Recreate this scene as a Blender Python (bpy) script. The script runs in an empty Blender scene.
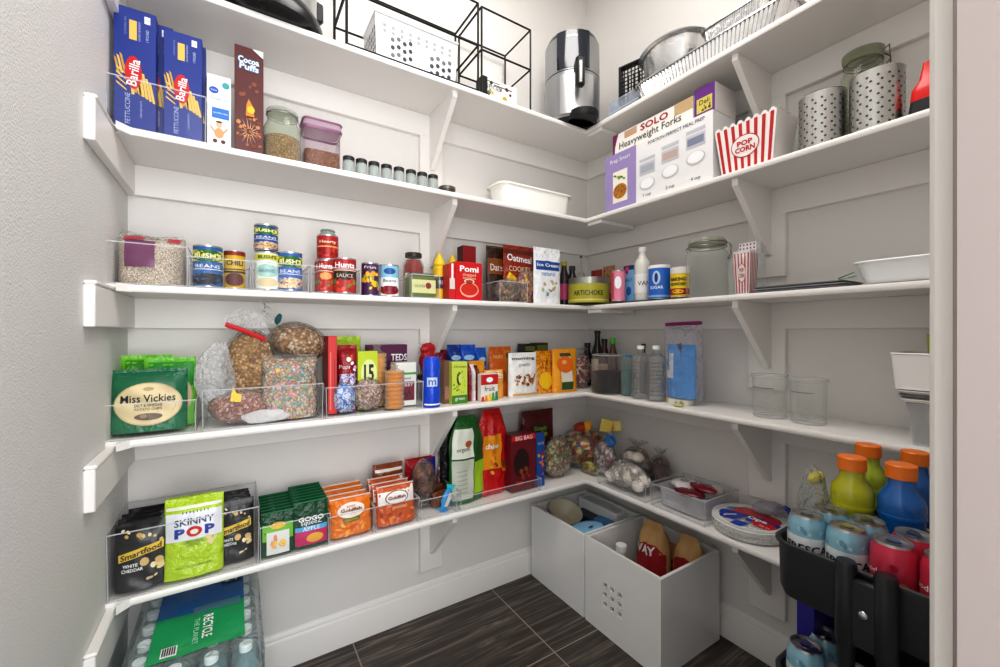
import bpy, math, random
from mathutils import Vector, Matrix
PI=math.pi
C=bpy.context.scene.collection
sc=bpy.context.scene
# ------------------------------------------------------------------ camera numbers
F=416.0; YAW=math.radians(32.509); CAM=(-1.586,-1.622,1.163); CY0=332.0
SD=0.25                                   # shelf depth
ZS=dict(A=2.074,B=1.6735,C=1.282,D=.893,E=.499)
XL=-1.852
SY,CYW=math.sin(YAW),math.cos(YAW)
def BX(u,y):
    k=(u-500)/F; dx=SY+k*CYW; dy=CYW-k*SY
    return CAM[0]+dx*(y-CAM[1])/dy
def RY(u,x):
    k=(u-500)/F; dx=SY+k*CYW; dy=CYW-k*SY
    return CAM[1]+dy*(x-CAM[0])/dx
def ZP(x,y,v):
    w=(x-CAM[0])*SY+(y-CAM[1])*CYW
    return CAM[2]+(CY0-v)*w/F
def fb(s,u0,u1,vt,yf):
    x0=BX(u0,yf); x1=BX(u1,yf); xc=(x0+x1)/2
    return xc, x1-x0, ZP(xc,yf,vt)-ZS[s]
def fr(s,u0,u1,vt,xf):
    y0=RY(u0,xf); y1=RY(u1,xf); yc=(y0+y1)/2
    return yc, y0-y1, ZP(xf,yc,vt)-ZS[s]
# ------------------------------------------------------------------ materials
_m={}
def lin(c):
    if isinstance(c,str):
        c=c.lstrip('#'); c=[int(c[i:i+2],16)/255 for i in (0,2,4)]
    return tuple((x/12.92 if x<=.04045 else ((x+.055)/1.055)**2.4) for x in c)
def mat(col,rough=.5,metal=0.,bump=0.,bscale=80.,spec=.5,var=0.,coat=0.):
    key=('m',col,rough,metal,bump,bscale,spec,var,coat)
    if key in _m: return _m[key]
    m=bpy.data.materials.new('paint_'+str(col).strip('#')); m.use_nodes=True
    nt=m.node_tree; b=nt.nodes['Principled BSDF']; c=lin(col)
    b.inputs['Base Color'].default_value=(*c,1); b.inputs['Roughness'].default_value=rough
    b.inputs['Metallic'].default_value=metal; b.inputs['Specular IOR Level'].default_value=spec
    if coat: b.inputs['Coat Weight'].default_value=coat; b.inputs['Coat Roughness'].default_value=.1
    if bump or var:
        tc=nt.nodes.new('ShaderNodeTexCoord'); n=nt.nodes.new('ShaderNodeTexNoise')
        n.inputs['Scale'].default_value=bscale; n.inputs['Detail'].default_value=4
        nt.links.new(tc.outputs['Object'],n.inputs['Vector'])
        if bump:
            bp=nt.nodes.new('ShaderNodeBump'); bp.inputs['Strength'].default_value=bump; bp.inputs['Distance'].default_value=.004 if bump<.9 else .012
            nt.links.new(n.outputs['Fac'],bp.inputs['Height']); nt.links.new(bp.outputs['Normal'],b.inputs['Normal'])
        if var:
            r=nt.nodes.new('ShaderNodeMapRange'); r.inputs['From Min'].default_value=.3; r.inputs['From Max'].default_value=.7
            r.inputs['To Min'].default_value=1-var; r.inputs['To Max'].default_value=1+var
            mx=nt.nodes.new('ShaderNodeVectorMath'); mx.operation='SCALE'; mx.inputs[0].default_value=c
            nt.links.new(n.outputs['Fac'],r.inputs['Value']); nt.links.new(r.outputs[0],mx.inputs['Scale'])
            nt.links.new(mx.outputs[0],b.inputs['Base Color'])
    _m[key]=m; return m
def film(col,rough=.24,bump=.95,scale=34.):      # glossy printed film
    return mat(col,rough,0,bump,scale)
def food(cols,scale=120.,rough=.7,bump=.8,rand=1.):
    key=('f',tuple(cols),scale,rough,bump)
    if key in _m: return _m[key]
    m=bpy.data.materials.new('mix_'+cols[0].strip('#')); m.use_nodes=True; nt=m.node_tree; b=nt.nodes['Principled BSDF']
    tc=nt.nodes.new('ShaderNodeTexCoord'); v=nt.nodes.new('ShaderNodeTexVoronoi'); v.inputs['Scale'].default_value=scale
    nt.links.new(tc.outputs['Object'],v.inputs['Vector'])
    sp=nt.nodes.new('ShaderNodeSeparateColor'); nt.links.new(v.outputs['Color'],sp.inputs[0])
    r=nt.nodes.new('ShaderNodeValToRGB'); r.color_ramp.interpolation='CONSTANT'
    e=r.color_ramp.elements; n=len(cols)
    while len(e)<n: e.new(.5)
    for i,c in enumerate(cols): e[i].position=i/n; e[i].color=(*lin(c),1)
    nt.links.new(sp.outputs[0],r.inputs[0])
    mr=nt.nodes.new('ShaderNodeMapRange'); mr.inputs['From Max'].default_value=.7; mr.inputs['To Min'].default_value=1.15; mr.inputs['To Max'].default_value=.45
    nt.links.new(v.outputs['Distance'],mr.inputs['Value'])
    mx=nt.nodes.new('ShaderNodeVectorMath'); mx.operation='SCALE'
    nt.links.new(r.outputs[0],mx.inputs[0]); nt.links.new(mr.outputs[0],mx.inputs['Scale']); nt.links.new(mx.outputs[0],b.inputs['Base Color'])
    b.inputs['Roughness'].default_value=rough
    bp=nt.nodes.new('ShaderNodeBump'); bp.inputs['Strength'].default_value=bump; bp.inputs['Distance'].default_value=.004; bp.invert=True
    nt.links.new(v.outputs['Distance'],bp.inputs['Height']); nt.links.new(bp.outputs['Normal'],b.inputs['Normal'])
    _m[key]=m; return m
def art(cols,scale=30.,rough=.3,seed=0.):        # smooth blotchy printed picture
    key=('a',tuple(cols),scale,rough,seed)
    if key in _m: return _m[key]
    m=bpy.data.materials.new('print_'+cols[0].strip('#')); m.use_nodes=True; nt=m.node_tree; b=nt.nodes['Principled BSDF']
    tc=nt.nodes.new('ShaderNodeTexCoord'); mp=nt.nodes.new('ShaderNodeMapping'); mp.inputs['Location'].default_value=(seed,seed*1.7,seed*.3)
    v=nt.nodes.new('ShaderNodeTexNoise'); v.inputs['Scale'].default_value=scale; v.inputs['Detail'].default_value=5; v.inputs['Distortion'].default_value=1.2
    nt.links.new(tc.outputs['Object'],mp.inputs[0]); nt.links.new(mp.outputs[0],v.inputs['Vector'])
    r=nt.nodes.new('ShaderNodeValToRGB'); r.color_ramp.interpolation='B_SPLINE' if len(cols)<3 else 'LINEAR'
    e=r.color_ramp.elements; n=len(cols)
    while len(e)<n: e.new(.5)
    for i,c in enumerate(cols): e[i].position=.32+.36*i/max(1,n-1); e[i].color=(*lin(c),1)
    nt.links.new(v.outputs['Fac'],r.inputs[0]); nt.links.new(r.outputs[0],b.inputs['Base Color'])
    b.inputs['Roughness'].default_value=rough
    _m[key]=m; return m
def clear(tint='#ffffff',haze=.06,gloss=.5,rough=.05,edge=.5,wr=0.,wscale=40.):
    """thin clear plastic or glass: transparent, with reflection and a milky edge"""
    key=('c',tint,haze,gloss,rough,edge,wr,wscale)
    if key in _m: return _m[key]
    m=bpy.data.materials.new('clear_'+tint.strip('#')); m.use_nodes=True; nt=m.node_tree
    nt.nodes.remove(nt.nodes['Principled BSDF']); out=nt.nodes['Material Output']
    t=nt.nodes.new('ShaderNodeBsdfTransparent'); t.inputs[0].default_value=(*lin(tint),1)
    d=nt.nodes.new('ShaderNodeBsdfDiffuse'); d.inputs[0].default_value=(*[x*.9 for x in lin(tint)],1)
    g=nt.nodes.new('ShaderNodeBsdfGlossy'); g.inputs['Roughness'].default_value=rough
    lw=nt.nodes.new('ShaderNodeLayerWeight'); lw.inputs[0].default_value=.22; l5=nt.nodes.new('ShaderNodeLayerWeight'); l5.inputs[0].default_value=.5
    a=nt.nodes.new('ShaderNodeMixShader'); c=nt.nodes.new('ShaderNodeMixShader')
    mr=nt.nodes.new('ShaderNodeMapRange'); mr.inputs['To Min'].default_value=haze; mr.inputs['To Max'].default_value=min(1,haze+edge)
    nt.links.new(lw.outputs['Facing'],mr.inputs[0]); nt.links.new(mr.outputs[0],a.inputs[0])
    nt.links.new(t.outputs[0],a.inputs[1]); nt.links.new(d.outputs[0],a.inputs[2])
    pw=nt.nodes.new('ShaderNodeMath'); pw.operation='POWER'; pw.inputs[1].default_value=3.; nt.links.new(l5.outputs['Facing'],pw.inputs[0])
    m2=nt.nodes.new('ShaderNodeMath'); m2.operation='MULTIPLY_ADD'; m2.inputs[1].default_value=gloss*.7; m2.inputs[2].default_value=.010*gloss
    nt.links.new(pw.outputs[0],m2.inputs[0]); nt.links.new(m2.outputs[0],c.inputs[0])
    nt.links.new(a.outputs[0],c.inputs[1]); nt.links.new(g.outputs[0],c.inputs[2]); nt.links.new(c.outputs[0],out.inputs[0])
    if wr:
        tc=nt.nodes.new('ShaderNodeTexCoord'); n=nt.nodes.new('ShaderNodeTexNoise'); n.inputs['Scale'].default_value=wscale; n.inputs['Distortion'].default_value=1.5
        nt.links.new(tc.outputs['Object'],n.inputs['Vector'])
        bp=nt.nodes.new('ShaderNodeBump'); bp.inputs['Strength'].default_value=wr; bp.inputs['Distance'].default_value=.02
        nt.links.new(n.outputs['Fac'],bp.inputs['Height'])
        for q in (d,g,lw,l5): nt.links.new(bp.outputs['Normal'],q.inputs['Normal'])
    _m[key]=m; return m
WHITE=mat('#f2f0ec',.45); INK=mat('#1a1a1c',.5); STEEL=mat('#c9c9c9',.28,1.); FOIL=mat('#d8d8d8',.25,1.,.5,60.)
BIN=clear('#ffffff',.012,.8,.04,.3); EDGE=clear('#f6f8fa',.4,1.2,.1,.3); GLASS=clear('#fbfdfc',.03,1.,.03,.35); BAGC=clear('#ffffff',.05,2.2,.18,.15,1.,34.)
WATER=clear('#eef6fb',.05,1.,.03,.5)
# ------------------------------------------------------------------ mesh builder
_txt={}
def text_mesh(s,bold=.0):
    key=(s,bold)
    if key in _txt: return _txt[key]
    cu=bpy.data.curves.new('lettering_source','FONT'); cu.body=s; cu.size=1; cu.resolution_u=2; cu.offset=bold
    cu.align_x='CENTER'; cu.align_y='CENTER'; cu.space_line=.85
    o=bpy.data.objects.new('lettering_source',cu)
    me=bpy.data.meshes.new_from_object(o)
    vs=[(v.co.x,v.co.y) for v in me.vertices]; fs=[tuple(p.vertices) for p in me.polygons]
    bpy.data.objects.remove(o); bpy.data.curves.remove(cu); bpy.data.meshes.remove(me)
    x0=min(v[0] for v in vs);x1=max(v[0] for v in vs);y0=min(v[1] for v in vs);y1=max(v[1] for v in vs)
    vs=[(x-(x0+x1)/2,y-(y0+y1)/2) for x,y in vs]
    _txt[key]=(vs,fs,x1-x0,y1-y0); return _txt[key]
class M:
    def __init__(s): s.v=[];s.f=[];s.mi=[];s.mats=[]
    def m(s,m):
        if m not in s.mats: s.mats.append(m)
        return s.mats.index(m)
    def add(s,vs,fs,m,xf=None):
        n=len(s.v)
        if xf is not None: vs=[tuple(xf@Vector(v)) for v in vs]
        s.v+=[tuple(v) for v in vs]
        k=s.m(m)
        for f in fs: s.f.append(tuple(i+n for i in f)); s.mi.append(k)
        return s
    def box(s,x0,x1,y0,y1,z0,z1,m,c=0.,xf=None,mats=None):
        if c<=0:
            vs=[(x,y,z) for z in (z0,z1) for y in (y0,y1) for x in (x0,x1)]
            return s.add(vs,[(0,2,3,1),(4,5,7,6),(0,1,5,4),(2,6,7,3),(0,4,6,2),(1,3,7,5)],m,xf)
        vs=[];idx={}
        for ix,(X,sx) in enumerate(((x0,1),(x1,-1))):
            for iy,(Y,sy_) in enumerate(((y0,1),(y1,-1))):
                for iz,(Z,sz) in enumerate(((z0,1),(z1,-1))):
                    for ax in range(3):
                        p=[X+sx*c,Y+sy_*c,Z+sz*c]; p[ax]=(X,Y,Z)[ax]
                        idx[(ix,iy,iz,ax)]=len(vs); vs.append(tuple(p))
        fs=[]
        def q(*a): fs.append(tuple(idx[t] for t in a))
        for i,w in ((0,1),(1,0)):
            o=lambda L: L if i==1 else L[::-1]
            q(*o([(i,0,0,0),(i,1,0,0),(i,1,1,0),(i,0,1,0)]))
            q(*o([(0,i,0,1),(0,i,1,1),(1,i,1,1),(1,i,0,1)]))
            q(*o([(0,0,i,2),(1,0,i,2),(1,1,i,2),(0,1,i,2)]))
        for a in (0,1):
            for b in (0,1):
                q((0,a,b,1),(1,a,b,1),(1,a,b,2),(0,a,b,2))
                q((a,0,b,0),(a,1,b,0),(a,1,b,2),(a,0,b,2))
                q((a,b,0,0),(a,b,1,0),(a,b,1,1),(a,b,0,1))
                for d in (0,1): q((a,b,d,0),(a,b,d,1),(a,b,d,2))
        return s.add(vs,fs,m,xf)
    def lathe(s,prof,m,seg=28,c=(0,0,0),xf=None,sx=1.,sy=1.,fn=None):
        """prof: [(r,z)] or [(r,z,mat)] - the material applies to the ring that starts there"""
        n=len(prof); vs=[]
        for p in prof:
            for i in range(seg):
                a=2*PI*i/seg; q=(c[0]+p[0]*math.sin(a)*sx,c[1]-p[0]*math.cos(a)*sy,c[2]+p[1])
                vs.append(fn(q) if fn else q)
        for j in range(n-1):
            mm=prof[j][2] if len(prof[j])>2 else m
            base=0
            fs=[(j*seg+i,j*seg+(i+1)%seg,(j+1)*seg+(i+1)%seg,(j+1)*seg+i) for i in range(seg)]
            if j==0: allf=[]
            allf.append((mm,fs))
        n0=len(s.v)
        if xf is not None: vs=[tuple(xf@Vector(v)) for v in vs]
        s.v+=vs
        for mm,fs in allf:
            k=s.m(mm)
            for f in fs: s.f.append(tuple(i+n0 for i in f)); s.mi.append(k)
        return s
    def tube(s,pts,r,m,seg=6,xf=None,closed=False):
        P=[Vector(p) for p in pts]; n=len(P); vs=[];fs=[]
        for i in range(n):
            if closed: d=P[(i+1)%n]-P[i-1]
            else: d=P[min(i+1,n-1)]-P[max(i-1,0)]
            d.normalize(); u=d.cross(Vector((0,0,1)))
            if u.length<.05: u=d.cross(Vector((1,0,0)))
            u.normalize(); w=d.cross(u)
            for k in range(seg):
                a=2*PI*k/seg; vs.append(tuple(P[i]+u*math.cos(a)*r+w*math.sin(a)*r))
        for i in range(n if closed else n-1):
            j=(i+1)%n
            for k in range(seg): fs.append((i*seg+k,i*seg+(k+1)%seg,j*seg+(k+1)%seg,j*seg+k))
        if not closed: fs.append(tuple(range(seg))[::-1]); fs.append(tuple(range((n-1)*seg,n*seg)))
        return s.add(vs,fs,m,xf)
    def bar(s,a,b,w,m,xf=None):
        return s.tube([a,b],w*.7071,m,4,xf)
    def blob(s,c,r,m,seed=0,amp=.12,nu=18,nv=12,fn=None,flat=None):
        R=random.Random(seed); ph=[(R.uniform(0,6),R.uniform(0,6),R.uniform(0,6),R.uniform(2,5),R.uniform(2,5)) for _ in range(5)]
        vs=[];fs=[]
        for j in range(nv+1):
            th=PI*j/nv
            for i in range(nu):
                a=2*PI*i/nu; d=(math.sin(th)*math.cos(a),math.sin(th)*math.sin(a),math.cos(th))
                k=1+amp*sum(math.sin(p[3]*d[0]*2+p[0])*math.cos(p[4]*d[1]*2+p[1]+d[2]*2+p[2]) for p in ph)/2.5
                q=[c[0]+r[0]*d[0]*k,c[1]+r[1]*d[1]*k,c[2]+r[2]*d[2]*k]
                if flat is not None: q[2]=max(q[2],flat)
                vs.append(tuple(fn(q)) if fn else tuple(q))
        for j in range(nv):
            for i in range(nu): fs.append((j*nu+i,(j+1)*nu+i,(j+1)*nu+(i+1)%nu,j*nu+(i+1)%nu))
        return s.add(vs,fs,m)
    # decals on a surface S(a,b,offset)->xyz
    def text(s,t,a,b,w,m,S,h=None,rot=0.,bold=.0,off=.0012):
        vs,fs,W,H=text_mesh(t,bold); k=w/W; kh=(h/H) if h else k
        c_,s_=math.cos(rot),math.sin(rot)
        out=[]
        for x,y in vs:
            x*=k;y*=kh; out.append(S(a+x*c_-y*s_, b+x*s_+y*c_, off))
        return s.add(out,fs,m)
    def rect(s,a0,a1,b0,b1,m,S,nx=1,ny=1,off=.0006,skew=0.,taper=1.):
        vs=[];fs=[]
        for j in range(ny+1):
            for i in range(nx+1):
                tb=j/ny; A=a0+(a1-a0)*i/nx; mid=(a0+a1)/2
                A=mid+(A-mid)*(1+(taper-1)*tb)
                vs.append(S(A+skew*tb,b0+(b1-b0)*tb,off))
        for j in range(ny):
            for i in range(nx): k=j*(nx+1)+i; fs.append((k,k+1,k+nx+2,k+nx+1))
        return s.add(vs,fs,m)
    def ell(s,a,b,ra,rb,m,S,seg=20,rings=2,off=.0008,rot=0.):
        vs=[S(a,b,off)];fs=[]; c_,s_=math.cos(rot),math.sin(rot)
        for j in range(1,rings+1):
            for i in range(seg):
                t=2*PI*i/seg; x=ra*j/rings*math.cos(t); y=rb*j/rings*math.sin(t)
                vs.append(S(a+x*c_-y*s_,b+x*s_+y*c_,off))
        for i in range(seg): fs.append((0,1+i,1+(i+1)%seg))
        for j in range(1,rings):
            for i in range(seg):
                p=1+(j-1)*seg; q=1+j*seg
                fs.append((p+i,q+i,q+(i+1)%seg,p+(i+1)%seg))
        return s.add(vs,fs,m)
    def poly(s,pts,m,S,off=.0008): return s.add([S(a,b,off) for a,b in pts],[tuple(range(len(pts)))],m)
    def scatter(s,a0,a1,b0,b1,n,mats,r0,r1,S,seed=0,off=.0010,asp=1.):
        R=random.Random(seed)
        for i in range(n):
            r=R.uniform(r0,r1); s.ell(R.uniform(a0,a1),R.uniform(b0,b1),r,r*R.uniform(.5,1)*asp,R.choice(mats),S,9,1,off+i*.00002,R.uniform(0,3))
        return s
    def mesh(s,name):
        me=bpy.data.meshes.new(name); me.from_pydata(s.v,[],s.f)
        for k in s.mats: me.materials.append(k)
        me.polygons.foreach_set('material_index',s.mi); me.polygons.foreach_set('use_smooth',[True]*len(s.f))
        me.update()
        try: me.set_sharp_from_angle(angle=.62)
        except Exception: pass
        return me
def flat(y): return lambda a,b,o=0.: (a,y-o,b)
def flatx(x,sgn=1): return lambda a,b,o=0.: (x+sgn*o,a*sgn,b)     # the +x (sgn 1) or -x side
def flatz(z): return lambda a,b,o=0.: (a,b,z+o)
def cyl(r,z0=0.): return lambda a,b,o=0.: ((r+o)*math.sin(a/r),-(r+o)*math.cos(a/r),z0+b)
# ------------------------------------------------------------------ objects
def tag(o,label=None,cat=None,group=None,kind=None):
    if label: o['label']=label
    if cat: o['category']=cat
    if group: o['group']=group
    if kind: o['kind']=kind
    return o
def part(name,m,parent=None,label=None,kind=None):
    o=bpy.data.objects.new(name,m.mesh(name)); C.objects.link(o)
    if parent is not None: o.parent=parent
    return tag(o,label,None,None,kind)
def struct(name,m): return part(name,m,None,None,'structure')
def thing(name,label,cat,m,loc,rz=0.,group=None,parts=(),tilt=None):
    if m is None: o=bpy.data.objects.new(name,None); C.objects.link(o); o.empty_display_size=.05
    else: o=part(name,m)
    o.location=loc; o.rotation_euler=(tilt[0] if tilt else 0,tilt[1] if tilt else 0,rz)
    tag(o,label,cat,group)
    for p in parts:
        q=part(p[0],p[1],o,p[2] if len(p)>2 else None,p[4] if len(p)>4 else None)
        if len(p)>3:
            for r in p[3]: part(r[0],r[1],q)
    return o
def copy_tree(o,parent=None):
    c=o.copy(); C.objects.link(c)
    if parent is not None: c.parent=parent
    for ch in list(o.children): copy_tree(ch,c)
    return c
def at(s,side,c,front,depth,dz=.0008):
    """base centre location and rotation for an item on shelf s whose front face is at 'front'"""
    z=(ZS[s] if isinstance(s,str) else s)+dz
    if side=='b': return (c,front+depth/2,z),0.
    return (front+depth/2,c,z),-PI/2
# ------------------------------------------------------------------ setting
def wallmat(name,col,tex,scale,dist=.003):
    m=bpy.data.materials.new(name); m.use_nodes=True; nt=m.node_tree; b=nt.nodes['Principled BSDF']
    b.inputs['Base Color'].default_value=(*lin(col),1); b.inputs['Roughness'].default_value=.6
    tc=nt.nodes.new('ShaderNodeTexCoord'); n=nt.nodes.new('ShaderNodeTexNoise'); n.inputs['Scale'].default_value=scale; n.inputs['Detail'].default_value=3
    bp=nt.nodes.new('ShaderNodeBump'); bp.inputs['Strength'].default_value=tex; bp.inputs['Distance'].default_value=dist
    nt.links.new(tc.outputs['Object'],n.inputs['Vector']); nt.links.new(n.outputs['Fac'],bp.inputs['Height']); nt.links.new(bp.outputs['Normal'],b.inputs['Normal'])
    return m
WALL=wallmat('smooth_wall_paint','#e9e6e2',.15,160)
WALLT=wallmat('orange_peel_wall_paint','#e4e3e1',.55,230,.003)
TRIM=mat('#f1eeea',.38)
JAMB=wallmat('jamb_paint','#f3efe8',.08,60)
def floor_mat():
    m=bpy.data.materials.new('dark_wood_look_tile'); m.use_nodes=True; nt=m.node_tree; b=nt.nodes['Principled BSDF']; N=nt.nodes.new; L=nt.links.new
    g=N('ShaderNodeNewGeometry'); mp=N('ShaderNodeMapping'); mp.inputs['Scale'].default_value=(1.3,24,1); L(g.outputs['Position'],mp.inputs[0])
    br=N('ShaderNodeTexBrick'); br.offset=.333; br.squash=1
    mb=N('ShaderNodeMapping'); mb.inputs['Location'].default_value=(.607,.455,0); L(g.outputs['Position'],mb.inputs[0]); L(mb.outputs[0],br.inputs['Vector'])
    br.inputs['Scale'].default_value=1; br.inputs['Brick Width'].default_value=.607; br.inputs['Row Height'].default_value=.61; br.offset=0
    br.inputs['Mortar Size'].default_value=.0022; br.inputs['Mortar Smooth'].default_value=.1; br.inputs['Color1'].default_value=(.9,.9,.9,1); br.inputs['Color2'].default_value=(1.25,1.2,1.15,1); br.inputs['Mortar'].default_value=(1,1,1,1)
    n=N('ShaderNodeTexNoise'); n.inputs['Scale'].default_value=1.6; n.inputs['Detail'].default_value=7; n.inputs['Distortion'].default_value=1.4; n.inputs['Roughness'].default_value=.62
    L(mp.outputs[0],n.inputs['Vector'])
    r=N('ShaderNodeValToRGB'); e=r.color_ramp.elements; e[0].position=.33; e[0].color=(*lin('#26221f'),1); e[1].position=.72; e[1].color=(*lin('#8a7d72'),1)
    k=e.new(.52); k.color=(*lin('#4a423c'),1)
    L(n.outputs['Fac'],r.inputs[0])
    mx=N('ShaderNodeVectorMath'); mx.operation='MULTIPLY'; L(r.outputs[0],mx.inputs[0]); L(br.outputs['Color'],mx.inputs[1])
    mm=N('ShaderNodeMix'); mm.data_type='RGBA'; L(br.outputs['Fac'],mm.inputs[0]); L(mx.outputs[0],mm.inputs[6]); mm.inputs[7].default_value=(*lin('#a29688'),1)
    L(mm.outputs[2],b.inputs['Base Color']); b.inputs['Roughness'].default_value=.38
    bp=N('ShaderNodeBump'); bp.inputs['Strength'].default_value=.25; bp.inputs['Distance'].default_value=.002; L(n.outputs['Fac'],bp.inputs['Height']); L(bp.outputs['Normal'],b.inputs['Normal'])
    return m
H=3.0
struct('floor',M().box(XL-.1,.1,-2.6,.1,-.05,0,floor_mat()))
struct('wall_back',M().box(XL-.1,.1,0,.1,0,H,WALL))
struct('wall_right',M().box(0,.1,-1.7,.0,0,H,WALL))
struct('wall_left',M().box(XL-.1,XL,-2.6,0,0,H,WALLT))
struct('ceiling',M().box(XL-.1,.1,-2.6,.1,H,H+.05,WALL))
# door jamb beside the camera, with casing steps
j=M(); j.box(-1.06,-.99,-1.70,-1.5135,0,2.3,JAMB,.004); struct('trim_1',j)
j=M(); j.box(-1.085,-1.06,-1.70,-1.5325,0,2.3,mat('#a89d99',.5),.003); struct('trim_2',j)
struct('wall_front',M().box(-.99,.1,-1.70,-1.52,0,H,WALL).box(-1.06,-.99,-1.70,-1.52,2.3,H,WALL))
# shelves: an L in one board each, with a rounded nosing and the return strip on the left cleat
ST=.019
def nosing(p,z):           # extrude the L outline with rounded front edge
    m=M(); YE=-1.52
    prof=[(0,0),(.003,.0012),(.0045,.005),(.0052,.0095),(.0045,.014),(.003,.0178),(0,ST)]
    m.box(XL,0,-SD,0,z-ST,z,TRIM)
    m.box(-SD,0,YE,-SD,z-ST,z,TRIM)
    m.box(XL,XL+.022,-.43,-SD,z-ST,z-.010,TRIM,.003)
    # small diagonal fillet at the left end
    m.add([(XL+.024,-SD,z-ST),(XL+.05,-SD,z-ST),(XL+.024,-SD-.03,z-ST),(XL+.024,-SD,z),(XL+.05,-SD,z),(XL+.024,-SD-.03,z)],[(0,2,1),(3,4,5),(1,2,5,4)],TRIM)
    vs=[];fs=[]
    for (o,h) in prof:
        vs+=[(XL+.024,-SD-o,z-ST+h),(-SD-o,-SD-o,z-ST+h),(-SD-o,YE,z-ST+h)]
    for i in range(len(prof)-1):
        for k in range(2): a=i*3+k; fs.append((a,a+1,a+4,a+3))
    m.add(vs,fs,TRIM); return m
for s,z in ZS.items():
    struct('trim_shelf_%s'%{'A':'top','B':'upper','C':'middle','D':'lower','E':'bottom'}[s],nosing(None,z))
    m=M(); zb=z-ST; ch=.089
    m.box(XL,0,-.019,0,zb-ch,zb,TRIM,.0015); m.box(-.019,0,-1.52,-.019,zb-ch,zb,TRIM,.0015)
    m.box(XL,XL+.019,-.43,-.019,zb-ch,zb,TRIM,.002)
    for a,b in ((-.95,-.85),):
        m.box(a,b,-.0192,0,zb-.30,zb-ch+.001,TRIM,.0015)
        m.box(-.0192,0,-.955,-.835,zb-.30,zb-ch+.001,TRIM,.0015)
    if s in 'ABC': m.box(-.245,-.03,-.335,-.252,zb-.016,zb,TRIM,.002)
    struct('trim_cleats_%s'%{'A':'top','B':'upper','C':'middle','D':'lower','E':'bottom'}[s],m)
    # triangular brackets
    t=.0095; D=.236; hh=.225
    pr=[(-.019,0),(-D,0),(-D,-.022),(-.034,-hh),(-.019,-hh)]
    for side in 'br':
        vs=[]
        for o in (-t,t):
            for (d,h) in pr: vs.append((-.90+o,d,zb+h) if side=='b' else (d,-.903+o,zb+h))
        n=len(pr); fs=[tuple(range(n)),tuple(range(n,2*n))[::-1]]+[(i,i+n,(i+1)%n+n,(i+1)%n) for i in range(n)]
        o=part('trim_bracket',M().add(vs,fs,TRIM),None,None,'structure')
# baseboards
def base(name,pts):
    pr=[(.015,0),(.015,.098),(.012,.104),(.010,.106),(.010,.112),(.006,.120),(.003,.124),(0,.126)]
    m=M(); vs=[];fs=[]
    for (d,h) in pr:
        for p in pts: vs.append((p[0]+p[2]*d,p[1]+p[3]*d,h))
    for i in range(len(pr)-1): fs.append((i*2,i*2+1,i*2+3,i*2+2))
    struct(name,m.add(vs,fs,TRIM))
base('baseboard_back',[(XL,0,0,-1),(0,0,-1,-1)])
base('baseboard_right',[(0,0,-1,-1),(0,-1.52,-1,0)])
base('baseboard_left',[(XL,-2.5,1,0),(XL,0,1,-1)])
# ------------------------------------------------------------------ camera and light
cd=bpy.data.cameras.new('camera'); cam=bpy.data.objects.new('camera',cd); C.objects.link(cam)
cam.location=CAM; cam.rotation_euler=(PI/2,0,-YAW); cd.sensor_width=36; cd.lens=F*36/1000; cd.clip_start=.02
cd.shift_y=-(333.5-CY0)/1000
sc.camera=cam
def area(name,loc,rot,sx,sy,p,col=(1,1,1)):
    l=bpy.data.lights.new(name,'AREA'); l.shape='RECTANGLE'; l.size=sx; l.size_y=sy; l.energy=p; l.color=col
    o=bpy.data.objects.new(name,l); C.objects.link(o); o.location=loc; o.rotation_euler=rot; return o
area('ceiling_lamp',(-.95,-.9,2.93),(0,0,0),.7,.7,12.5,(1,.975,.95))
area('doorway_fill',(-1.45,-2.5,1.5),(math.radians(88),0,math.radians(-25)),1.1,2.2,33,(.98,.985,1))  # broad fill lamp added in the doorway behind the camera to soften shelf shadows
w=bpy.data.worlds.new('soft_white_surroundings'); sc.world=w; w.use_nodes=True
w.node_tree.nodes['Background'].inputs[0].default_value=(.93,.95,1,1); w.node_tree.nodes['Background'].inputs[1].default_value=1.0
sc.view_settings.view_transform='Standard'; sc.view_settings.look='None'; sc.view_settings.exposure=.37; sc.view_settings.gamma=.85
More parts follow.
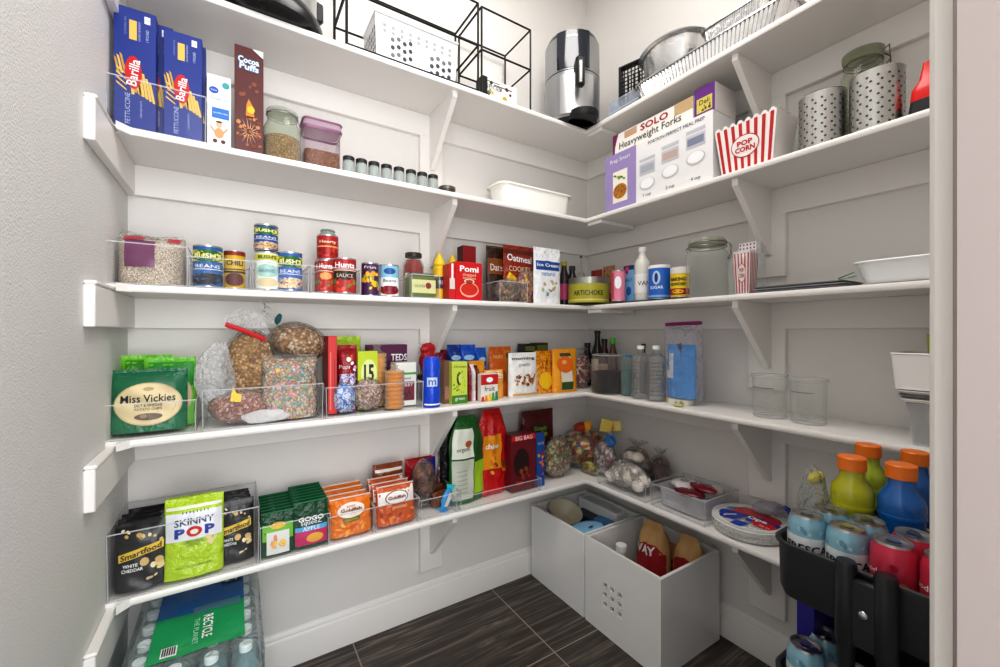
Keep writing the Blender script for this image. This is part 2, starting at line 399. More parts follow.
# ------------------------------------------------------------------ kit of shapes
def carton(w,d,h,body,top=None,c=.0012):
    m=M(); m.box(-w/2,w/2,-d/2,d/2,0,h,body,c)
    return m, flat(-d/2)
def pouch(w,h,t,mt,kind='stand',seed=1,wr=.0035,seal=.06,nx=18,ny=20,narrow=0.,back=None,crimp=None,topn=0.):
    R=random.Random(seed); ph=[(R.uniform(0,6),R.uniform(0,6),R.uniform(18,50),R.uniform(12,40)) for _ in range(6)]
    def T(a,b):
        q=min(1,abs(2*a/w)); s=max(0.,min(1.,b/h))
        e=max(0.,1-q**2.6)**.5
        if kind=='stand': g=(.80+.2*min(1,s/.2)) if s<.2 else max(0.,1-((s-.2)/(.8-seal)))**.75 if s<1-seal else 0.
        elif kind=='pillow':
            k=abs(2*s-1)/(1-seal); g=max(0.,1-k**3)**.6 if k<1 else 0.
        else: g=max(0.,1-max(0,(s-.72)/(.28-seal))**2)**.6 if s<1-seal else 0.; 
        wv=sum(math.sin(p[2]*a/w*.35+p[3]*b/h*.3+p[0])*math.sin(p[3]*a/w*.2-p[2]*b/h*.3+p[1]) for p in ph)/3
        return t/2*e*g+wr*wv*(.25+.75*min(1,g*1.2))*(e**.5 if g>0 else .5)+.0008
    def yoff(a,b):
        s=b/h
        return .0 if kind=='stand' else 0.
    def hw(b):
        s=max(0.,min(1.,b/h)); 
        return (1-narrow*math.sin(PI*s) if kind!='stand' else 1-narrow*s)*(1-topn*max(0.,(s-.68)/.32)**1.6)
    def S(a,b,o=0.): return (a*hw(b),-T(a,b)-o,b)
    m=M()
    for sg in (1,-1):
        vs=[];fs=[]
        for j in range(ny+1):
            for i in range(nx+1):
                u=-1+2*i/nx; a=w/2*math.sin(u*PI/2); b=h*(.5-.5*math.cos(PI*j/ny)) if kind=='pillow' else h*j/ny
                x,y,z=S(a,b); vs.append((x,y*sg if abs(u)<1 else 0,z))
        for j in range(ny):
            for i in range(nx):
                k=j*(nx+1)+i; q=(k,k+1,k+nx+2,k+nx+1); fs.append(q if sg==1 else q[::-1])
        m.add(vs,fs,mt if sg==1 else (back or mt))
    if kind!='pillow':
        n=nx+1; m.add([(x,y*s,.0) for s in (1,-1) for x,y,z in [S(w/2*math.sin((-1+2*i/nx)*PI/2),0.) for i in range(n)]],[(i,i+n,i+n+1,i+1) for i in range(nx)],mt)
    if crimp:
        for z0,z1 in (((0,h*seal*.55),) if kind=='pillow' else ())+((h*(1-seal*.55),h),):
            m.rect(-w/2*.99,w/2*.99,z0,z1,crimp,S,10,1,.0005)
    return m,S
def prect(m,S,a0,a1,b0,b1,mt,off=.0009,**k):
    return m.rect(a0,a1,b0,b1,mt,S,max(2,int(abs(a1-a0)/.012)),max(2,int(abs(b1-b0)/.012)),off,**k)
def can(r,h,label,band=None,rim=STEEL,lid=None):
    """tin with a paper label; the top end stands a little inside the rim"""
    m=M(); lid=lid or STEEL
    m.lathe([(0,.001),(r*.93,.001),(r,.0015,rim),(r,.004,label),(r*.985,.0042,label),(r*.985,h-.0045,rim),(r,h-.004,rim),(r,h,rim),(r*.93,h,rim),(r*.92,h-.003,lid),(r*.5,h-.003,lid),(0,h-.0028)],rim,28)
    return m,cyl(r*.985)
def soda(r,h,label):
    m=M()
    m.lathe([(0,.006,STEEL),(r*.62,.004,STEEL),(r*.72,0,STEEL),(r*.78,.001,label),(r,.011,label),(r,h-.024,label),(r*.93,h-.012,label),(r*.84,h-.005,STEEL),(r*.83,h,STEEL),(r*.79,h,STEEL),(r*.77,h-.005,STEEL),(0,h-.0045)],label,26)
    tab=M(); tab.ell(0,.006,.009,.012,STEEL,flatz(h-.002),14,1,.0012); tab.lathe([(.0095,h-.0035),(.0105,h-.002),(.012,h-.002),(.012,h-.004)],STEEL,14,(0,.0,0)); tab.ell(0,-.012,.008,.006,mat('#8f9499',.35,1.),flatz(h-.0035),12,1,.0008)
    return m,cyl(r),tab
def jar(r,h,fill,cont,glass=GLASS,neck=.8,nh=.16,lid=None,lidr=None,lidh=.015,sx=1.,sy=1.):
    """glass body with contents (a part) and a lid (a part)"""
    g=M(); hs=h*(1-nh)
    g.lathe([(0,.001),(r*.9,.0),(r,.006),(r,hs*.9),(r*.96,hs*.96),(r*neck,hs+h*nh*.35),(r*neck,h),(r*neck-.002,h)],glass,28,sx=sx,sy=sy)
    parts=[]
    if cont:
        c=M(); f=h*fill; rr=r-.003
        pr=[(0,.004),(rr*.95,.004),(rr,.01)]
        if f>hs*.9: pr+=[(rr,hs*.88),(r*neck-.003,min(f,h*.97)),(0,min(f,h*.97)+.002)]
        else: pr+=[(rr,f-.002),(rr*.6,f+.003),(0,f+.005)]
        c.lathe(pr,cont,24,sx=sx,sy=sy); parts.append(('contents',c,None,(), 'stuff'))
    if lid:
        l=M(); lr=lidr or r*neck+.003
        l.lathe([(0,h-lidh*.3),(lr-.002,h-lidh*.3),(lr,h-lidh*.6),(lr,h+lidh*.3),(lr-.002,h+lidh*.4),(0,h+lidh*.42)],lid,28,sx=sx,sy=sy); parts.append(('lid',l))
    return g,parts,cyl(r)
def bottle(r,h,body,neckr=.014,cap=None,caph=.018,sh=.62,nk=.82,seg=24,rib=0,capr=None,waist=0.):
    m=M(); pr=[(0,.004),(r*.8,.002),(r*.96,.003),(r,.01)]
    n=10
    for i in range(1,n):
        z=.01+(h*sh-.01)*i/n; k=1-waist*math.sin(PI*i/n)
        if rib: pr+= [(r*k,z-.002),(r*k-rib,z),(r*k,z+.002)]
        else: pr.append((r*k,z))
    pr+=[(r,h*sh),(r*.93,h*(sh+(nk-sh)*.3)),(r*.6,h*(sh+(nk-sh)*.72)),(neckr*1.05,h*nk),(neckr,h*(nk+.02)),(neckr,h-caph*.9),(neckr*.9,h-caph*.9),(0,h-caph*.9)]
    m.lathe(pr,body,seg); ps=[]
    if cap:
        c=M(); cr=capr or neckr*1.2; c.lathe([(0,h-caph),(cr,h-caph),(cr,h-.002),(cr*.92,h),(0,h)],cap,18); ps=[('cap',c)]
    return m,ps,cyl(r)
def bin_(w,d,h,taper=.94,r=.0018,handle=False,wallm=None,edgem=None):
    wm=wallm or BIN; em=edgem or EDGE
    m=M(); W,D=w/2,d/2; w0,d0=W*taper,D*taper
    b=[(-w0,-d0,.001),(w0,-d0,.001),(w0,d0,.001),(-w0,d0,.001)]; t=[(-W,-D,h),(W,-D,h),(W,D,h),(-W,D,h)]
    m.add(b+t,[(0,1,5,4),(1,2,6,5),(2,3,7,6),(3,0,4,7),(0,3,2,1)],wm)
    m.tube(t,r,em,6,closed=True); m.tube([(x,y,.0022) for x,y,z in b],r*.8,em,6,closed=True)
    for i in range(4): m.tube([b[i],t[i]],r*.65,em,5)
    return m
def cloudbag(c,r,seed,amp=.16): return M().blob(c,r,BAGC,seed,amp,22,14)
def put_bin(s,side,c,front,w,d,h,label,group='clear storage bins',taper=.985):
    front-=.003; d+=.003; loc,rz=at(s,side,c,front,d)
    return thing('storage_bin',label,'bin',bin_(w,d,h,taper),loc,rz,group)
RED=mat('#c8141c',.35); NAVY=mat('#1d2f7c',.4); YEL=mat('#f2c21c',.4); GRN=mat('#2f8f3a',.4); CREAM=mat('#efe3c0',.5); BLK=mat('#141416',.4); GOLD=mat('#e0a52c',.4)
W_=mat('#fafafa',.4); ORG=mat('#ea7a1a',.35); BLUE=mat('#1f57b8',.35); PINK=mat('#e88aa4',.35); BRN=mat('#5a2a1c',.4); LIME=mat('#b9d32a',.35); PURP=mat('#5c2a6e',.4)
# ================================================================== TOP SHELF
zA=ZS['A']
# steel cooker with black base
m=M(); m.lathe([(0,.002),(.125,.0),(.150,.012),(.150,.03),(.147,.045),(.138,.060),(.130,.072),(.0,.072)],mat('#151517',.25),36)
p=M(); p.lathe([(.128,.072),(.130,.08),(.130,.23),(.133,.235),(.115,.245),(0,.25)],mat('#d4d4d4',.3,.9),36)
k=M(); k.lathe([(0,.25),(.02,.25),(.016,.265),(.022,.275),(0,.28)],BLK,16); k.lathe([(.02,.25),(.024,.252),(.02,.254)],BLK,16)
hd=M(); hd.box(.128,.158,-.03,.0,.12,.185,BLK,.006)
xx=BX(322,-.15)
thing('electric_cooker','round steel electric cooker on a flared black base at the top shelf left end','cooker',m,(xx-.148,-.155,zA+.001),.35,None,[('pot',p),('lid_knob',k),('side_handle',hd)])
# wire frames
def frame(x0,x1,y0,y1,h,label):
    m=M(); wt=.0065; bm=mat('#1b1b1c',.45,.3)
    X,Y=(x1-x0)/2,(y1-y0)/2; q=[(-X,-Y),(X,-Y),(X,Y),(-X,Y)]
    for i in range(4):
        a,b=q[i],q[(i+1)%4]; m.bar((*a,0),(*a,h),wt,bm)
        for z in (.003,h*.52,h): m.bar((*a,z),(*b,z),wt,bm)
    thing('wire_stand',label,'stand',m,((x0+x1)/2,(y0+y1)/2,zA+.004),0,'black wire display stands')
frame(-1.286,-.806,-.243,-.05,.335,'long black wire frame stand around the white perforated basket')
frame(-.780,-.545,-.225,-.032,.345,'narrow black wire cube stand beside the air fryer')
# white perforated basket
bx0,bx1=BX(376,-.225),BX(459,-.225); w=bx1-bx0; d=.15; h=.172
m=M(); BW=mat('#dfdfe0',.35)
W,D=w/2,d/2
vs=[(-W*.95,-D*.9,0),(W*.95,-D*.9,0),(W*.95,D*.9,0),(-W*.95,D*.9,0),(-W,-D,h),(W,-D,h),(W,D,h),(-W,D,h)]
m.add(vs,[(0,1,5,4),(1,2,6,5),(2,3,7,6),(3,0,4,7),(0,3,2,1)],BW); m.tube(vs[4:],.005,BW,8,closed=True)
Sf=lambda a,b,o=0.:(a*(.95+.05*b/h),-D*(.9+.1*b/h)-o,b)
Sl=lambda a,b,o=0.:(-W*(.95+.05*b/h)-o,-a*(.9+.1*b/h),b)
dk=mat('#3c3f43',.6); dg=mat('#6f7276',.6); lg=mat('#a9abad',.6)
for i in range(4):
    for jj in range(3): m.ell(-W*.62+i*.022,.045+jj*.026+.008*(i%2),.0075,.0075,dk if jj==1 or i>1 else dg,Sf,12,1); m.ell(W*.5+(i-1)*.024,.03+jj*.026+.008*(i%2),.008,.008,dk if jj<2 else dg,Sf,12,1)
for i in range(9):
    for jj in range(2): m.ell(-W*.8+i*W*.2,.118+jj*.018,.006,.006,lg,Sf,10,1)
for i in range(7):
    for jj in range(6): m.ell(-D*.8+i*D*.27,.015+jj*.022,.0055,.008,dg if (i+jj)%3 else lg,Sl,8,1)
thing('plastic_basket','white plastic basket with round holes inside the long wire frame','basket',m,((bx0+bx1)/2,-.225+d/2+.01,zA+.001))
# packets in the small wire cube
m,S=carton(.17,.03,.118,mat('#f5f3ee',.5)); m.rect(-.03,.06,.095,.099,INK,S); m.rect(-.07,.0,.105,.108,INK,S)
for i,cc in enumerate((BLK,BRN,mat('#b8a428',.5),mat('#5b6f2a',.5))): m.ell(-.06+i*.042,.052-(i%2)*.022,.012,.012,cc,S,14,1)
m.text('SPICES',-.03,.085,.07,INK,S); m.scatter(-.07,.07,.06,.105,8,[BRN,mat('#6a6a68',.5),mat('#c8b040',.5),mat('#3a3a38',.5)],.006,.010,S,5); m.rect(-.02,.03,.018,.022,INK,S); m.rect(.04,.08,.03,.033,INK,S)
thing('sauce_packet_box','white cardboard box printed with small pictures inside the wire cube','box',m,(-.665,-.16,zA+.001))
m,S=carton(.026,.05,.115,BLK); thing('black_tin','small black tin beside the white printed box in the wire cube','tin',m,(-.765+.015+.008,-.16,zA+.001))
# air fryer
af=(-.295,-.205); r=.122
m=M(); SS=mat('#a9abad',.38,.9,0,80,.5); PN=mat('#1c2330',.12,0,0,80,.6,0,.6)
m.lathe([(0,.0,BLK),(r*.9,.0,BLK),(r*.95,.012,SS),(r,.02,SS),(r,.205,BLK),(r*1.0,.21,SS),(r,.22,SS),(r*.99,.36,PN),(r*.9,.385,PN),(r*.5,.395,PN),(0,.397)],SS,40)
Sc=cyl(r)
m.rect(-.09,.055,.215,.375,PN,Sc,14,4,.002); m.rect(-.045,.0,.345,.352,mat('#e9eef2',.3),Sc,3,1,.003)
dr=M(); dr.rect(-.075,.075,.02,.19,mat('#c4c6c8',.32,.9),Sc,12,2,.004)
hb=M(); hb.box(-.018,.018,-r-.065,-r-.035,.10,.225,BLK,.008); hb.box(-.016,.016,-r-.05,-r+.01,.19,.225,BLK,.004); hb.box(-.006,.006,-r-.068,-r-.064,.11,.20,mat('#d9dadb',.2,1.),.001)
bs=M(); bs.lathe([(0,0),(.06,0),(.066,.01),(.066,.03),(0,.03)],BLK,24,(.03,-r*.75,.0))
thing('air_fryer','steel and black air fryer with a front handle in the shelf corner','air fryer',m,(af[0],af[1],zA+.001),-.55,None,[('drawer',dr,None,[('handle',hb)]),('drip_tray',bs)])
# black crisper rack
cy=fr('A',598,632,78,-.225)[0]
m=M(); rw,rh=.13,.17
for i in range(9): m.bar((-rw/2+rw*i/8,0,0),(-rw/2+rw*i/8,0,rh),.004,BLK)
for i in range(11): m.bar((-rw/2,0,rh*i/10),(rw/2,0,rh*i/10),.004,BLK)
for sx in (-1,1): m.box(sx*rw/2-.006,sx*rw/2+.006,-.014,.014,0,rh,BLK,.002)
m.box(-rw/2,rw/2,-.014,.014,rh-.01,rh,BLK,.002)
for i in range(6): m.bar((-rw/2+rw*i/5,.02,0),(-rw/2+rw*i/5,.02,rh*.8),.005,BLK)
thing('crisper_rack','black grid rack standing on edge on top of the clear compartment box','rack',m,(-.10,cy-.01,zA+.108),-1.3)
# clear compartment box
cy,w,h=fr('A',598,632,78,-.225)
w*=.86; m=bin_(w,.155,.105,.97,.002,wallm=clear('#e6eefc',.22,.9,.05,.4)); 
for i in range(1,3): m.add([(-w/2+w*i/3,-.075,.002),(-w/2+w*i/3,.075,.002),(-w/2+w*i/3,.075,.1),(-w/2+w*i/3,-.075,.1)],[(0,1,2,3)],EDGE)
m.add([(-w/2,-.083,.055),(w/2,-.083,.055),(w/2,-.081,.06),(-w/2,-.081,.06)],[(0,1,2,3)],EDGE)
thing('compartment_box','clear bluish plastic box with compartments beside the long foil tray','box',m,(-.085,cy-.012,zA+.001),-PI/2)
# foil trays
def foil_tray(w,d,h,rib=40,fl=.02):
    m=M(); vs=[];fs=[]; pts=[]
    W,D=w/2,d/2
    def loop(k,z,rb):
        P=[]
        per=[(-W,-D,W,-D),(W,-D,W,D),(W,D,-W,D),(-W,D,-W,-D)]
        for (x0,y0,x1,y1) in per:
            n=int(rib*(abs(x1-x0)+abs(y1-y0))/w)*2
            for i in range(n):
                t=i/n; x=x0+(x1-x0)*t; y=y0+(y1-y0)*t; ed=min(t,1-t)*n
                off=rb*(1 if i%2 else -1)
                nx=(y1-y0); ny=-(x1-x0); L=math.hypot(nx,ny); 
                cr=max(0,1-ed/6)**2*.02
                P.append((x*k+nx/L*(off-cr),y*k+ny/L*(off-cr),z))
        return P
    L=[loop(.9,0,.002),loop(.98,h*.8,.003),loop(1.0,h,.0008),loop(1.03,h+.002,.0005),loop(1.04,h-.003,.0005)]
    n=len(L[0])
    for l in L: vs+=l
    for j in range(len(L)-1):
        for i in range(n): fs.append((j*n+i,j*n+(i+1)%n,(j+1)*n+(i+1)%n,(j+1)*n+i))
    fs.append(tuple(range(n))[::-1])
    m.add(vs,fs,FOIL); return m
y0,y1=RY(634,-.225),RY(790,-.225)
thing('foil_roasting_tray','long ribbed aluminium foil roasting tray lying on the top right shelf','tray',foil_tray(y0-y1,.19,.075,40),(-.135,(y0+y1)/2,zA+.001),-PI/2,'foil trays on the top shelf')
m=M(); m.lathe([(.0,.0),(.085,.0),(.10,.02),(.112,.115),(.126,.122),(.130,.116)],FOIL,60,sx=1.1,sy=.82,fn=lambda q:(q[0]*(1+.008*math.sin(60*math.atan2(q[1],q[0]))),q[1],q[2]))
l=M(); l.lathe([(.122,.123),(.10,.14),(.05,.15),(0,.152)],clear('#ffffff',.22,1.,.08,.5,.6,25.),40,sx=1.1,sy=.82)
thing('foil_pan','oval foil pan under a clear domed lid stacked above the foil tray','pan',m,(-.115,RY(675,-.115)+.01,zA+.083),-PI/2-.0,'foil trays on the top shelf',[('clear_lid',l)])
m=foil_tray(.20,.15,.06,26); thing('small_foil_pan','shallow foil pan stacked on the long foil tray, nearest the door','pan',m,(-.13,RY(675,-.115)-.265,zA+.083),-PI/2,'foil trays on the top shelf')
m,S=pouch(.10,.13,.04,art(['#5a2a6e','#d04a8a','#e8e0f0','#3a2a5e'],60,.3,2.),'stand',4); thing('colourful_packet','small purple and pink packet at the door end of the top shelf','packet',m,(-.15,(y1-.07),zA+.001),-PI/2)
# ================================================================== UPPER SHELF, back run
# pasta boxes in a clear bin
BB=mat('#22388c',.35); PASTA=mat('#e8c060',.5); PAST2=mat('#c99a3c',.5)
def pasta(w,h,d=.03):
    m,S=carton(w,d,h,BB)
    R=random.Random(5)
    for i in range(7):   # fettuccine sticks fanned across the front
        x=-w*.40+i*w*.065; z=h*.36+ (i%3)*.006
        for q in (0,):
            dx=-w*.10; L=h*.20
            m.poly([(x,z+h*.07),(x+.005,z+h*.065),(x+dx+.005,z+L),(x+dx,z+L+.004)] if i<3 else [(x+w*.12,z-.07*h),(x+w*.12+.006,z-.07*h),(x+w*.04+.006,z+h*.20-(i-3)*.006),(x+w*.04,z+h*.20-(i-3)*.006)],PASTA if i%2 else PAST2,S,.0009+i*.00005)
    for i in range(5): m.poly([(w*.08+i*w*.085,h*.30-i*.004),(w*.08+i*w*.085+.0055,h*.30-i*.004),(-w*.02+i*w*.085+.005,h*.55-i*.011),(-w*.02+i*w*.085,h*.55-i*.011)],PASTA,S,.0012+i*.00005)
    for i in range(4): m.poly([(-w*.44,h*.36+i*.013),(-w*.2,h*.31+i*.013),(-w*.2,h*.322+i*.013),(-w*.44,h*.376+i*.013)],PASTA,S,.0011)
    m.ell(-w*.04,h*.47,w*.20,h*.135,RED,S,26,1,.002); m.text('Barilla',-w*.04,h*.47,h*.22,W_,S,None,PI/2-.12,.012,.0026)
    m.rect(-w*.14,w*.04,h*.74,h*.90,PASTA,S,1,1,.001); m.rect(w*.22,w*.36,h*.90,h*.96,W_,S,1,1,.001); m.text('n.6',w*.29,h*.93,w*.1,BB,S,off=.0015)
    m.text('FETTUCCINE',-w*.18,h*.17,h*.25,mat('#b9c4e4',.5),S,.010,PI/2); m.text('ENRICHED PASTA',w*.14,h*.18,h*.14,mat('#b9c4e4',.5),S,.004,PI/2)
    m.text('CLASSIC BLUE BOX',w*.1,h*.82,h*.16,mat('#c9d2ec',.5),S,.004,PI/2); m.text('1 POUND',w*.29,h*.80,h*.10,mat('#c9d2ec',.5),S,.006,PI/2)
    m.text('COOKS IN',-w*.23,h*.84,h*.14,mat('#8f9cc8',.5),S,.004,PI/2)
    return m
yf=-.222
for i,(u0,u1,vt,yy,lb) in enumerate(((113.5,153,8,yf,'blue pasta box nearest the left wall in the front row of the upper shelf bin'),(128,165,9,yf+.036,'blue pasta box behind the leftmost pasta box'),(163.5,203,33,yf,'blue pasta box in the right half of the upper shelf bin, front'),(165,206,30,yf+.036,'blue pasta box behind the right hand pasta box'))):
    x0,x1=BX(u0,yy),BX(u1,yy); w=.083; h=min(.31 if i<2 else .285,.34)
    xc=x0+w/2 if i in(0,2) else x0+w/2+(.012 if i==1 else .016)
    thing('pasta_box',lb,'box',pasta(w,h),(xc,yy+.015,ZS['B']+.003),0,'blue pasta boxes')
x0,x1=BX(106,-.24),BX(206,-.24)
put_bin('B','b',(x0+x1)/2,-.24,x1-x0,.20,.125,'clear bin holding the blue pasta boxes')
# white and blue mix box
c,w,h=fb('B',207,231,76,-.215); m,S=carton(w,.04,h,mat('#eef3f6',.45))
m.ell(-w*.22,h*.79,w*.2,w*.17,BLUE,S,16,1); m.text('Value',-w*.22,h*.79,w*.26,W_,S,off=.0016); m.rect(-w*.3,w*.42,h*.42,h*.56,mat('#2f78c8',.4),S); m.text('GLUTEN FREE',w*.06,h*.49,w*.6,W_,S,off=.0016)
m.text('Pancake Mix',w*.0,h*.68,w*.7,BLUE,S); m.ell(w*.28,h*.88,w*.16,w*.16,mat('#3aa0a0',.4),S); 
m.ell(0,h*.22,w*.2,w*.26,mat('#d8a070',.5),S,16,1,.001); m.ell(0,h*.33,w*.13,w*.13,mat('#e8b890',.5),S,16,1,.0014); m.ell(0,h*.37,w*.15,w*.05,BRN,S,16,1,.0018)
for sx in(-1,1): m.poly([(sx*w*.15,h*.24),(sx*w*.38,h*.32),(sx*w*.36,h*.28),(sx*w*.14,h*.2)],mat('#d8a070',.5),S,.0012); m.ell(sx*w*.17,h*.11,w*.1,w*.1,BRN,S,12,1,.0016)
loc,rz=at('B','b',c,-.215,.04); thing('mix_box','slim white and light blue mix box beside the brown cereal box','box',m,loc,rz)
# brown cereal box
c,w,h=fb('B',234.5,263.5,48,-.215); m,S=carton(w,.05,h,mat('#5b2320',.38))
m.poly([(w*.1,h*.995),(w*.49,h*.995),(w*.49,h*.93)],W_,S)
m.text('Cocoa',-w*.02,h*.875,w*.72,mat('#dff0fa',.3),S,.018,0,.03,.0016); m.text('Puffs',w*.0,h*.815,w*.66,mat('#dff0fa',.3),S,.018,-.05,.03,.0016); m.text('Cocoa',-w*.02,h*.877,w*.76,mat('#3a86c8',.3),S,.020,0,.05,.0012)
m.text('Puffs',w*.0,h*.813,w*.70,mat('#3a86c8',.3),S,.020,-.05,.05,.0012)
R=random.Random(2)
for i in range(14): a=2*PI*i/14; r0=w*.12; r1=w*(.3+.18*R.random()); m.poly([(math.cos(a-.15)*r0,h*.22+math.sin(a-.15)*r0),(math.cos(a)*r1,h*.22+math.sin(a)*r1*1.5),(math.cos(a+.15)*r0,h*.22+math.sin(a+.15)*r0)],mat('#d9a878',.5),S,.0009+i*.00001)
m.scatter(-w*.4,w*.4,h*.06,h*.36,26,[mat('#a8653a',.5),mat('#c98a5a',.5),mat('#7a3a20',.5)],w*.04,w*.09,S,3,.0012)
m.scatter(-w*.36,w*.36,h*.55,h*.70,5,[mat('#8a4a34',.5)],w*.07,w*.1,S,5)
m.poly([(-w*.12,h*.36),(w*.18,h*.36),(w*.12,h*.46),(-w*.02,h*.52),(-w*.1,h*.46)],mat('#d98a30',.5),S,.003)
m.ell(w*.06,h*.42,w*.13,h*.035,YEL,S,16,1,.004)
loc,rz=at('B','b',c,-.215,.05); thing('cereal_box','tall narrow dark brown cereal box with lettering at its top','box',m,loc,rz)
# clip top jar with brown grain
GR=food(['#d0a068','#b8844a','#e4bc88','#c8965c'],260)
c,w,h=fb('B',263,301,113,-.19); r=w/2
g,ps,S=jar(r,h-.012,.52,GR,clear('#eef3ea',.05,1.,.03,.4),.80,.24); g.lathe([(0,h*.93),(r*.84,h*.93),(r*.86,h*.96),(r*.8,h),(0,h+.002)],clear('#e6ebe2',.25,1.,.03,.4),28)
wr=M(); wr.tube([(r*.83*math.sin(a),-r*.83*math.cos(a),h*.90) for a in [2*PI*i/24 for i in range(24)]],.0016,STEEL,6,closed=True); wr.tube([(r*.83,0,h*.90),(r*.95,0,h*.8),(r*.9,0,h*.72)],.0015,STEEL,6)
thing('clip_jar','round greenish clip top glass jar of brown grain on the upper shelf','jar',g,(c,-.19+.0,ZS['B']+.001),0,None,ps+[('wire_clip',wr)])
# container with a purple sealed lid
c,w,h=fb('B',303,343,120,-.20)
m=M(); W=w/2; 
def rr(w,d,z,r=.015,n=5):
    P=[]
    for (cx,cy,a0) in ((w/2-r,-d/2+r,-PI/2),(w/2-r,d/2-r,0),(-w/2+r,d/2-r,PI/2),(-w/2+r,-d/2+r,PI)):
        for i in range(n+1): a=a0+PI/2*i/n; P.append((cx+r*math.cos(a),cy+r*math.sin(a),z))
    return P
def loft(m,loops,mt,cap0=True,cap1=True):
    n=len(loops[0]); vs=[p for l in loops for p in l]; fs=[(j*n+i,j*n+(i+1)%n,(j+1)*n+(i+1)%n,(j+1)*n+i) for j in range(len(loops)-1) for i in range(n)]
    if cap0: fs.append(tuple(range(n))[::-1])
    if cap1: fs.append(tuple(range((len(loops)-1)*n,len(loops)*n)))
    return m.add(vs,fs,mt)
loft(m,[rr(w*.86,.09*.9,0),rr(w*.92,.09,.01),rr(w*.92,.09,h*.8),rr(w*.95,.095,h*.83)],clear('#f8f2f6',.05,1.,.03,.35),True,False)
ct=M(); loft(ct,[rr(w*.84,.085,.004),rr(w*.88,.085,.01),rr(w*.88,.085,h*.42)],food(['#b07a50','#966038','#c89468'],300))
l=M(); loft(l,[rr(w*.97,.098,h*.80),rr(w,.102,h*.82),rr(w,.102,h*.86)],mat('#8f5f80',.3),False,False); loft(l,[rr(w*.97,.098,h*.86),rr(w*.94,.095,h*.985),rr(w*.8,.08,h)],clear('#e8d4e0',.4,1.,.05,.4)); l.tube(rr(w*.97,.098,h*.985),.003,mat('#a06f90',.3),6,closed=True)
thing('sealed_container','square clear container with mauve seal holding brown powder','container',m,(c,-.20+.05,ZS['B']+.001),0,None,[('contents',ct,None,(),'stuff'),('lid',l)])
# eight small glass spice jars, dark lids
us=[342,355,367.5,380,392.5,405,416.5,427.5,438]
root=None
pos=['first, next to the mauve container','second from the mauve container','third from the mauve container','fourth in the row','fifth in the row','third from the flat tin','second from the flat tin','last in the row, next to the flat tin']
for i in range(8):
    yc=-.215; x0=BX(us[i],yc)+.002; x1=BX(us[i+1],yc)-.001; r=.0195
    if root is None:
        g,ps,S=jar(r,.052,.85,mat('#b9bbb6',.6,0,.4,200),clear('#f0f4f4',.12,1.,.03,.4),.86,.2,mat('#3a3c3e',.35,.6),r*.93,.014)
        root=thing('spice_jar','',"jar",g,(0,0,0),0,'small glass spice jars with dark lids',ps); o=root
    else: o=copy_tree(root)
    o.location=((x0+x1)/2,yc,ZS['B']+.001); o['label']='tiny glass spice jar with dark lid, '+pos[i]
m=M(); m.lathe([(0,0),(.030,0),(.031,.004,mat('#55524a',.4,.6)),(.031,.018,mat('#8b8a80',.4,.6)),(.032,.02),(.032,.026),(.028,.028),(0,.028)],mat('#6d6a60',.35,.7),26)
thing('flat_tin','small flat round dark metal tin at the end of the spice jars','tin',m,(BX(447,-.205),-.205,ZS['B']+.001))
# white tub
c,w,h=fb('B',503,573,186,-.17)
TB=mat('#fbfaf4',.3); m=M(); d=.14; h=.118
loft(m,[rr(w*.84,d*.82,.0,.03),rr(w*.9,d*.9,.012,.035),rr(w*.97,d*.97,h*.9,.04),rr(w*.98,d*.98,h,.04)],TB,True,False); loft(m,[rr(w*.98,d*.98,h,.04),rr(w*1.05,d*1.05,h+.003,.045),rr(w*1.06,d*1.06,h-.004,.045)],TB,False,False)
loft(m,[rr(w*.96,d*.96,h*.98,.04),rr(w*.88,d*.88,.016,.035)],TB,False,True)
thing('white_tub','empty white plastic tub with a rolled rim on the upper shelf','tub',m,(c,-.17+d/2,ZS['B']+.001))
# ================================================================== UPPER SHELF, right run
xf=-.232
c,w,h=fr('B',605.5,713,108,xf); h=ZP(xf,RY(606,xf),160)-ZS['B']; h2=ZP(xf,RY(712,xf),108)-ZS['B']; h=(h+h2)/2
m,S=carton(w,.14,h,mat('#efeeee',.5)); m.rect(-w/2,-w/2+w*.34,0,h,mat('#a392c4',.5),S,off=.0009)
m.text('Prep Smart',-w*.33,h*.87,w*.22,W_,S,off=.0016); m.rect(-w*.41,-w*.25,h*.13,h*.68,mat('#f4efe0',.5),S,off=.0014)
m.ell(-w*.33,h*.32,w*.075,h*.13,mat('#b8791c',.5),S,20,1,.002); m.scatter(-w*.38,-w*.28,h*.24,h*.40,14,[mat('#d89a30',.5),mat('#8a4a10',.5)],.003,.006,S,4,.0024); m.scatter(-w*.40,-w*.28,h*.5,h*.62,8,[mat('#5a7a2a',.5),mat('#8aa83a',.5)],.004,.008,S,8,.0024)
m.text('PORTION-PERFECT MEAL PREP',w*.20,h*.93,w*.48,INK,S,off=.0012)
for i in range(3):
    a=-w*.05+i*w*.21; bw=w*.075; g1=mat('#c9cbd0',.5); g2=mat('#8f93a0',.5); zt=(.66,.72,.78)[i]*h
    m.rect(a-bw,a+bw,zt,zt+h*.05,g1,S,off=.001); m.rect(a-bw,a+bw,zt-h*.22,zt-h*.03,g1,S,off=.001); m.rect(a-bw*.85,a+bw*.85,zt-h*.18,zt-h*.07,(mat('#b0b4bc',.5),mat('#c8b0a8',.5),mat('#8a90a8',.5))[i],S,off=.0015)
    m.ell(a,zt-h*.38,bw,h*.10,g1,S,20,1,.001); m.ell(a,zt-h*.37,bw*.86,h*.085,mat('#f8f8f8',.5),S,20,1,.0014); m.text(('1 cup','2 cup','4 cup')[i],a,h*.10,bw,INK,S,off=.001)
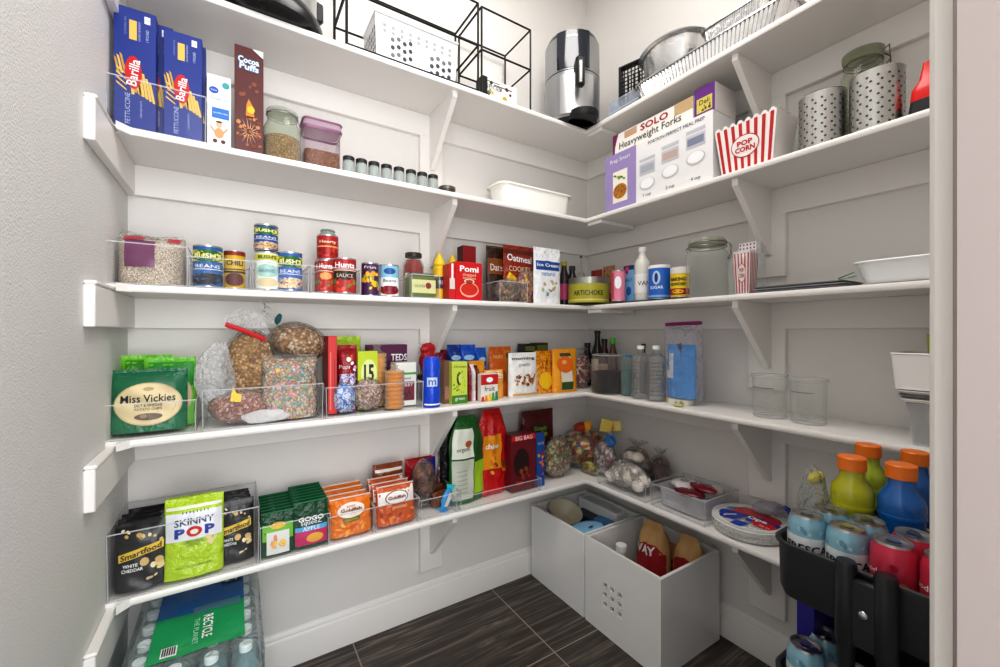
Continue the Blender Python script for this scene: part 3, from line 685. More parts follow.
loc,rz=at('B','r',c,xf,.14); thing('meal_prep_box','large white carton with a lilac panel and printed container pictures','box',m,loc,rz)
zt=ZS['B']+h
# SOLO box
y0,y1=RY(613,-.222),RY(693,-.222); w=y0-y1; hh=.085
m,S=carton(w,.11,hh,mat('#f3efe9',.5)); m.poly([(-w/2,0),(-w/2,hh),(-w/2+.03,hh),(-w/2+.012,hh*.4),(-w/2+.01,0)],mat('#7a2a5a',.4),S); m.rect(-w*.33,-w*.16,hh*.62,hh*.95,mat('#c9a58a',.5),S)
m.text('SOLO',w*.06,hh*.75,w*.34,mat('#a81428',.4),S,hh*.30,0,.02,.0014); m.text('Heavyweight Forks',-.005,hh*.30,w*.78,INK,S,hh*.42)
m.rect(w*.30,w*.5,hh*.5,hh,mat('#c8ac82',.5),S)
thing('fork_box','long low carton of plastic forks lying on the meal prep box','box',m,(-.222+.055,(y0+y1)/2,zt+.001),-PI/2)
y0,y1=RY(694.5,-.222),RY(715,-.222); w=y0-y1
m,S=carton(w,.13,.098,mat('#efeae6',.5)); m.rect(-w/2,w/2,0,.098,mat('#6a2a86',.4),S); m.rect(-w*.38,w*.38,.01,.06,mat('#d8c860',.5),S,off=.0012); m.text('Deli',0,.045,w*.5,INK,S,off=.002); m.scatter(-w*.3,w*.3,.015,.03,6,[BRN,mat('#8a5a20',.5)],.003,.006,S,9,.0018)
thing('purple_box','small carton with a purple front panel on top of the meal prep box','box',m,(-.222+.065,(y0+y1)/2,zt+.001),-PI/2)
# popcorn bucket
y0,y1=RY(714,-.235),RY(777,-.235); w=y0-y1; d=.17; h=ZP(-.235,RY(714,-.235),131)-ZS['B']; h=max(h,.155)
def popcorn(w,d,h,txt=True,k=.80,ns=8,oneside=False):
    m=M(); PW=mat('#f7f2ee',.45); st=mat('#c8202c',.45); N=8
    for side in range(4):
        A=w if side%2==0 else d; B=d if side%2==0 else w
        rot=Matrix.Rotation(side*PI/2,4,'Z')
        def S(a,b,o=0.,A=A,B=B,rot=rot):
            q=k+(1-k)*b/h; return tuple(rot@Vector((a*q,-B/2*q-o,b)))
        vs=[];fs=[];n=48
        for i in range(n+1):
            a=-A/2+A*i/n; tp=h*(.93+.07*abs(math.sin(PI*i/n*N/2*2)))
            vs+=[S(a,0),S(a,tp)]
        for i in range(n): fs.append((2*i,2*i+2,2*i+3,2*i+1))
        m.add(vs,fs,PW)
        for i in range(ns if (side==0 or not oneside) else 0):
            a=-A/2+A*(i+.5)/ns; m.rect(a-A/ns*.22,a+A/ns*.22,.003,h*.93,st,S,1,6,.0008)
        if txt and side in (0,):
            m.ell(0,h*.48,A*.25,h*.22,st,S,30,1,.0014); m.ell(0,h*.48,A*.235,h*.2,PW,S,30,1,.0018)
            m.text('POP',0,h*.54,A*.27,st,S,h*.10,0,.04,.0024); m.text('CORN',0,h*.42,A*.36,st,S,h*.10,0,.04,.0024)
    m.add([(-w/2*k,-d/2*k,.001),(w/2*k,-d/2*k,.001),(w/2*k,d/2*k,.001),(-w/2*k,d/2*k,.001)],[(0,1,2,3)],PW)
    return m
thing('popcorn_bucket','red and white striped square popcorn bucket on the upper right shelf','bucket',popcorn(w,d*.8,h,True,.8,8,True),(-.235+d/2*.82,(y0+y1)/2,ZS['B']+.001),-PI/2)
m=M(); PL=mat('#f3f1ec',.3); loft(m,[rr(.07,.07,0,.02),rr(.095,.095,.145,.025),rr(.1,.1,.15,.025)],PL,True,False); 
thing('white_cup','plain white plastic tub beside the striped popcorn bucket','tub',m,(-.075,y1-.052,ZS['B']+.001),-PI/2)
# steel utensil holders with holes painted on as dark discs
def holder(r,h,redside=False):
    m=M(); seg=48; rows=26
    vs=[];fs=[]
    SSx=mat('#bdbcb9',.28,1.)
    hol=set()
    for j in range(rows+1):
        for i in range(seg): a=2*PI*i/seg; vs.append((r*math.sin(a),-r*math.cos(a),h*j/rows))
    for j in range(rows):
        for i in range(seg):
            if 2<=j<24 and j%2==0 and (i+(j//2)%2)%2==0 and False: continue
            fs.append((j*seg+i,j*seg+(i+1)%seg,(j+1)*seg+(i+1)%seg,(j+1)*seg+i))
    m.add(vs,fs,SSx); 
    Sq=cyl(r)
    for j in range(2,24,2):       # dark discs paint the shade of punched holes, no openings cut
        for i in range(seg):
            if (i+(j//2)%2)%3==0: m.ell(r*(2*PI*(i+.5)/seg if i<seg/2 else 2*PI*(i+.5)/seg-2*PI),h*(j+.5)/rows,.0030,.0030,mat('#4a4846',.5),Sq,10,1,.0006)
    m.lathe([(r,h),(r+.001,h+.001),(r-.002,h+.001),(r-.002,h-.01)],SSx,48); m.lathe([(0,.002),(r,.002)],SSx,48)
    m.lathe([(r-.0025,.003),(r-.0025,h-.01)],mat('#8a8986',.4,.9),48)
    return m
hc=[]
for (u0,u1,vt,lb) in ((798,849,80,'perforated steel utensil holder beside the white tub and popcorn bucket'),(852,903,68,'perforated steel utensil holder nearest the door jamb beside the red bottle')):
    xc=-.175; y0,y1=RY(u0,xc),RY(u1,xc); r=.055; yc=(y0+y1)/2; h=.155; hc.append(yc)
    thing('utensil_holder',lb,'utensil holder',holder(r,h),(xc,yc,ZS['B']+.001),-PI/2,'perforated steel utensil holders')
# big clip jar standing behind
g=M(); r=.05; ZJ=ZP(-.062,(hc[0]+hc[1])/2,50)-ZS['B']-.226; g.lathe([(0,0),(r*.9,0),(r,.01),(r,.15+ZJ),(r*.8,.18+ZJ),(r*.8,.19+ZJ)],clear('#eef0e6',.08,1.,.03,.4),32)
l=M(); l.lathe([(r*.84,.19+ZJ),(r*.95,.2+ZJ),(r*.95,.215+ZJ),(r*.5,.225+ZJ),(0,.226+ZJ)],clear('#c8ccb4',.35,1.,.03,.5),32)
wr=M()
for z in (.185+ZJ,.203+ZJ): wr.tube([(r*.87*math.sin(a),-r*.87*math.cos(a),z) for a in [2*PI*i/24 for i in range(24)]],.0018,mat('#77735f',.3,.9),6,closed=True)
wr.tube([(r*.87,.0,.2+ZJ),(r*1.15,.0,.21+ZJ),(r*1.2,0,.17+ZJ),(r*.9,0,.15+ZJ)],.0018,mat('#77735f',.3,.9),6); wr.tube([(r*.87,.02,.2+ZJ),(r*1.1,.02,.185+ZJ),(r*1.1,.02,.15+ZJ)],.0018,mat('#77735f',.3,.9),6)
thing('large_clip_jar','large clip top glass jar standing behind the steel utensil holders','jar',g,(-.062,(hc[0]+hc[1])/2+.002,ZS['B']+.001),-PI/2,None,[('lid',l),('wire_clip',wr)])
# red bottle
yc=hc[1]-.098; m=M(); RD=mat('#e01810',.25)
loft(m,[rr(.055,.035,.035,.012),rr(.06,.04,.05,.014),rr(.055,.036,.075,.014),rr(.03,.022,.095,.008),rr(.016,.014,.135,.005)],RD)
b=M(); loft(b,[rr(.066,.044,0,.014),rr(.068,.046,.01,.014),rr(.06,.04,.045,.014)],mat('#202022',.3))
thing('red_dispenser','glossy red bottle with a black base beside the last steel holder','bottle',m,(-.185,yc,ZS['B']+.001),-PI/2,None,[('black_base',b)])
# ================================================================== helpers for placing by run
def pk(name,label,cat,s,side,u0,u1,vt,front,t,mt,design=None,kind='stand',seed=1,group=None,tilt=0.,turn=0.,z0=0.,parts=(),hmul=1.,wr=.0035,crimp=None,hh=None,narrow=0.,back=None,topn=0.):
    c,w,h=(fb if side=='b' else fr)(s,u0,u1,vt,front); h=(h-z0)*hmul
    if hh: h=hh
    m,S=pouch(w,h,t,mt,kind,seed,wr,crimp=crimp,narrow=narrow,back=back,topn=topn)
    if design: design(m,S,w,h)
    loc,rz=at(s,side,c,front,t,z0+.001)
    if tilt: loc=(loc[0],loc[1],loc[2]+abs(math.sin(tilt))*t*.5)
    return thing(name,label,cat,m,loc,rz+turn,group,parts,(tilt,0) if tilt else None)
def bx(name,label,cat,s,side,u0,u1,vt,front,d,mt,design=None,group=None,turn=0.,z0=0.,tilt=0.,parts=(),hh=None,sidem=None):
    c,w,h=(fb if side=='b' else fr)(s,u0,u1,vt,front); h-=z0
    if hh: h=hh
    m,S=carton(w,d,h,mt)
    if design: design(m,S,w,h)
    if sidem:
        m.rect(-d/2,d/2,.002,h-.002,sidem,flatx(-w/2,-1) if side=='b' else flatx(w/2,1))
    loc,rz=at(s,side,c,front,d,z0+.0008)
    return thing(name,label,cat,m,loc,rz+turn,group,parts,(tilt,0) if tilt else None)
def cn(label,s,side,u0,u1,vt,yc,lab,design,z0=0.,group='food cans on the middle shelf',lidm=None,name='food_can',cat='can',turn=0.,r=None,hh=None,parts=()):
    f=fb if side=='b' else fr
    c,w,h=f(s,u0,u1,vt,yc); h=(hh or h-z0); r=r or w/2*.95
    m,S=can(r,h,lab,lid=lidm)
    if design: design(m,S,r,h)
    loc=(c,yc,ZS[s]+z0+.001) if side=='b' else (yc,c,ZS[s]+z0+.001)
    # turn the label towards the room's door
    a=math.atan2(CAM[0]-loc[0],-(CAM[1]-loc[1]))*.8 if side=='b' else -PI/2+.35
    return thing(name,label,cat,m,loc,a+turn,group,parts)
zc=ZS['C']
# ---------------- bin one: bag of rice
BINT=.99; c0,w0,h0=fb('C',104,188,240,-.238)
put_bin('C','b',c0,-.238,w0,.19,.105,'clear bin on the middle shelf against the left wall with the grain bag')
RICE=food(['#f2e8d6','#e6d8c0','#faf4ea','#dccbb0','#c9a898'],420,.6,.3)
m,S=pouch(w0*.86,.135,.11,RICE,'bag',11,.006); prect(m,S,-w0*.32,w0*.06,.045,.128,mat('#7a4468',.35),off=.004)
for a0,a1 in ((-w0*.36,-w0*.1),(w0*.2,w0*.36)): prect(m,S,a0,a1,.118,.133,mat('#c03040',.35),off=.0035)
f=M(); f.add([(-w0*.44,-.02,.118),(w0*.44,-.02,.118),(w0*.40,.01,.148),(0,.012,.137),(-w0*.40,.01,.150)],[(0,1,2,3,4)],BAGC)
thing('grain_bag','clear bag of pale grain with a purple label and red top edge','bag',m,(c0,-.148,zc+.004),0,None,[('film',f)])
# ---------------- cans
BEAN=mat('#1d4f9c',.4); 
def bush(cols,body2=None):
    def d(m,S,r,h):
        W=PI*r*.62
        if body2: m.rect(-PI*r*.95,PI*r*.95,h*.05,h*.42,body2,S,30,2,.0004)
        prect(m,S,-W*.7,W*.7,h*.62,h*.88,mat('#d9d04a',.4),off=.0006); m.ell(0,h*.75,W*.62,h*.15,mat('#2d6a3a',.4),S,20,2,.0012); m.text("BUSH'S",0,h*.75,W*.95,mat('#f4ecb0',.4),S,h*.12,0,.03,.0022)
        m.text('BEANS',0,h*.50,W*.9,W_,S,h*.08,0,0,.0014); m.rect(-W*.6,W*.6,h*.42,h*.435,W_,S,8,1,.001)
        m.ell(0,h*.2,W*.85,h*.14,mat(cols[0],.5),S,20,3,.0008); m.scatter(-W*.7,W*.7,h*.10,h*.30,34,[mat(c,.5) for c in cols[1:]],r*.07,r*.13,S,3,.0012)
    return d
put_bin('C','b',(BX(189,-.24)+BX(251,-.24))/2,-.238,BX(251,-.24)-BX(189,-.24),.19,.082,'clear bin on the middle shelf with the black bean can')
g1=mat('#2a6a9a',.4)
cn('blue and green bean can with dark beans, front of the second bin','C','b',191,223,247.5,-.18,mat('#2464a8',.4),bush(['#1a1614','#2a2220','#3a302c','#101010']),.004)
cn('yellow and brown chili can behind the dark bean can','C','b',223,246,252.5,-.165,mat('#d9b22a',.4),lambda m,S,r,h:(m.rect(-PI*r*.9,PI*r*.9,h*.88,h*.985,mat('#8a2a1a',.4),S,26,1,.0006),m.text('CHILI',0,h*.68,r*1.6,INK,S,h*.13,0,.03),m.rect(-r*1.5,r*1.5,h*.5,h*.53,INK,S,14,1,.001),m.ell(0,h*.25,r*.95,h*.17,mat('#5a1f14',.5),S,20,3,.001),m.rect(-r*1.4,r*1.4,h*.42,h*.47,INK,S,14,1,.001)),.004)
put_bin('C','b',(BX(252.5,-.24)+BX(309,-.24))/2,-.238,BX(309,-.24)-BX(252.5,-.24),.19,.082,'clear bin on the middle shelf with the stacked blue bean cans')
cn('pale green and white bean can under the upper blue can','C','b',254,280,253.5,-.185,mat('#e6efe6',.4),lambda m,S,r,h:(prect(m,S,-r*1.3,r*1.3,h*.78,h*.93,mat('#d9d04a',.4)),m.text("BUSH'S",0,h*.855,r*1.5,mat('#2d5a3a',.4),S,h*.09,0,.03,.002),m.ell(0,h*.5,r,h*.17,mat('#a8cfc4',.4),S,20,3,.0006),m.text('BEANS',0,h*.5,r*1.3,mat('#2a6a8a',.4),S),m.ell(0,h*.2,r*.9,h*.12,mat('#d8c8a0',.5),S,18,3,.0008)),.004)
hl=ZP(BX(267,-.185),-.185,253.5)-zc
cn('blue bean can on top of the pale one','C','b',253,279,226.5,-.185,BEAN,bush(['#e0c49a','#c9a070','#d8b088','#b98a5a']),hl+.003)
cn('blue bean can in front of the stacked pair, right side','C','b',277,303,254,-.192,mat('#2f68b4',.4),bush(['#e8d2b0','#d0a878','#c08858','#e0be90']),.004)
put_bin('C','b',(BX(311,-.24)+BX(360.5,-.24))/2,-.238,BX(360.5,-.24)-BX(311,-.24),.19,.082,'clear bin on the middle shelf with the red tomato cans')
TOM=mat('#b01c1e',.38)
def tomato(txt='Hunts',dark=False):
    def d(m,S,r,h):
        m.text(txt,0,h*.80,r*1.7,W_,S,h*.16,0,.03,.0014); m.rect(-PI*r*.8,PI*r*.8,h*.64,h*.665,CREAM,S,20,1,.0006)
        if dark: m.rect(-PI*r*.8,PI*r*.8,h*.38,h*.63,mat('#2a1a1a',.4),S,20,2,.0006); m.text('SAUCE',0,h*.5,r*1.4,CREAM,S,h*.1,0,0,.0016)
        else: m.ell(0,h*.5,r*.8,h*.11,mat('#e8a860',.4),S,18,3,.0008)
        m.scatter(-r*1.1,r*1.1,h*.08,h*.36,16,[mat('#d8402a',.4),mat('#e86a3a',.4),mat('#c02a20',.4),mat('#6a9a3a',.4)],r*.15,r*.32,S,4,.001)
    return d
cn('red tomato can at the back left under the lidded red can','C','b',314,333,262,-.155,TOM,tomato(),.004)
cn('red tomato can in front of the red stack, left','C','b',317,334,261,-.205,TOM,tomato(),.004)
cn('red and black tomato sauce can, right front of the red cans','C','b',332,357,260,-.195,TOM,tomato('Hunts',True),.004)
hl=ZP(BX(325,-.16),-.155,262)-zc
l=M(); l.lathe([(.024,.078),(.026,.08),(.026,.086),(.021,.094),(.024,.098),(.02,.102),(0,.102)],clear('#b9c8c0',.45,.9,.1,.4),24)
cn('red tomato can with a clear pull lid stacked highest','C','b',316,339,239,-.158,TOM,lambda m,S,r,h:(m.text('Hearty',0,h*.7,r*1.6,CREAM,S,h*.15,0,.02),m.rect(-PI*r*.8,PI*r*.8,h*.5,h*.55,mat('#e8b060',.4),S,20,1,.0006),m.scatter(-r,r,h*.1,h*.4,10,[mat('#d8402a',.4),mat('#8a1414',.4)],r*.15,r*.3,S,4,.001)),hl+.002,hh=.082,parts=[('lid',l)])
cn('purple and yellow fruit can left of the light blue can','C','b',361,379,264,-.195,mat('#4a2050',.4),lambda m,S,r,h:(m.text('Fruit',0,h*.86,r*1.4,W_,S,h*.08),m.scatter(-r*1.1,r*1.1,h*.22,h*.68,20,[YEL,mat('#e8c850',.4),mat('#d9a030',.4),mat('#8fa040',.4)],r*.2,r*.36,S,7,.001)))
cn('light blue and white bean can with red beans pictured','C','b',379,399,266,-.20,mat('#eef2f2',.4),lambda m,S,r,h:(m.rect(-PI*r*.9,PI*r*.9,h*.6,h*.97,mat('#8fc3dc',.4),S,20,2,.0005),m.ell(0,h*.79,r*.6,h*.1,mat('#1d5a9a',.4),S,18,2,.001),m.text('Beans',0,h*.5,r*1.3,INK,S,h*.1),m.ell(0,h*.2,r*1.1,h*.14,mat('#8a1a2a',.4),S,18,3,.0008),m.scatter(-r,r,h*.1,h*.3,14,[mat('#b03a4a',.4),mat('#6a1020',.4)],r*.1,r*.18,S,4,.001)))
# red sauce jar
c,w,h=fb('C',398,420,256,-.15); r=w/2*.95
g,ps,S=jar(r,h,.88,mat('#8a1408',.5,0,0,80),GLASS,.72,.17,mat('#2f2a26',.4),r*.80,.016); prect(g,S,-r*1.5,r*1.5,h*.14,h*.56,mat('#e8dcc4',.45),off=.0008); g.ell(r*.2,h*.46,r*.6,h*.1,mat('#8a2a20',.4),S,18,2,.0016); g.text('SAUCE',0,h*.28,r*1.4,INK,S)
thing('sauce_jar','glass jar of red sauce with dark lid behind the green jar','jar',g,(c,-.15,zc+.001),.3,None,ps)
put_bin('C','b',BX(426,-.24),-.238,.105,.19,.082,'clear bin on the middle shelf with the squat green jar')
c,w,h=fb('C',406,436,275,-.215); 
m=M(); loft(m,[rr(w*.9,.06,0),rr(w*.94,.064,.006),rr(w*.94,.064,h*.8),rr(w*.86,.056,h*.86)],mat('#6d7a44',.2,0,.2,60)); S=flat(-.032); m.rect(-w*.4,w*.42,h*.16,h*.72,mat('#d8d8a0',.45),S); m.ell(w*.16,h*.48,w*.1,w*.1,mat('#8a2a20',.4),S,16,1,.0012); m.text('OLIVES',-w*.14,h*.45,w*.36,mat('#4a5a2a',.4),S,off=.0012)
l=M(); loft(l,[rr(w*.84,.056,h*.86),rr(w*.86,.058,h*.88),rr(w*.84,.056,h)],mat('#5a6048',.4))
thing('green_jar','squat green jar with pale label in the bin below the yellow bottle','jar',m,(c,-.205+.02,zc+.004),0,None,[('lid',l)])
# squeeze bottles
for (u0,u1,vt,yc,bc,cc,lc,lb) in ((432.5,446,254,-.135,'#e8c018','#f0d030','#3a2a20','yellow squeeze bottle with a cone cap above the green jar'),(447,458,255,-.12,'#efece4','#e8c838','#c83028','white squeeze bottle with a yellow tip behind the red cartons')):
    c,w,h=fb('C',u0,u1,vt,yc); r=w/2*.95
    m=M(); m.lathe([(0,.001),(r,.002),(r,h*.5),(r*.9,h*.6),(r*.95,h*.68),(r*.6,h*.76),(0,h*.76)],mat(bc,.35),24); S=cyl(r); m.rect(-r*1.4,r*1.4,h*.25,h*.5,mat(lc,.4),S,14,2,.0008); m.text('MUSTARD' if 'yellow squeeze' in lb else 'RANCH',0,h*.38,r*1.5,W_,S,h*.08)
    cp=M(); cp.lathe([(r*.75,h*.72),(r*.9,h*.76),(r*.7,h*.86),(r*.35,h*.95),(r*.2,h),(0,h)],mat(cc,.35),20)
    thing('squeeze_bottle',lb,'bottle',m,(c,yc,zc+.001),.25,'squeeze bottles',[('cone_cap',cp)])
# tomato cartons
def pomi(m,S,w,h):
    m.text('Pomi',0,h*.82,w*.72,W_,S,h*.16,0,.03); m.text('chopped',0,h*.66,w*.5,CREAM,S); m.text('tomatoes',0,h*.58,w*.5,CREAM,S)
    m.ell(0,h*.28,w*.36,h*.2,mat('#e8b0a0',.4),S,24,1,.001); m.ell(0,h*.29,w*.32,h*.16,mat('#d03020',.4),S,24,1,.0014); m.ell(0,h*.5,w*.2,h*.06,CREAM,S,18,1,.001); m.ell(0,h*.5,w*.15,h*.04,mat('#b84030',.4),S,18,1,.0014)
bx('tomato_carton','bright red tomato carton with a white word standing in front','carton','C','b',456,482,262.5,-.225,.06,mat('#d01820',.35),pomi)
bx('tomato_carton','red and white carton showing its side left of the bright red carton','carton','C','b',449,455.5,264,-.22,.055,mat('#c8242a',.4),lambda m,S,w,h:(m.rect(-w*.4,w*.4,h*.3,h*.6,mat('#d8d4cc',.5),S),m.text('1',0,h*.8,w*.3,W_,S)),z0=0)
bx('tomato_carton','dark red narrow carton rising behind the bright red carton','carton','C','b',463,476,246,-.14,.05,mat('#8a1018',.35),lambda m,S,w,h:m.text('TOMATO',0,h*.7,w*.7,mat('#c86a60',.4),S),sidem=mat('#4a2018',.4))
# ---------------- snack bin
put_bin('C','b',BX(514,-.24),-.238,.135,.19,.082,'clear bin on the middle shelf with cookies and candy bags')
pk('snack_pouch','dark brown pouch with white word behind the cookie bag','pouch','C','b',489,512,247,-.13,.035,film('#3a2014'),lambda m,S,w,h:(prect(m,S,-w*.45,w*.45,h*.5,h*.78,mat('#8a4a1c',.3)),m.text('Dates',-w*.05,h*.62,w*.6,W_,S,h*.12)),seed=2,crimp=mat('#5a4020',.3))
pk('snack_pouch','red brown pouch with white lettering leaning behind the snack bin','pouch','C','b',503,536,246,-.145,.035,film('#9c3018'),lambda m,S,w,h:(m.text('Oatmeal',0,h*.78,w*.8,W_,S,h*.12,-.05,.02,.003),prect(m,S,-w*.48,w*.48,h*.86,h*.93,mat('#6a2010',.3)),m.text('COOKIES',0,h*.6,w*.7,CREAM,S,h*.09,0,0,.003),m.scatter(-w*.4,w*.4,h*.1,h*.5,12,[mat('#c88a4a',.4),mat('#8a4a20',.4)],.008,.014,S,4,.002)),seed=3)
COOK=food(['#9a6a3a','#5a3018','#c89a60','#3a2010'],70,.6,.8)
CANDY=food(['#e08a1a','#7a2a6a','#f0c830','#5a3018','#d8a868','#c83028'],90,.4,.7)
def bagof(name,label,cat,s,side,u0,u1,vt,front,t,cont,seed,extra=None,group=None,fill=.8,parts=(),z0=0.,tuft=True,col=None):
    c,w,h=(fb if side=='b' else fr)(s,u0,u1,vt,front); h-=z0
    m=M(); m.blob((0,0,h*fill*.5),(w*.49,t*.48,h*fill*.5),BAGC,seed,.10,24,14,flat=.001)
    if tuft:
        R=random.Random(seed); vs=[];n=16;fs=[]
        for j,(rr_,z) in enumerate(((.10,fill*.93),(.05,fill*1.02),(.11,fill*1.10),(.20,1.02))):
            for i in range(n):
                a=2*PI*i/n; k=1+.35*math.sin(a*5+seed+j*.5)*(j>0); vs.append((w*rr_*1.6*k*math.cos(a),t*rr_*k*math.sin(a),h*z+h*.03*math.sin(a*3)*(j==3)))
        for j in range(3):
            for i in range(n): fs.append((j*n+i,j*n+(i+1)%n,(j+1)*n+(i+1)%n,(j+1)*n+i))
        m.add(vs,fs,BAGC)
    k=M(); k.blob((0,0,h*fill*.47),(w*.46,t*.44,h*fill*.46),cont,seed,.10,24,14,flat=.003)
    if extra: extra(k,w,h,t)
    loc,rz=at(s,side,c,front,t,z0+.001)
    return thing(name,label,cat,m,loc,rz,group,[('contents',k,None,(),'stuff')]+list(parts))
bagof('cookie_bag','clear bag of brown cookies at the front of the cookie and candy bin','bag','C','b',489,521,278,-.228,.06,COOK,3,fill=1.0,tuft=False)
bagof('candy_bag','clear bag of orange and purple wrapped candy in the snack bin','bag','C','b',521,545,268,-.225,.06,CANDY,5,fill=.98,tuft=False)
m,S=pouch(.055,.05,.02,film('#e8b818'),'pillow',3); c,_,_=fb('C',500,516,262,-.165)
thing('yellow_packet','small crumpled yellow packet resting on the cookie bag','packet',m,(c,-.175,zc+.078),.2,None,(),(0,.5))
def waterc(m,S,w,h):
    prect(m,S,-w*.5,w*.5,h*.60,h*.76,mat('#1f4f9c',.35)); m.ell(0,h*.70,w*.28,h*.07,mat('#1f4f9c',.35),S,18,2,.0016); m.text('Ice Cream',0,h*.69,w*.8,W_,S,h*.06,0,.02,.003); m.text('natural',0,h*.54,w*.5,mat('#3a78c0',.4),S)
    m.scatter(-w*.42,w*.42,h*.80,h*.95,22,[mat('#7a8aa8',.4)],.0012,.002,S,3,.001)
    m.scatter(-w*.25,w*.3,h*.14,h*.46,14,[mat('#c8a868',.5),mat('#8a9aa8',.5),mat('#a8b890',.5)],.005,.01,S,6,.0012)
pk('snack_pouch','white pouch with a blue band across its upper part','pouch','C','b',534,562,248,-.222,.045,film('#eef0f2'),waterc,seed=8)
# bottles and tin in the corner, on a dark turntable
m=M(); m.lathe([(0,0),(.115,0),(.12,.003),(.12,.008),(.115,.009),(0,.009)],mat('#3c4046',.35),40)
thing('turntable','dark round turntable under the corner bottles on the middle shelf','turntable',m,(-.155,-.15,zc+.001),0)
zt=.0105
def btl(label,s,side,u0,u1,vt,yc,col,capc,z0=0.,lab=None,sh=.6,caph=.02,name='sauce_bottle',neck=None,nk=.82,group='bottles and jars in the shelf corner',glass=False,txt=None,rib=0,lr=(.15,.5),r=None):
    c,w,h=(fb if side=='b' else fr)(s,u0,u1,vt,yc); h-=z0; r=r or w/2*.95
    m,ps,S=bottle(r,h,col if glass else mat(col,.25),neck or r*.45,mat(capc,.4),caph,sh,nk,rib=rib)
    if lab: m.rect(-r*2,r*2,h*lr[0],h*lr[1],mat(lab,.45),S,18,3,.0008)
    if txt: m.text(txt,0,h*sum(lr)/2,r*1.6,INK if lab!='#141416' else W_,S,off=.0016)
    loc=(c,yc,ZS[s]+z0+.001) if side=='b' else (yc,c,ZS[s]+z0+.001)
    return thing(name,label,'bottle',m,loc,-PI/4+.1,group,ps)
btl('dark bottle with a yellow green cap beside the blue banded white pouch','C','b',561.5,571,262,-.12,'#2a1a20','#a8a030',0,'#b03a6a')
btl('small dark bottle with pink label behind the yellow green tin','C','b',567,577,266,-.13,'#241a1c','#2a2a2a',zt,'#c8507a')
btl('tall thin clear glass bottle with dark stopper in the corner','C','b',577,585,256,-.10,clear('#f0f2ee',.12,1.,.03,.5),'#5a5048',zt,None,.5,.012,'glass_bottle',.005,.7,glass=True)
# yellow green tin
c,w,h=fb('C',572,608,283,-.19)
m=M(); r=w/2*.80; m.lathe([(0,0),(r,.001),(r,.004),(r*1.0,h*.72),(r,h*.75,mat('#a8aaa0',.3,.8)),(r*.98,h,mat('#a8aaa0',.3,.8)),(r*.9,h,mat('#a8aaa0',.3,.8)),(0,h-.002)],mat('#b3ad3c',.4),36); S=cyl(r); m.text('ARTICHOKE',0,h*.38,r*1.5,mat('#3a4a20',.4),S,h*.2,0,.02); m.rect(-r*2,r*2,h*.08,h*.14,mat('#e0d878',.4),S,20,1)
thing('flat_round_tin','wide yellow green tin with silver lid in the corner of the middle shelf','tin',m,(-.215,-.215,zc+.0115),-PI/4,None)
pk('candy_pouch','red and white packet standing in the corner behind the yellow green tin','packet','C','r',589,600,270,-.10,.03,film('#a82820'),lambda m,S,w,h:(prect(m,S,-w*.3,w*.3,h*.35,h*.75,mat('#f0e8e0',.4)),m.text('1',0,h*.55,w*.2,RED,S)),seed=4,z0=zt,wr=.002)
pk('candy_pouch','red packet with brown picture right of the red and white packet','packet','C','r',601,613,266,-.09,.03,art(['#a82820','#c8a070','#5a2018'],60,.3,1.),seed=5,wr=.002)
# dark board under the baking things
y0,y1=RY(612,-.17),RY(690,-.17)
m=M(); m.box(-(y0-y1)/2,(y0-y1)/2,-.075,.075,0,.006,mat('#30343a',.4),.002); thing('dark_board','thin dark board under the baking cans on the middle shelf','board',m,(-.155,(y0+y1)/2-.004,zc+.001),-PI/2)
z1=.008
cn('pink and white can at the left front of the dark board','C','r',613,624,271,-.212,mat('#e890a8',.4),lambda m,S,r,h:(m.rect(-r*1.6,-r*.3,h*.1,h*.9,mat('#d04a78',.4),S,8,2,.0008),m.ell(r*.3,h*.6,r*.5,h*.2,W_,S,16,2,.001)),z1,'baking cans on the middle shelf',W_)
bx('baking_box','light blue carton with a dark blue lid next to the pink can','carton','C','r',623,633,266,-.17,.05,mat('#7fb2dc',.4),lambda m,S,w,h:(m.rect(-w/2-.0005,w/2+.0005,h*.88,h+.0005,mat('#143a64',.4),S),m.text('SALT',0,h*.6,w*.7,NAVY,S),m.ell(0,h*.3,w*.25,h*.12,mat('#2a68b0',.4),S)),z0=z1)
m=M(); m.blob((0,0,.03),(.032,.022,.03),film('#e27a98'),4,.15,16,10); m.blob((.01,-.02,.03),(.012,.01,.018),mat('#c8284a',.4),2,.05)
thing('pink_bag','small round pink bag resting on top of the light blue carton','bag',m,(-.145,RY(630,-.145),zc+z1+.106),-PI/2)
btl('white plastic bottle with white cap between the blue carton and blue can','C','r',636,649,248,-.15,'#e9e7de','#f6f6f4',z1,'#f6f4ee',.68,.018,'white_bottle',txt='VAN',nk=.86)
cn('bright blue can with white lid and small picture','C','r',650,669.5,266,-.165,mat('#2a6fd0',.38),lambda m,S,r,h:(m.rect(-PI*r*.9,PI*r*.9,h*.9,h*.99,W_,S,26,1,.0008),m.ell(0,h*.62,r*.36,h*.2,mat('#bcd8f0',.4),S,18,2,.001),m.ell(0,h*.62,r*.15,h*.14,NAVY,S,14,2,.0016),m.text('SUGAR',0,h*.34,r*1.2,W_,S,h*.09,0,.02),m.rect(-r*1.3,r*1.3,h*.06,h*.12,mat('#8fc0ec',.4),S,12,1)),z1,'baking cans on the middle shelf',W_)
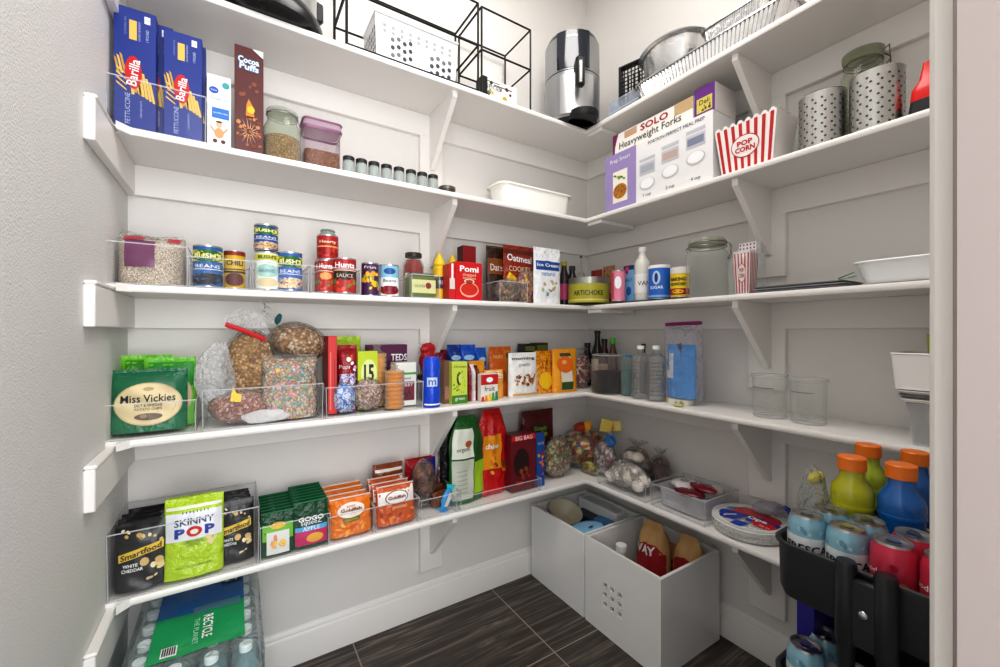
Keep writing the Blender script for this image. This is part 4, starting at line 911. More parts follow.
cn('yellow can with white top and black lettering beside the clip top jar','C','r',671.5,689,268,-.165,mat('#f0d020',.38),lambda m,S,r,h:(m.rect(-PI*r*.9,PI*r*.9,h*.78,h*.99,mat('#ece8e0',.4),S,26,2,.0008),m.text('BAKING',0,h*.6,r*1.6,INK,S,h*.12,0,.03),m.text('POWDER',0,h*.44,r*1.6,INK,S,h*.1,0,.03),m.rect(-r*1.4,r*1.4,h*.1,h*.3,mat('#a82018',.4),S,12,2),m.ell(0,h*.2,r*.6,h*.07,YEL,S,14,1,.0016)),z1,'baking cans on the middle shelf',W_)
m,S=carton(.05,.04,.012,mat('#8a2a28',.4)); thing('red_lid_tin','flat dark red tin lying on the blue can','tin',m,(-.13,RY(662,-.14),zc+z1+.113),-PI/2)
# big clip top jar
def clipjar(label,s,u0,u1,vt,xc,cont=None):
    c,w,h=fr(s,u0,u1,vt,xc); r=w/2*.93
    g=M(); g.lathe([(0,.001),(r*.92,.001),(r,.01),(r,h*.66),(r*.96,h*.74),(r*.80,h*.81),(r*.80,h*.85)],clear('#f6f8f6',.05,1.,.03,.4),36)
    l=M(); l.lathe([(r*.84,h*.86),(r*.9,h*.88),(r*.9,h*.93),(r*.82,h*.97),(r*.4,h),(0,h)],clear('#d3d6c8',.35,1.,.03,.45),32)
    wc=M(); wm=mat('#77735f',.3,.9)
    for z in (.84,.9): wc.tube([(r*.9*math.sin(a),-r*.9*math.cos(a),h*z) for a in [2*PI*i/24 for i in range(24)]],.0016,wm,6,closed=True)
    wc.tube([(r*.9,-.01,h*.9),(r*1.08,-.01,h*.86),(r*1.1,-.01,h*.7),(r*.98,-.01,h*.62),(r*.98,.01,h*.62),(r*1.1,.01,h*.7),(r*1.08,.01,h*.86)],.0016,wm,6); wc.tube([(-r*.9,0,h*.88),(-r*1.05,0,h*.84),(-r*.95,0,h*.8)],.0016,wm,6)
    ps=[('lid',l),('wire_clip',wc)]
    if cont: k=M(); k.lathe([(0,.005),(r*.9,.005),(r*.93,.012),(r*.93,h*.12),(0,h*.13)],cont,24); ps.append(('contents',k,None,(),'stuff'))
    thing('clip_jar',label,'jar',g,(xc,c,ZS[s]+.001),-PI/2+.3,None,ps)
clipjar('big empty clip top glass jar on the middle right shelf beside the yellow can','C',688,728,238.5,-.155)
# popcorn box inside a glass jar, dotted bag on top
c,w,h=fr('C',728,765,252,-.155); r=w/2*.93
g=M(); g.lathe([(0,.001),(r*.92,.001),(r,.012),(r*1.0,h*.72),(r*.9,h*.84),(r*.80,h*.9),(r*.84,h)],clear('#f6f9f9',.05,1.,.03,.4),36)
thing('glass_canister','wide glass canister holding the small striped popcorn box','canister',g,(-.155,c,zc+.001),0)
pb=popcorn(.055,.055,h*.98,True,.78,5); thing('popcorn_box','small red and white striped popcorn box inside the glass canister','box',pb,(-.155,c+.0,zc+.006),-PI/2)
m,S=carton(.056,.03,.075,mat('#f5f1f1',.5)); 
for i in range(5):
    for jj in range(6): m.ell(-.022+i*.011,.008+jj*.012,.0026,.0034,mat('#8a2a48',.5),S,8,1)
thing('dotted_bag','white paper bag with dark red dots standing above the striped popcorn box','bag',m,(-.125,c+.003,zc+.105),-PI/2,None,(),(0,0))
# flat sheet trays, green tag, white tray
y0,y1=RY(752,-.22),RY(846,-.22); w=y0-y1
for i in range(3):
    m=M(); loft(m,[rr(w*.9,.13,0,.01),rr(w,.15,.005,.012),rr(w,.15,.0065,.012)],mat(['#7c7e82','#a4a7aa','#8a8c90'][i],.4,.15)); thing('sheet_tray',['lowest thin dark sheet tray under the other two','middle thin grey sheet tray of the flat stack','topmost thin sheet tray of the flat stack on the middle shelf'][i],'tray',m,(-.14,(y0+y1)/2+i*.003,zc+.001+i*.0068),-PI/2,'thin sheet trays')
m=M(); g_=mat('#2fa050',.4); m.add([(-.02,0,.0),(.0,-.006,.001),(.018,-.004,.006),(.02,.01,.006),(.0,.012,.002),(-.02,.014,.0)],[(0,1,2,3,4,5)],g_); m.add([(-.018,-.012,.0015),(.014,.0,.016),(.014,.01,.016),(-.018,.004,.0015)],[(0,1,2,3)],g_)
thing('green_tag','small green plastic tag between the sheet trays and white tray','tag',m,(-.215,RY(847,-.215)+.0,zc+.0225),-PI/2)
y0,y1=RY(855,-.20),-1.40; w=y0-y1
WT=mat('#f3f5f6',.3); m=M(); loft(m,[rr(w*.82,.12,.0,.02),rr(w*.9,.14,.012,.025),rr(w*1.0,.17,.052,.03),rr(w*1.04,.18,.056,.03)],WT,True,False); loft(m,[rr(w*1.0,.17,.055,.03),rr(w*.88,.13,.014,.02)],WT,False,True)
m.tube(rr(w*1.04,.18,.056,.03),.003,WT,6,closed=True)
thing('white_tray','white oval serving tray with flared rim on the middle shelf near the door','tray',m,(-.125,(y0+y1)/2,zc+.006),-PI/2)
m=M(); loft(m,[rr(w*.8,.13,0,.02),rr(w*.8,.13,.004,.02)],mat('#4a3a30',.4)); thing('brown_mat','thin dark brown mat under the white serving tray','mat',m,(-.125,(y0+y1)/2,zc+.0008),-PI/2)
# ================================================================== LOWER SHELF (D)
zd=ZS['D']
def chip(m,S,w,h,bandc='#1d6a48',full=True):
    prect(m,S,-w*.40,w*.46,h*.58,h*.93,mat(bandc,.35),off=.0012)
    m.ell(-w*.0,h*.44,w*.44,h*.34,mat('#cdb98c',.45),S,36,5,.003); m.ell(-w*.0,h*.44,w*.42,h*.32,mat('#e0d0a6',.45),S,36,5,.0036)
    m.text('Miss Vickies',0,h*.53,w*.70,INK,S,h*.12,0,.008,.0055)
    m.text('SALT & VINEGAR',0,h*.42,w*.36,mat('#6a5a3a',.5),S,h*.045,0,.01,.0055); m.text('POTATO CHIPS',0,h*.36,w*.34,mat('#6a5a3a',.5),S,h*.04,0,.01,.0055)
    m.ell(0,h*.24,w*.18,h*.055,mat('#7a6a5c',.5),S,20,2,.005); m.ell(-w*.06,h*.25,w*.05,h*.035,mat('#a8957c',.5),S,14,1,.006); m.ell(0,h*.68,w*.07,h*.03,mat('#b9a372',.5),S,16,1,.0046)
DG=film('#23724e')
pk('chip_bag','bright green chip bag at the back left against the wall','bag','D','b',106,165,358,-.115,.05,film('#86d838'),lambda m,S,w,h:chip(m,S,w,h,'#3a9a2a'),'bag',3,'green potato chip bags',wr=.007)
pk('chip_bag','bright green chip bag at the back right of its bin','bag','D','b',142,199,360,-.145,.05,film('#78d040'),lambda m,S,w,h:chip(m,S,w,h,'#2f9a3a'),'bag',9,'green potato chip bags',wr=.007)
pk('chip_bag','dark green chip bag with oval cream label at the front of its bin','bag','D','b',107,187,373,-.214,.055,DG,chip,'bag',5,'green potato chip bags',tilt=-.08,wr=.006)
x0,x1=BX(101,-.243),BX(196,-.243); put_bin('D','b',(x0+x1)/2,-.243,x1-x0,.21,.088,'clear bin of green chip bags against the left wall')
x0,x1=BX(202,-.24),BX(323,-.24); xm=(x0+x1)/2; put_bin('D','b',xm,-.24,x1-x0,.21,.11,'wide clear bin of bagged cereal on the lower shelf')
OATS=food(['#d9a55a','#c08c45','#e8c080','#a87838'],130,.6,.9); FLK=food(['#d4a468','#b07c48','#ecc894','#c08c54','#f4e0c4'],120,.6,.9)
MARS=food(['#ecd2a8','#dcb880','#f4ead8','#e0b47c','#f0a8b4','#8accd0','#f0dcb8'],150,.6,.8); GRN2=food(['#c87c64','#e0a888','#a86050','#f0d0bc','#b8685a'],170,.6,.8)
# ring cereal bag (leaning, tall, with red clip)
c=BX(249,-.17); h=.235
FLM=clear('#ffffff',.26,1.6,.15,.25,1.,30.)
k=M(); k.blob((.018,0,.155),(.072,.045,.115),OATS,4,.08,26,16); f=M(); f.blob((.016,-.002,.155),(.077,.05,.122),BAGC,4,.08,26,16)
f.blob((-.075,-.03,.14),(.05,.02,.09),FLM,7,.2,20,12)
vs=[(-.05,-.012,.275),(.045,-.006,.255),(.075,.0,.262),(.05,.004,.315),(.02,.006,.332),(-.03,.006,.335),(-.055,.0,.31)]
f.add(vs,[(0,1,2,3,4,5,6)],FLM)
cl=M(); cl.tube([(-.05,-.03,.288),(0,-.035,.27),(.06,-.03,.243)],.007,mat('#d4202a',.3),8)
thing('cereal_bag','tall clear bag of small ring cereal closed with a red clip','bag',f,(c,-.165,zd+.004),0,'clear bags of cereal',[('contents',k,None,(),'stuff'),('clip',cl,'red bag clip')])
# marshmallow cereal
c,w,h=fb('D',259,321,357,-.215)
m,S=pouch(w,h,.075,BAGC,'bag',7,.004); k,_=pouch(w*.95,h*.95,.068,MARS,'bag',7,.004)
k.scatter(-w*.38,w*.38,h*.2,h*.8,16,[mat('#4a98a8',.5),mat('#e8a0b0',.5),mat('#7ab87a',.5),mat('#e8d080',.5)],.005,.008,lambda a,b,o=0.:_(a,b,o),5,.001)
thing('cereal_bag','clear bag of pastel marshmallow cereal at the right front of its bin','bag',m,(c,-.185,zd+.004),0,'clear bags of cereal',[('contents',k,None,(),'stuff')])
# round bag on top with teal tie
c=BX(297,-.14)
k=M(); k.blob((0,0,0),(.083,.055,.058),FLK,9,.07,26,16); f=M(); f.blob((0,0,0),(.088,.06,.063),BAGC,9,.07,26,16)
f.add([(-.07,0,.03),(-.078,.01,.04),(-.11,.01,.08),(-.15,.005,.095),(-.13,-.005,.055),(-.09,-.01,.03)],[(0,1,2,3,4,5)],FLM)
ti=M(); ti.blob((-.080,-.004,.052),(.009,.008,.018),mat('#1f5a62',.4),2,.2,10,8)
thing('cereal_bag','rounded clear bag of brown flakes with a teal tie lying on top','bag',f,(c,-.135,zd+.238),.0,'clear bags of cereal',[('contents',k,None,(),'stuff'),('tie',ti,'teal tie')],(0,.30))
# small granola bag
c=BX(232,-.18)
k=M(); k.blob((0,0,.044),(.078,.04,.044),GRN2,12,.08,24,14,flat=.002); f=M(); f.blob((.003,0,.046),(.083,.044,.048),BAGC,12,.08,24,14,flat=.001)
ti=M(); ti.poly([(-.024,.070),(.004,.066),(.006,.088),(-.008,.092),(-.016,.112),(-.02,.094)],mat('#e8c820',.4),flat(-.048))
thing('cereal_bag','small clear bag of reddish granola with a yellow tie at the bottom left','bag',f,(c,-.19,zd+.003),0,'clear bags of cereal',[('contents',k,None,(),'stuff'),('tie',ti,'yellow tie')])
m=M(); m.blob((0,0,.018),(.06,.012,.02),clear('#ffffff',.6,.9,.12,.35,.9,30.),3,.2,18,10,flat=.001); thing('empty_bag','crumpled empty clear bag at the bottom front of the cereal bin','bag',m,(BX(266,-.228),-.2275,zd+.003))
# ---- red / lime bin
x0,x1=BX(326,-.24),BX(423,-.24); put_bin('D','b',(x0+x1)/2,-.24,x1-x0,.20,.095,'clear bin on the lower shelf crowded with candy and ice cream wafers')
bx('candy_box','tall bright red narrow box at the left end of the candy bin','box','D','b',328,337,338,-.205,.10,mat('#c81a1c',.35),lambda m,S,w,h:(m.rect(-w*.3,-w*.15,h*.05,h*.8,mat('#e86a60',.3),S),m.rect(w*.2,w*.3,h*.1,h*.7,mat('#8a1010',.3),S)),sidem=mat('#a01418',.35))
pk('candy_pouch','lime green pouch with red corner behind the tall red box','pouch','D','b',330,362,338,-.09,.04,film('#a8c828'),lambda m,S,w,h:(prect(m,S,-w*.5,-w*.1,h*.3,h*.75,mat('#c8242a',.35)),m.text('Sour',.0,h*.8,w*.4,RED,S,off=.003)),'bag',2,turn=.0)
pk('candy_pouch','dark red pouch with orange stripe and white swirl in the candy bin','pouch','D','b',339,359,347,-.175,.05,film('#a01a28'),lambda m,S,w,h:(m.ell(0,h*.78,w*.12,w*.12,W_,S,14,1,.002),m.text('Pops',-w*.2,h*.66,w*.5,W_,S,off=.003),m.poly([(w*.02,h*.2),(w*.12,h*.2),(w*.2,h*.85),(w*.1,h*.85)],mat('#e87a20',.35),S,.004),m.ell(w*.28,h*.55,w*.12,h*.2,mat('#6a1a4a',.35),S,16,2,.004),m.scatter(w*.1,w*.4,h*.3,h*.75,9,[mat('#e8a8c0',.4),W_],.004,.008,S,5,.005)),'bag',3)
bx('snack_box','lime green box with a black number in the candy bin','box','D','b',358,378,353,-.178,.03,mat('#c3d62c',.38),lambda m,S,w,h:(m.ell(w*.05,h*.62,w*.40,h*.24,mat('#dfe9a0',.4),S,24,1,.001),m.text('15',w*.05,h*.62,w*.5,INK,S,h*.30,0,.03)))
pk('candy_pouch','pink and blue candy packet at the middle front of the candy bin','packet','D','b',340,356,376,-.195,.03,art(['#b8286a','#3a2a7a','#e8e0ea','#2a6ac0'],70,.3,4.),None,'bag',6,wr=.003)
bagof('candy_bag','blue and white crinkled bag at the lower left front of the candy bin','bag','D','b',334,357,384,-.228,.05,art(['#1f5fb8','#e8eef4','#2a78d0','#1a3f90'],50,.3,2.),8,fill=1.0,tuft=False)
bagof('cereal_bag','clear bag of mixed sprinkles and oats at the centre front of the candy bin','bag','D','b',354,386,380,-.222,.06,food(['#d8c0a0','#e8a8b8','#b08a58','#f0e8e0','#a06a8a','#c8b080'],170,.6,.6),9,fill=1.0,tuft=False)
def wafers(label,u0,u1,vt,yc,col,n=9):
    c,w,h=fb('D',u0,u1,vt,yc); r=w/2*.95; m=M(); pr=[(0,.001)]
    hh=h*.93
    for i in range(n): z=hh*i/n; pr+=[(r*.84,z+.001),(r*.92,z+hh/n*.35),(r,z+hh/n*.7),(r*.98,z+hh/n*.92),(r*.84,z+hh/n*.96)]
    pr+=[(0,hh)]
    m.lathe(pr,mat(col,.6,0,.6,200),24)
    f=M(); f.lathe([(r*1.03,0),(r*1.03,hh),(r*.6,hh*1.03),(r*.3,h*1.02),(r*.5,h*1.08)],clear('#ffffff',.05,.9,.1,.5,.6,30.),20)
    thing('wafer_cups',label,'ice cream cups',m,(c,yc,zd+.004),0,'stacks of ice cream wafer cups',[('wrapper',f)])
wafers('taller pale stack of wafer cups in clear wrap, behind','367','x','x',0,'') if False else None
wafers('pale tan stack of wafer cups, rear one in front of the purple box',366,386,351,-.112,'#e0a850',10)
wafers('golden stack of wafer cups, front one',384.5,404,370,-.205,'#dc952a',9)
bx('cracker_box','wide purple box with white lettering at the back wall','box','D','b',376,414,346,-.07,.05,mat('#5a1c48',.38),lambda m,S,w,h:(m.text('TEDS',w*.28,h*.78,w*.42,W_,S,h*.12,0,.02),m.rect(-w*.4,w*.45,h*.62,h*.635,mat('#8a3a6a',.4),S)))
bx('berry_box','white and green carton with a berry picture beside the golden wafer cups','carton','D','b',404,424,364,-.185,.06,mat('#e4e6de',.42),lambda m,S,w,h:(m.rect(-w/2,w/2,h*.72,h*.77,mat('#5aa03a',.4),S),m.rect(-w*.36,w*.4,h*.12,h*.56,mat('#7a1a30',.4),S),m.scatter(-w*.3,w*.34,h*.15,h*.32,16,[mat('#2a1030',.4),mat('#4a1a2a',.4)],.003,.005,S,3,.0014),m.text('BERRY',w*.02,h*.48,w*.6,W_,S,off=.0014),m.text('mixed',0,h*.64,w*.4,INK,S)))
m=M(); m.blob((0,0,.05),(.035,.025,.05),film('#b81c28'),3,.14,18,12,flat=0); m.add([(-.045,0,.118),(-.012,-.004,.092),(.014,-.002,.092),(.05,.0,.125),(.022,.008,.105),(.006,.004,.122),(-.015,.006,.106)],[(0,1,6),(1,2,5,6),(2,3,4),(2,4,5)],mat('#d8d0cc',.3))
m.blob((0,0,.10),(.03,.016,.022),film('#c01c28'),5,.2,16,10)
thing('gift_bag','crumpled bright red bag with white edges at the back wall behind the blue tube','bag',m,(BX(428,-.08),-.08,zd+.105),0)
m,S=carton(.07,.06,.10,mat('#4a3a34',.5)); thing('brown_carton','low dark carton under the crumpled red bag','carton',m,(BX(428,-.08),-.08,zd+.001),0)
# blue tube
c,w,h=fb('D',422.5,440,357,-.22); r=w/2*.93; m=M(); m.lathe([(0,0),(r*.95,.001),(r,.006),(r*1.02,h*.3),(r*.97,h*.6),(r,h*.75),(r*.96,h*.93),(r*.7,h),(0,h)],film('#1a4fd0',.25,.8,40.),24); S=cyl(r*1.01); m.rect(-r*.9,r*.3,h*.42,h*.60,mat('#c8d8f4',.35),S,8,2,.001); m.text('m',-r*.3,h*.5,r*.8,mat('#1a3fa0',.35),S,off=.002); m.rect(-r*1.3,r*1.3,h*.05,h*.08,W_,S,12,1)
thing('blue_tube','bright blue shiny cookie tube standing at the middle of the lower shelf','tube',m,(c,-.22+r*.0,zd+.001),.0)
bx('bar_box','brown box showing a slim front left of the lime giraffe box','box','D','b',444,452,361,-.195,.09,mat('#7a5a44',.42),lambda m,S,w,h:m.rect(-w*.4,w*.4,h*.1,h*.4,mat('#a8786a',.5),S),sidem=mat('#a88a70',.5))
def gir(m,S,w,h):
    m.rect(-w/2,w/2,0,h*.2,mat('#4a8a2a',.4),S); m.text('Chomps',0,h*.88,w*.8,INK,S,h*.07); 
    m.ell(-w*.05,h*.6,w*.16,h*.16,mat('#3a4a1a',.4),S,18,1,.001); m.ell(w*.02,h*.6,w*.11,h*.11,mat('#d8e070',.4),S,18,1,.0014); m.scatter(-w*.4,w*.4,h*.25,h*.8,24,[mat('#8aa838',.4),mat('#5a7a28',.4)],.002,.004,S,3,.0008); m.text('green',0,h*.1,w*.6,W_,S,off=.0016)
bx('giraffe_box','lime green patterned box with dark print, right of the blue tube','box','D','b',452,467.5,362,-.22,.05,mat('#cddc58',.4),gir)
for (u0,u1,vt,lb,cc) in ((449,463,345,'dark blue pouch with light logo, leftmost of the three blue pouches at the back','#14388c'),(462,478,345,'bright blue pouch with light logo, middle of the three blue pouches','#1a56c8'),(477,488,348,'blue pouch with light logo, rightmost of the three blue pouches','#1c60c4')):
    pk('blue_pouch',lb,'pouch','D','b',u0,u1,vt,-.12,.04,film(cc),lambda m,S,w,h:(m.ell(0,h*.76,w*.34,h*.05,mat('#a8d0f0',.35),S,16,2,.002),m.text('mini',0,h*.6,w*.5,W_,S,off=.003)),'bag',int(u0),'blue pouches on the lower shelf')
pk('bar_packet','dark red packet at the left behind the blue tube','packet','D','b',437,450,350,-.09,.03,film('#7a1030'),None,'bag',5)
for i,(u0,u1,cc) in enumerate(((468,473,'#8a2030'),(472.5,477,'#e8e0dc'),(476.5,481,'#6a1a24'))):
    pk('bar_packet',['dark red snack bar packet next to the lime giraffe box','white and red snack bar packet between two dark ones','deep red snack bar packet left of the small rainbow box'][i],'packet','D','b',u0,u1,364+i,-.20,.06,film(cc),(lambda m,S,w,h:(prect(m,S,-w*.4,w*.4,h*.3,h*.6,RED),)) if i==1 else None,'bag',i+3,'snack bar packets',wr=.001)
pk('yellow_pouch','yellow orange curved packet top above the snack bars','packet','D','b',470,486,361,-.15,.04,film('#e8a020'),None,'bag',4)
def rain(m,S,w,h):
    m.rect(-w/2,w/2,h*.6,h*.98,mat('#c8242a',.4),S); m.ell(0,h*.78,w*.2,h*.1,W_,S,14,1,.001)
    for i,cc in enumerate(('#c83028','#e8902a','#f0c830','#5aa03a','#2a8a6a')): m.poly([(-w/2+w*i/5,0),(-w/2+w*(i+1)/5,0),(-w/2+w*(i+.8)/5,h*(.18+.04*i)),(-w/2+w*(i+.2)/5,h*(.16+.04*i))],mat(cc,.4),S,.001+i*.0001)
    m.text('fruit',0,h*.45,w*.6,INK,S,off=.001)
bx('fruit_box','small white box with red top and rainbow stripes','box','D','b',481,498,374,-.225,.05,mat('#eeeae2',.42),rain)
pk('cracker_pouch','pale orange pouch directly behind the small rainbow box','pouch','D','b',486,505,370,-.19,.03,film('#e8a850'),lambda m,S,w,h:prect(m,S,-w*.4,w*.4,h*.7,h*.95,mat('#e8e4dc',.35)),'bag',5)
def orp(m,S,w,h): prect(m,S,w*.18,w*.48,.1*h,h*.92,mat('#c88a1a',.35)); m.ell(w*.33,h*.82,w*.12,h*.06,mat('#5a3a10',.4),S,14,1,.003); m.text('nuts',-w*.15,h*.8,w*.4,mat('#f0c890',.4),S,off=.003); m.ell(-w*.1,h*.4,w*.25,h*.15,mat('#8a3a10',.4),S,18,2,.002)
pk('nut_pouch','tall burnt orange pouch behind the small rainbow box','pouch','D','b',492,514,347,-.165,.05,film('#c4601a'),orp,'stand',6)
def morn(m,S,w,h):
    m.text('morning',0,h*.86,w*.8,INK,S,h*.08,0,.02,.003); m.text('granola',0,h*.72,w*.4,mat('#8a8a8a',.4),S,off=.003); m.scatter(-w*.36,w*.36,h*.28,h*.5,44,[mat('#c88a3a',.5),mat('#a05a1a',.5),mat('#e0b060',.5),mat('#7a4418',.5)],.004,.008,S,6,.003); prect(m,S,-w*.42,w*.42,h*.03,h*.08,mat('#d0a060',.4),off=.002)
pk('granola_pouch','white stand up pouch with granola picture, front of the lower shelf','pouch','D','b',512,540,353,-.225,.055,film('#f0efec'),morn,'stand',4)
pk('dried_fruit_pouch','orange and red pouch with yellow fruit picture between the white and the round windowed pouch','pouch','D','b',538,556,351,-.19,.05,art(['#e88a1a','#c83018','#f0c020','#b84a10'],50,.3,3.),lambda m,S,w,h:(m.ell(0,h*.3,w*.36,h*.2,YEL,S,20,2,.003),m.scatter(-w*.3,w*.3,h*.5,h*.75,12,[mat('#7a2a10',.4),mat('#e8a83a',.4)],.004,.007,S,3,.003)),'stand',9)
def orr(m,S,w,h):
    prect(m,S,-w*.26,w*.2,h*.06,h*.9,mat('#e9e0d0',.4),off=.0025); m.ell(-w*.05,h*.64,w*.32,h*.19,mat('#e8701a',.35),S,26,3,.0045); m.ell(-w*.1,h*.69,w*.1,h*.05,mat('#f8b870',.35),S,14,1,.0055); prect(m,S,-w*.26,w*.2,h*.06,h*.24,mat('#3a5a2a',.4),off=.004); prect(m,S,-w*.26,w*.2,h*.82,h*.9,mat('#4a4a2a',.4),off=.004)
pk('apricot_pouch','orange pouch with big orange circle at the corner end of the back run','pouch','D','b',555,579,349,-.215,.05,film('#eda21e'),orr,'stand',7)
for (u0,u1,vt,lb,cc) in ((524,536,344,'black low box behind the white granola pouch','#1c1c14'),(536,548,343,'dark olive and red box behind the orange and red pouch','#3a2a1a')):
    bx('dark_box',lb,'box','D','b',u0,u1,vt,-.09,.05,mat(cc,.4),lambda m,S,w,h:m.rect(-w*.4,w*.4,h*.85,h*.95,mat('#6a7a3a',.4),S))
# corner and right run
bagof('candy_bag','red and white candy bag in the corner of the lower shelf','bag','D','b',578,594,350,-.175,.05,food(['#b81c24','#f0ece8','#c83a40','#8a1014','#e8c8a0'],110,.4,.5),5,fill=.9)
btl('dark bottle with black cap, tallest in the corner','D','r',593,602,331,-.07,'#1e1614','#111111',0,'#cfc8b8',.55,.014)
btl('brown sauce bottle with black cap beside the tall dark bottle','D','r',600,609,339,-.085,'#3a1a12','#151515',0,'#a89078')
btl('small bottle with bright green cap behind the dark powder jar','D','r',609,617,338,-.075,'#5a3a24','#58b020',0,None,.6,.03)
btl('dark short bottle left of the tall dark bottle','D','b',583,592,343,-.075,'#2a2020','#1c1c1c',0,'#7ab0c8')
btl('dark bottle behind the first clear water bottle','D','r',640,647,344,-.07,'#2a2e30','#222222',0,None)
c,w,h=fr('D',595,622,355,-.185); r=w/2*.93
g,ps,S=jar(r,h,.56,mat('#120a08',.9,0,.4,200,.1),clear('#faf6f4',.05,1.,.03,.4),.92,.1); g.tube([(r*.95*math.sin(a),-r*.95*math.cos(a),h) for a in [2*PI*i/24 for i in range(24)]],.002,EDGE,6,closed=True)
thing('powder_jar','glass jar half full of very dark brown powder','jar',g,(-.185,c,zd+.001),0,None,ps)
c,w,h=fr('D',622,636,356,-.17); r=w/2*.93
g,ps,S=jar(r,h,.6,mat('#6d8284',.3,0,.5,120),clear('#e4f0ee',.08,1.,.03,.4),.9,.1,mat('#3a86b0',.4),r*.5,.012)
thing('green_glass','blue green tinted glass with a blue lid piece beside the powder jar','glass',g,(-.17,c,zd+.001),0,None,ps)
WB=clear('#ffffff',.20,4.,.12,.25,.8,90.)
for (u0,u1,vt,lb) in ((634.5,649,346,'clear ribbed water bottle with white cap, left of the pair'),(649,664.5,346,'clear ribbed water bottle with white cap, nearest the blue zip bag')):
    c,w,h=fr('D',u0,u1,vt,-.19); r=w/2*.93
    r*=1.16; m,ps,S=bottle(r,h,WB,.013,W_,.014,.76,.88,24,.0030,.0150); wt=M(); wt.lathe([(0,.004),(r*.93,.004),(r*.93,h*.6),(r*.5,h*.78),(0,h*.78)],clear('#fbfdfe',.02,.6,.03,.12),20)
    thing('water_bottle',lb,'bottle',m,(-.19,c,zd+.001),0,'clear water bottles on the lower shelf',ps+[('water',wt)])
# zip bag with blue packet
c,w,h=fr('D',664,700,328,-.17)
m,S=pouch(w*1.04,h,.055,clear('#fafaff',.10,1.,.12,.35,.9,30.),'bag',6,.005); z=M(); z.tube([S(-w*.49,h*.975),S(0,h*.985),S(w*.49,h*.99)],.007,mat('#8a1f6a',.35),8)
m2,S2=pouch(w*.78,h*.70,.042,film('#2a9ae0'),'bag',2,.003); prect(m2,S2,-w*.36,-w*.12,h*.25,h*.58,mat('#eef2f2',.4)); m2.poly([(-w*.1,h*.7),(w*.02,h*.72),(w*.1,h*.5)],mat('#2a3440',.4),S2,.003)
m2.text('FACTS',-w*.24,h*.5,w*.18,INK,S2,off=.002)
thing('zip_bag','clear zip bag with a purple zipper around a blue packet','bag',m,(-.17,c,zd+.021),-PI/2,None,[('zipper',z,'purple zipper')])
thing('blue_packet','sky blue packet inside the clear zip bag','packet',m2,(-.17,c,zd+.024),-PI/2)
m=M(); loft(m,[rr(.085,.06,0,.02),rr(.09,.065,.018,.02)],mat('#e8e6da',.4)); m.scatter(-.035,.035,.004,.015,8,[mat('#8aa83a',.4),mat('#c8b060',.4),mat('#8a8478',.4)],.003,.006,flat(-.0335),3)
thing('low_tub','low white tub with small coloured print under the zip bag','tub',m,(-.175,c,zd+.001),-PI/2)
m=M(); m.blob((0,0,.003),(.016,.02,.003),mat('#d8cc80',.5),3,.3,12,6,flat=.0); thing('yellow_scrap','small crumpled yellowish scrap on the shelf edge below the zip bag','scrap',m,(-.228,RY(678,-.228),zd+.001))
# two clear deli containers
for (u0,u1,vt,lb) in ((752,788,375,'empty clear round measuring container, left of the two'),(789,829,379,'empty clear round measuring container, right of the two')):
    xc=-.15; c,w,h=fr('D',u0,u1,vt,xc); r=w/2*.93
    m=M(); m.lathe([(0,.002),(r*.86,.001),(r*.9,.008),(r*.96,h*.93),(r*1.04,h*.94),(r*1.04,h),(r*1.0,h)],clear('#fafbfa',.05,1.,.03,.5),36); m.tube([(r*1.03*math.sin(a),-r*1.03*math.cos(a),h) for a in [2*PI*i/30 for i in range(30)]],.0014,EDGE,6,closed=True)
    S=cyl(r*.94); m.tube([(r*.89*math.sin(a),-r*.89*math.cos(a),.004) for a in [2*PI*i/30 for i in range(30)]],.0014,EDGE,6,closed=True)
    m.rect(-r*.7,r*.9,h*.70,h*.715,mat('#6a6a6a',.5),S,12,1,.001)
    for q in range(3): m.rect(r*.4,r*.7,h*(.2+.15*q),h*(.205+.15*q),mat('#9a9a9a',.5),S,3,1,.001)
    thing('measuring_container',lb,'container',m,(xc,c,zd+.001),-PI/2-.3,'clear measuring containers')
# stacked boxes by the door: clear bin with blue thing, trays, white box, lime box
xc=-.16; y0=RY(906,-.23); w=.17
m=bin_(w,.14,.10,.88,.0025,wallm=clear('#fafcfc',.3,.8,.08,.3)); thing('clear_tub','frosted clear tub holding a blue item at the door end of the lower shelf','tub',m,(-.155,y0-w/2,zd+.001),-PI/2)
m=M(); m.blob((0,0,.028),(.03,.03,.028),mat('#6fc4d4',.4),3,.1,16,10,flat=.001); m.blob((.0,0,.05),(.012,.012,.02),mat('#6fc4d4',.4),3,.1,12,8); thing('blue_sponge','light blue plastic item inside the frosted tub','sponge',m,(-.18,y0-.065,zd+.005),0)
for i,(cc,lb) in enumerate((('#f2f0ea','white flat tray resting on the frosted tub'),('#77767a','grey thin tray stacked over the white flat tray'),('#e2e0dc','pale thin tray directly under the white box'))):
    m=M(); loft(m,[rr(w*(1.06-.02*i),.16,0,.02),rr(w*1.1,.17,.006,.02),rr(w*1.1,.17,.008,.02)],mat(cc,.4)); thing('storage_tray',lb,'tray',m,(-.155,y0-w/2+.004+.004*i,zd+.1035+i*.0095),-PI/2+.02*i,'flat trays by the door')
m=M(); WX=mat('#f6f4f1',.35); loft(m,[rr(w*1.08,.16,0,.012),rr(w*1.16,.175,.085,.014)],WX,True,False); loft(m,[rr(w*1.12,.17,.085,.012),rr(w*1.05,.155,.006,.01)],WX,False,True); m.tube(rr(w*1.15,.173,.085,.014),.0025,WX,6,closed=True)
thing('white_box','open white plastic box stacked above the frosted tub','box',m,(-.155,y0-w/2+.014,zd+.1330),-PI/2)
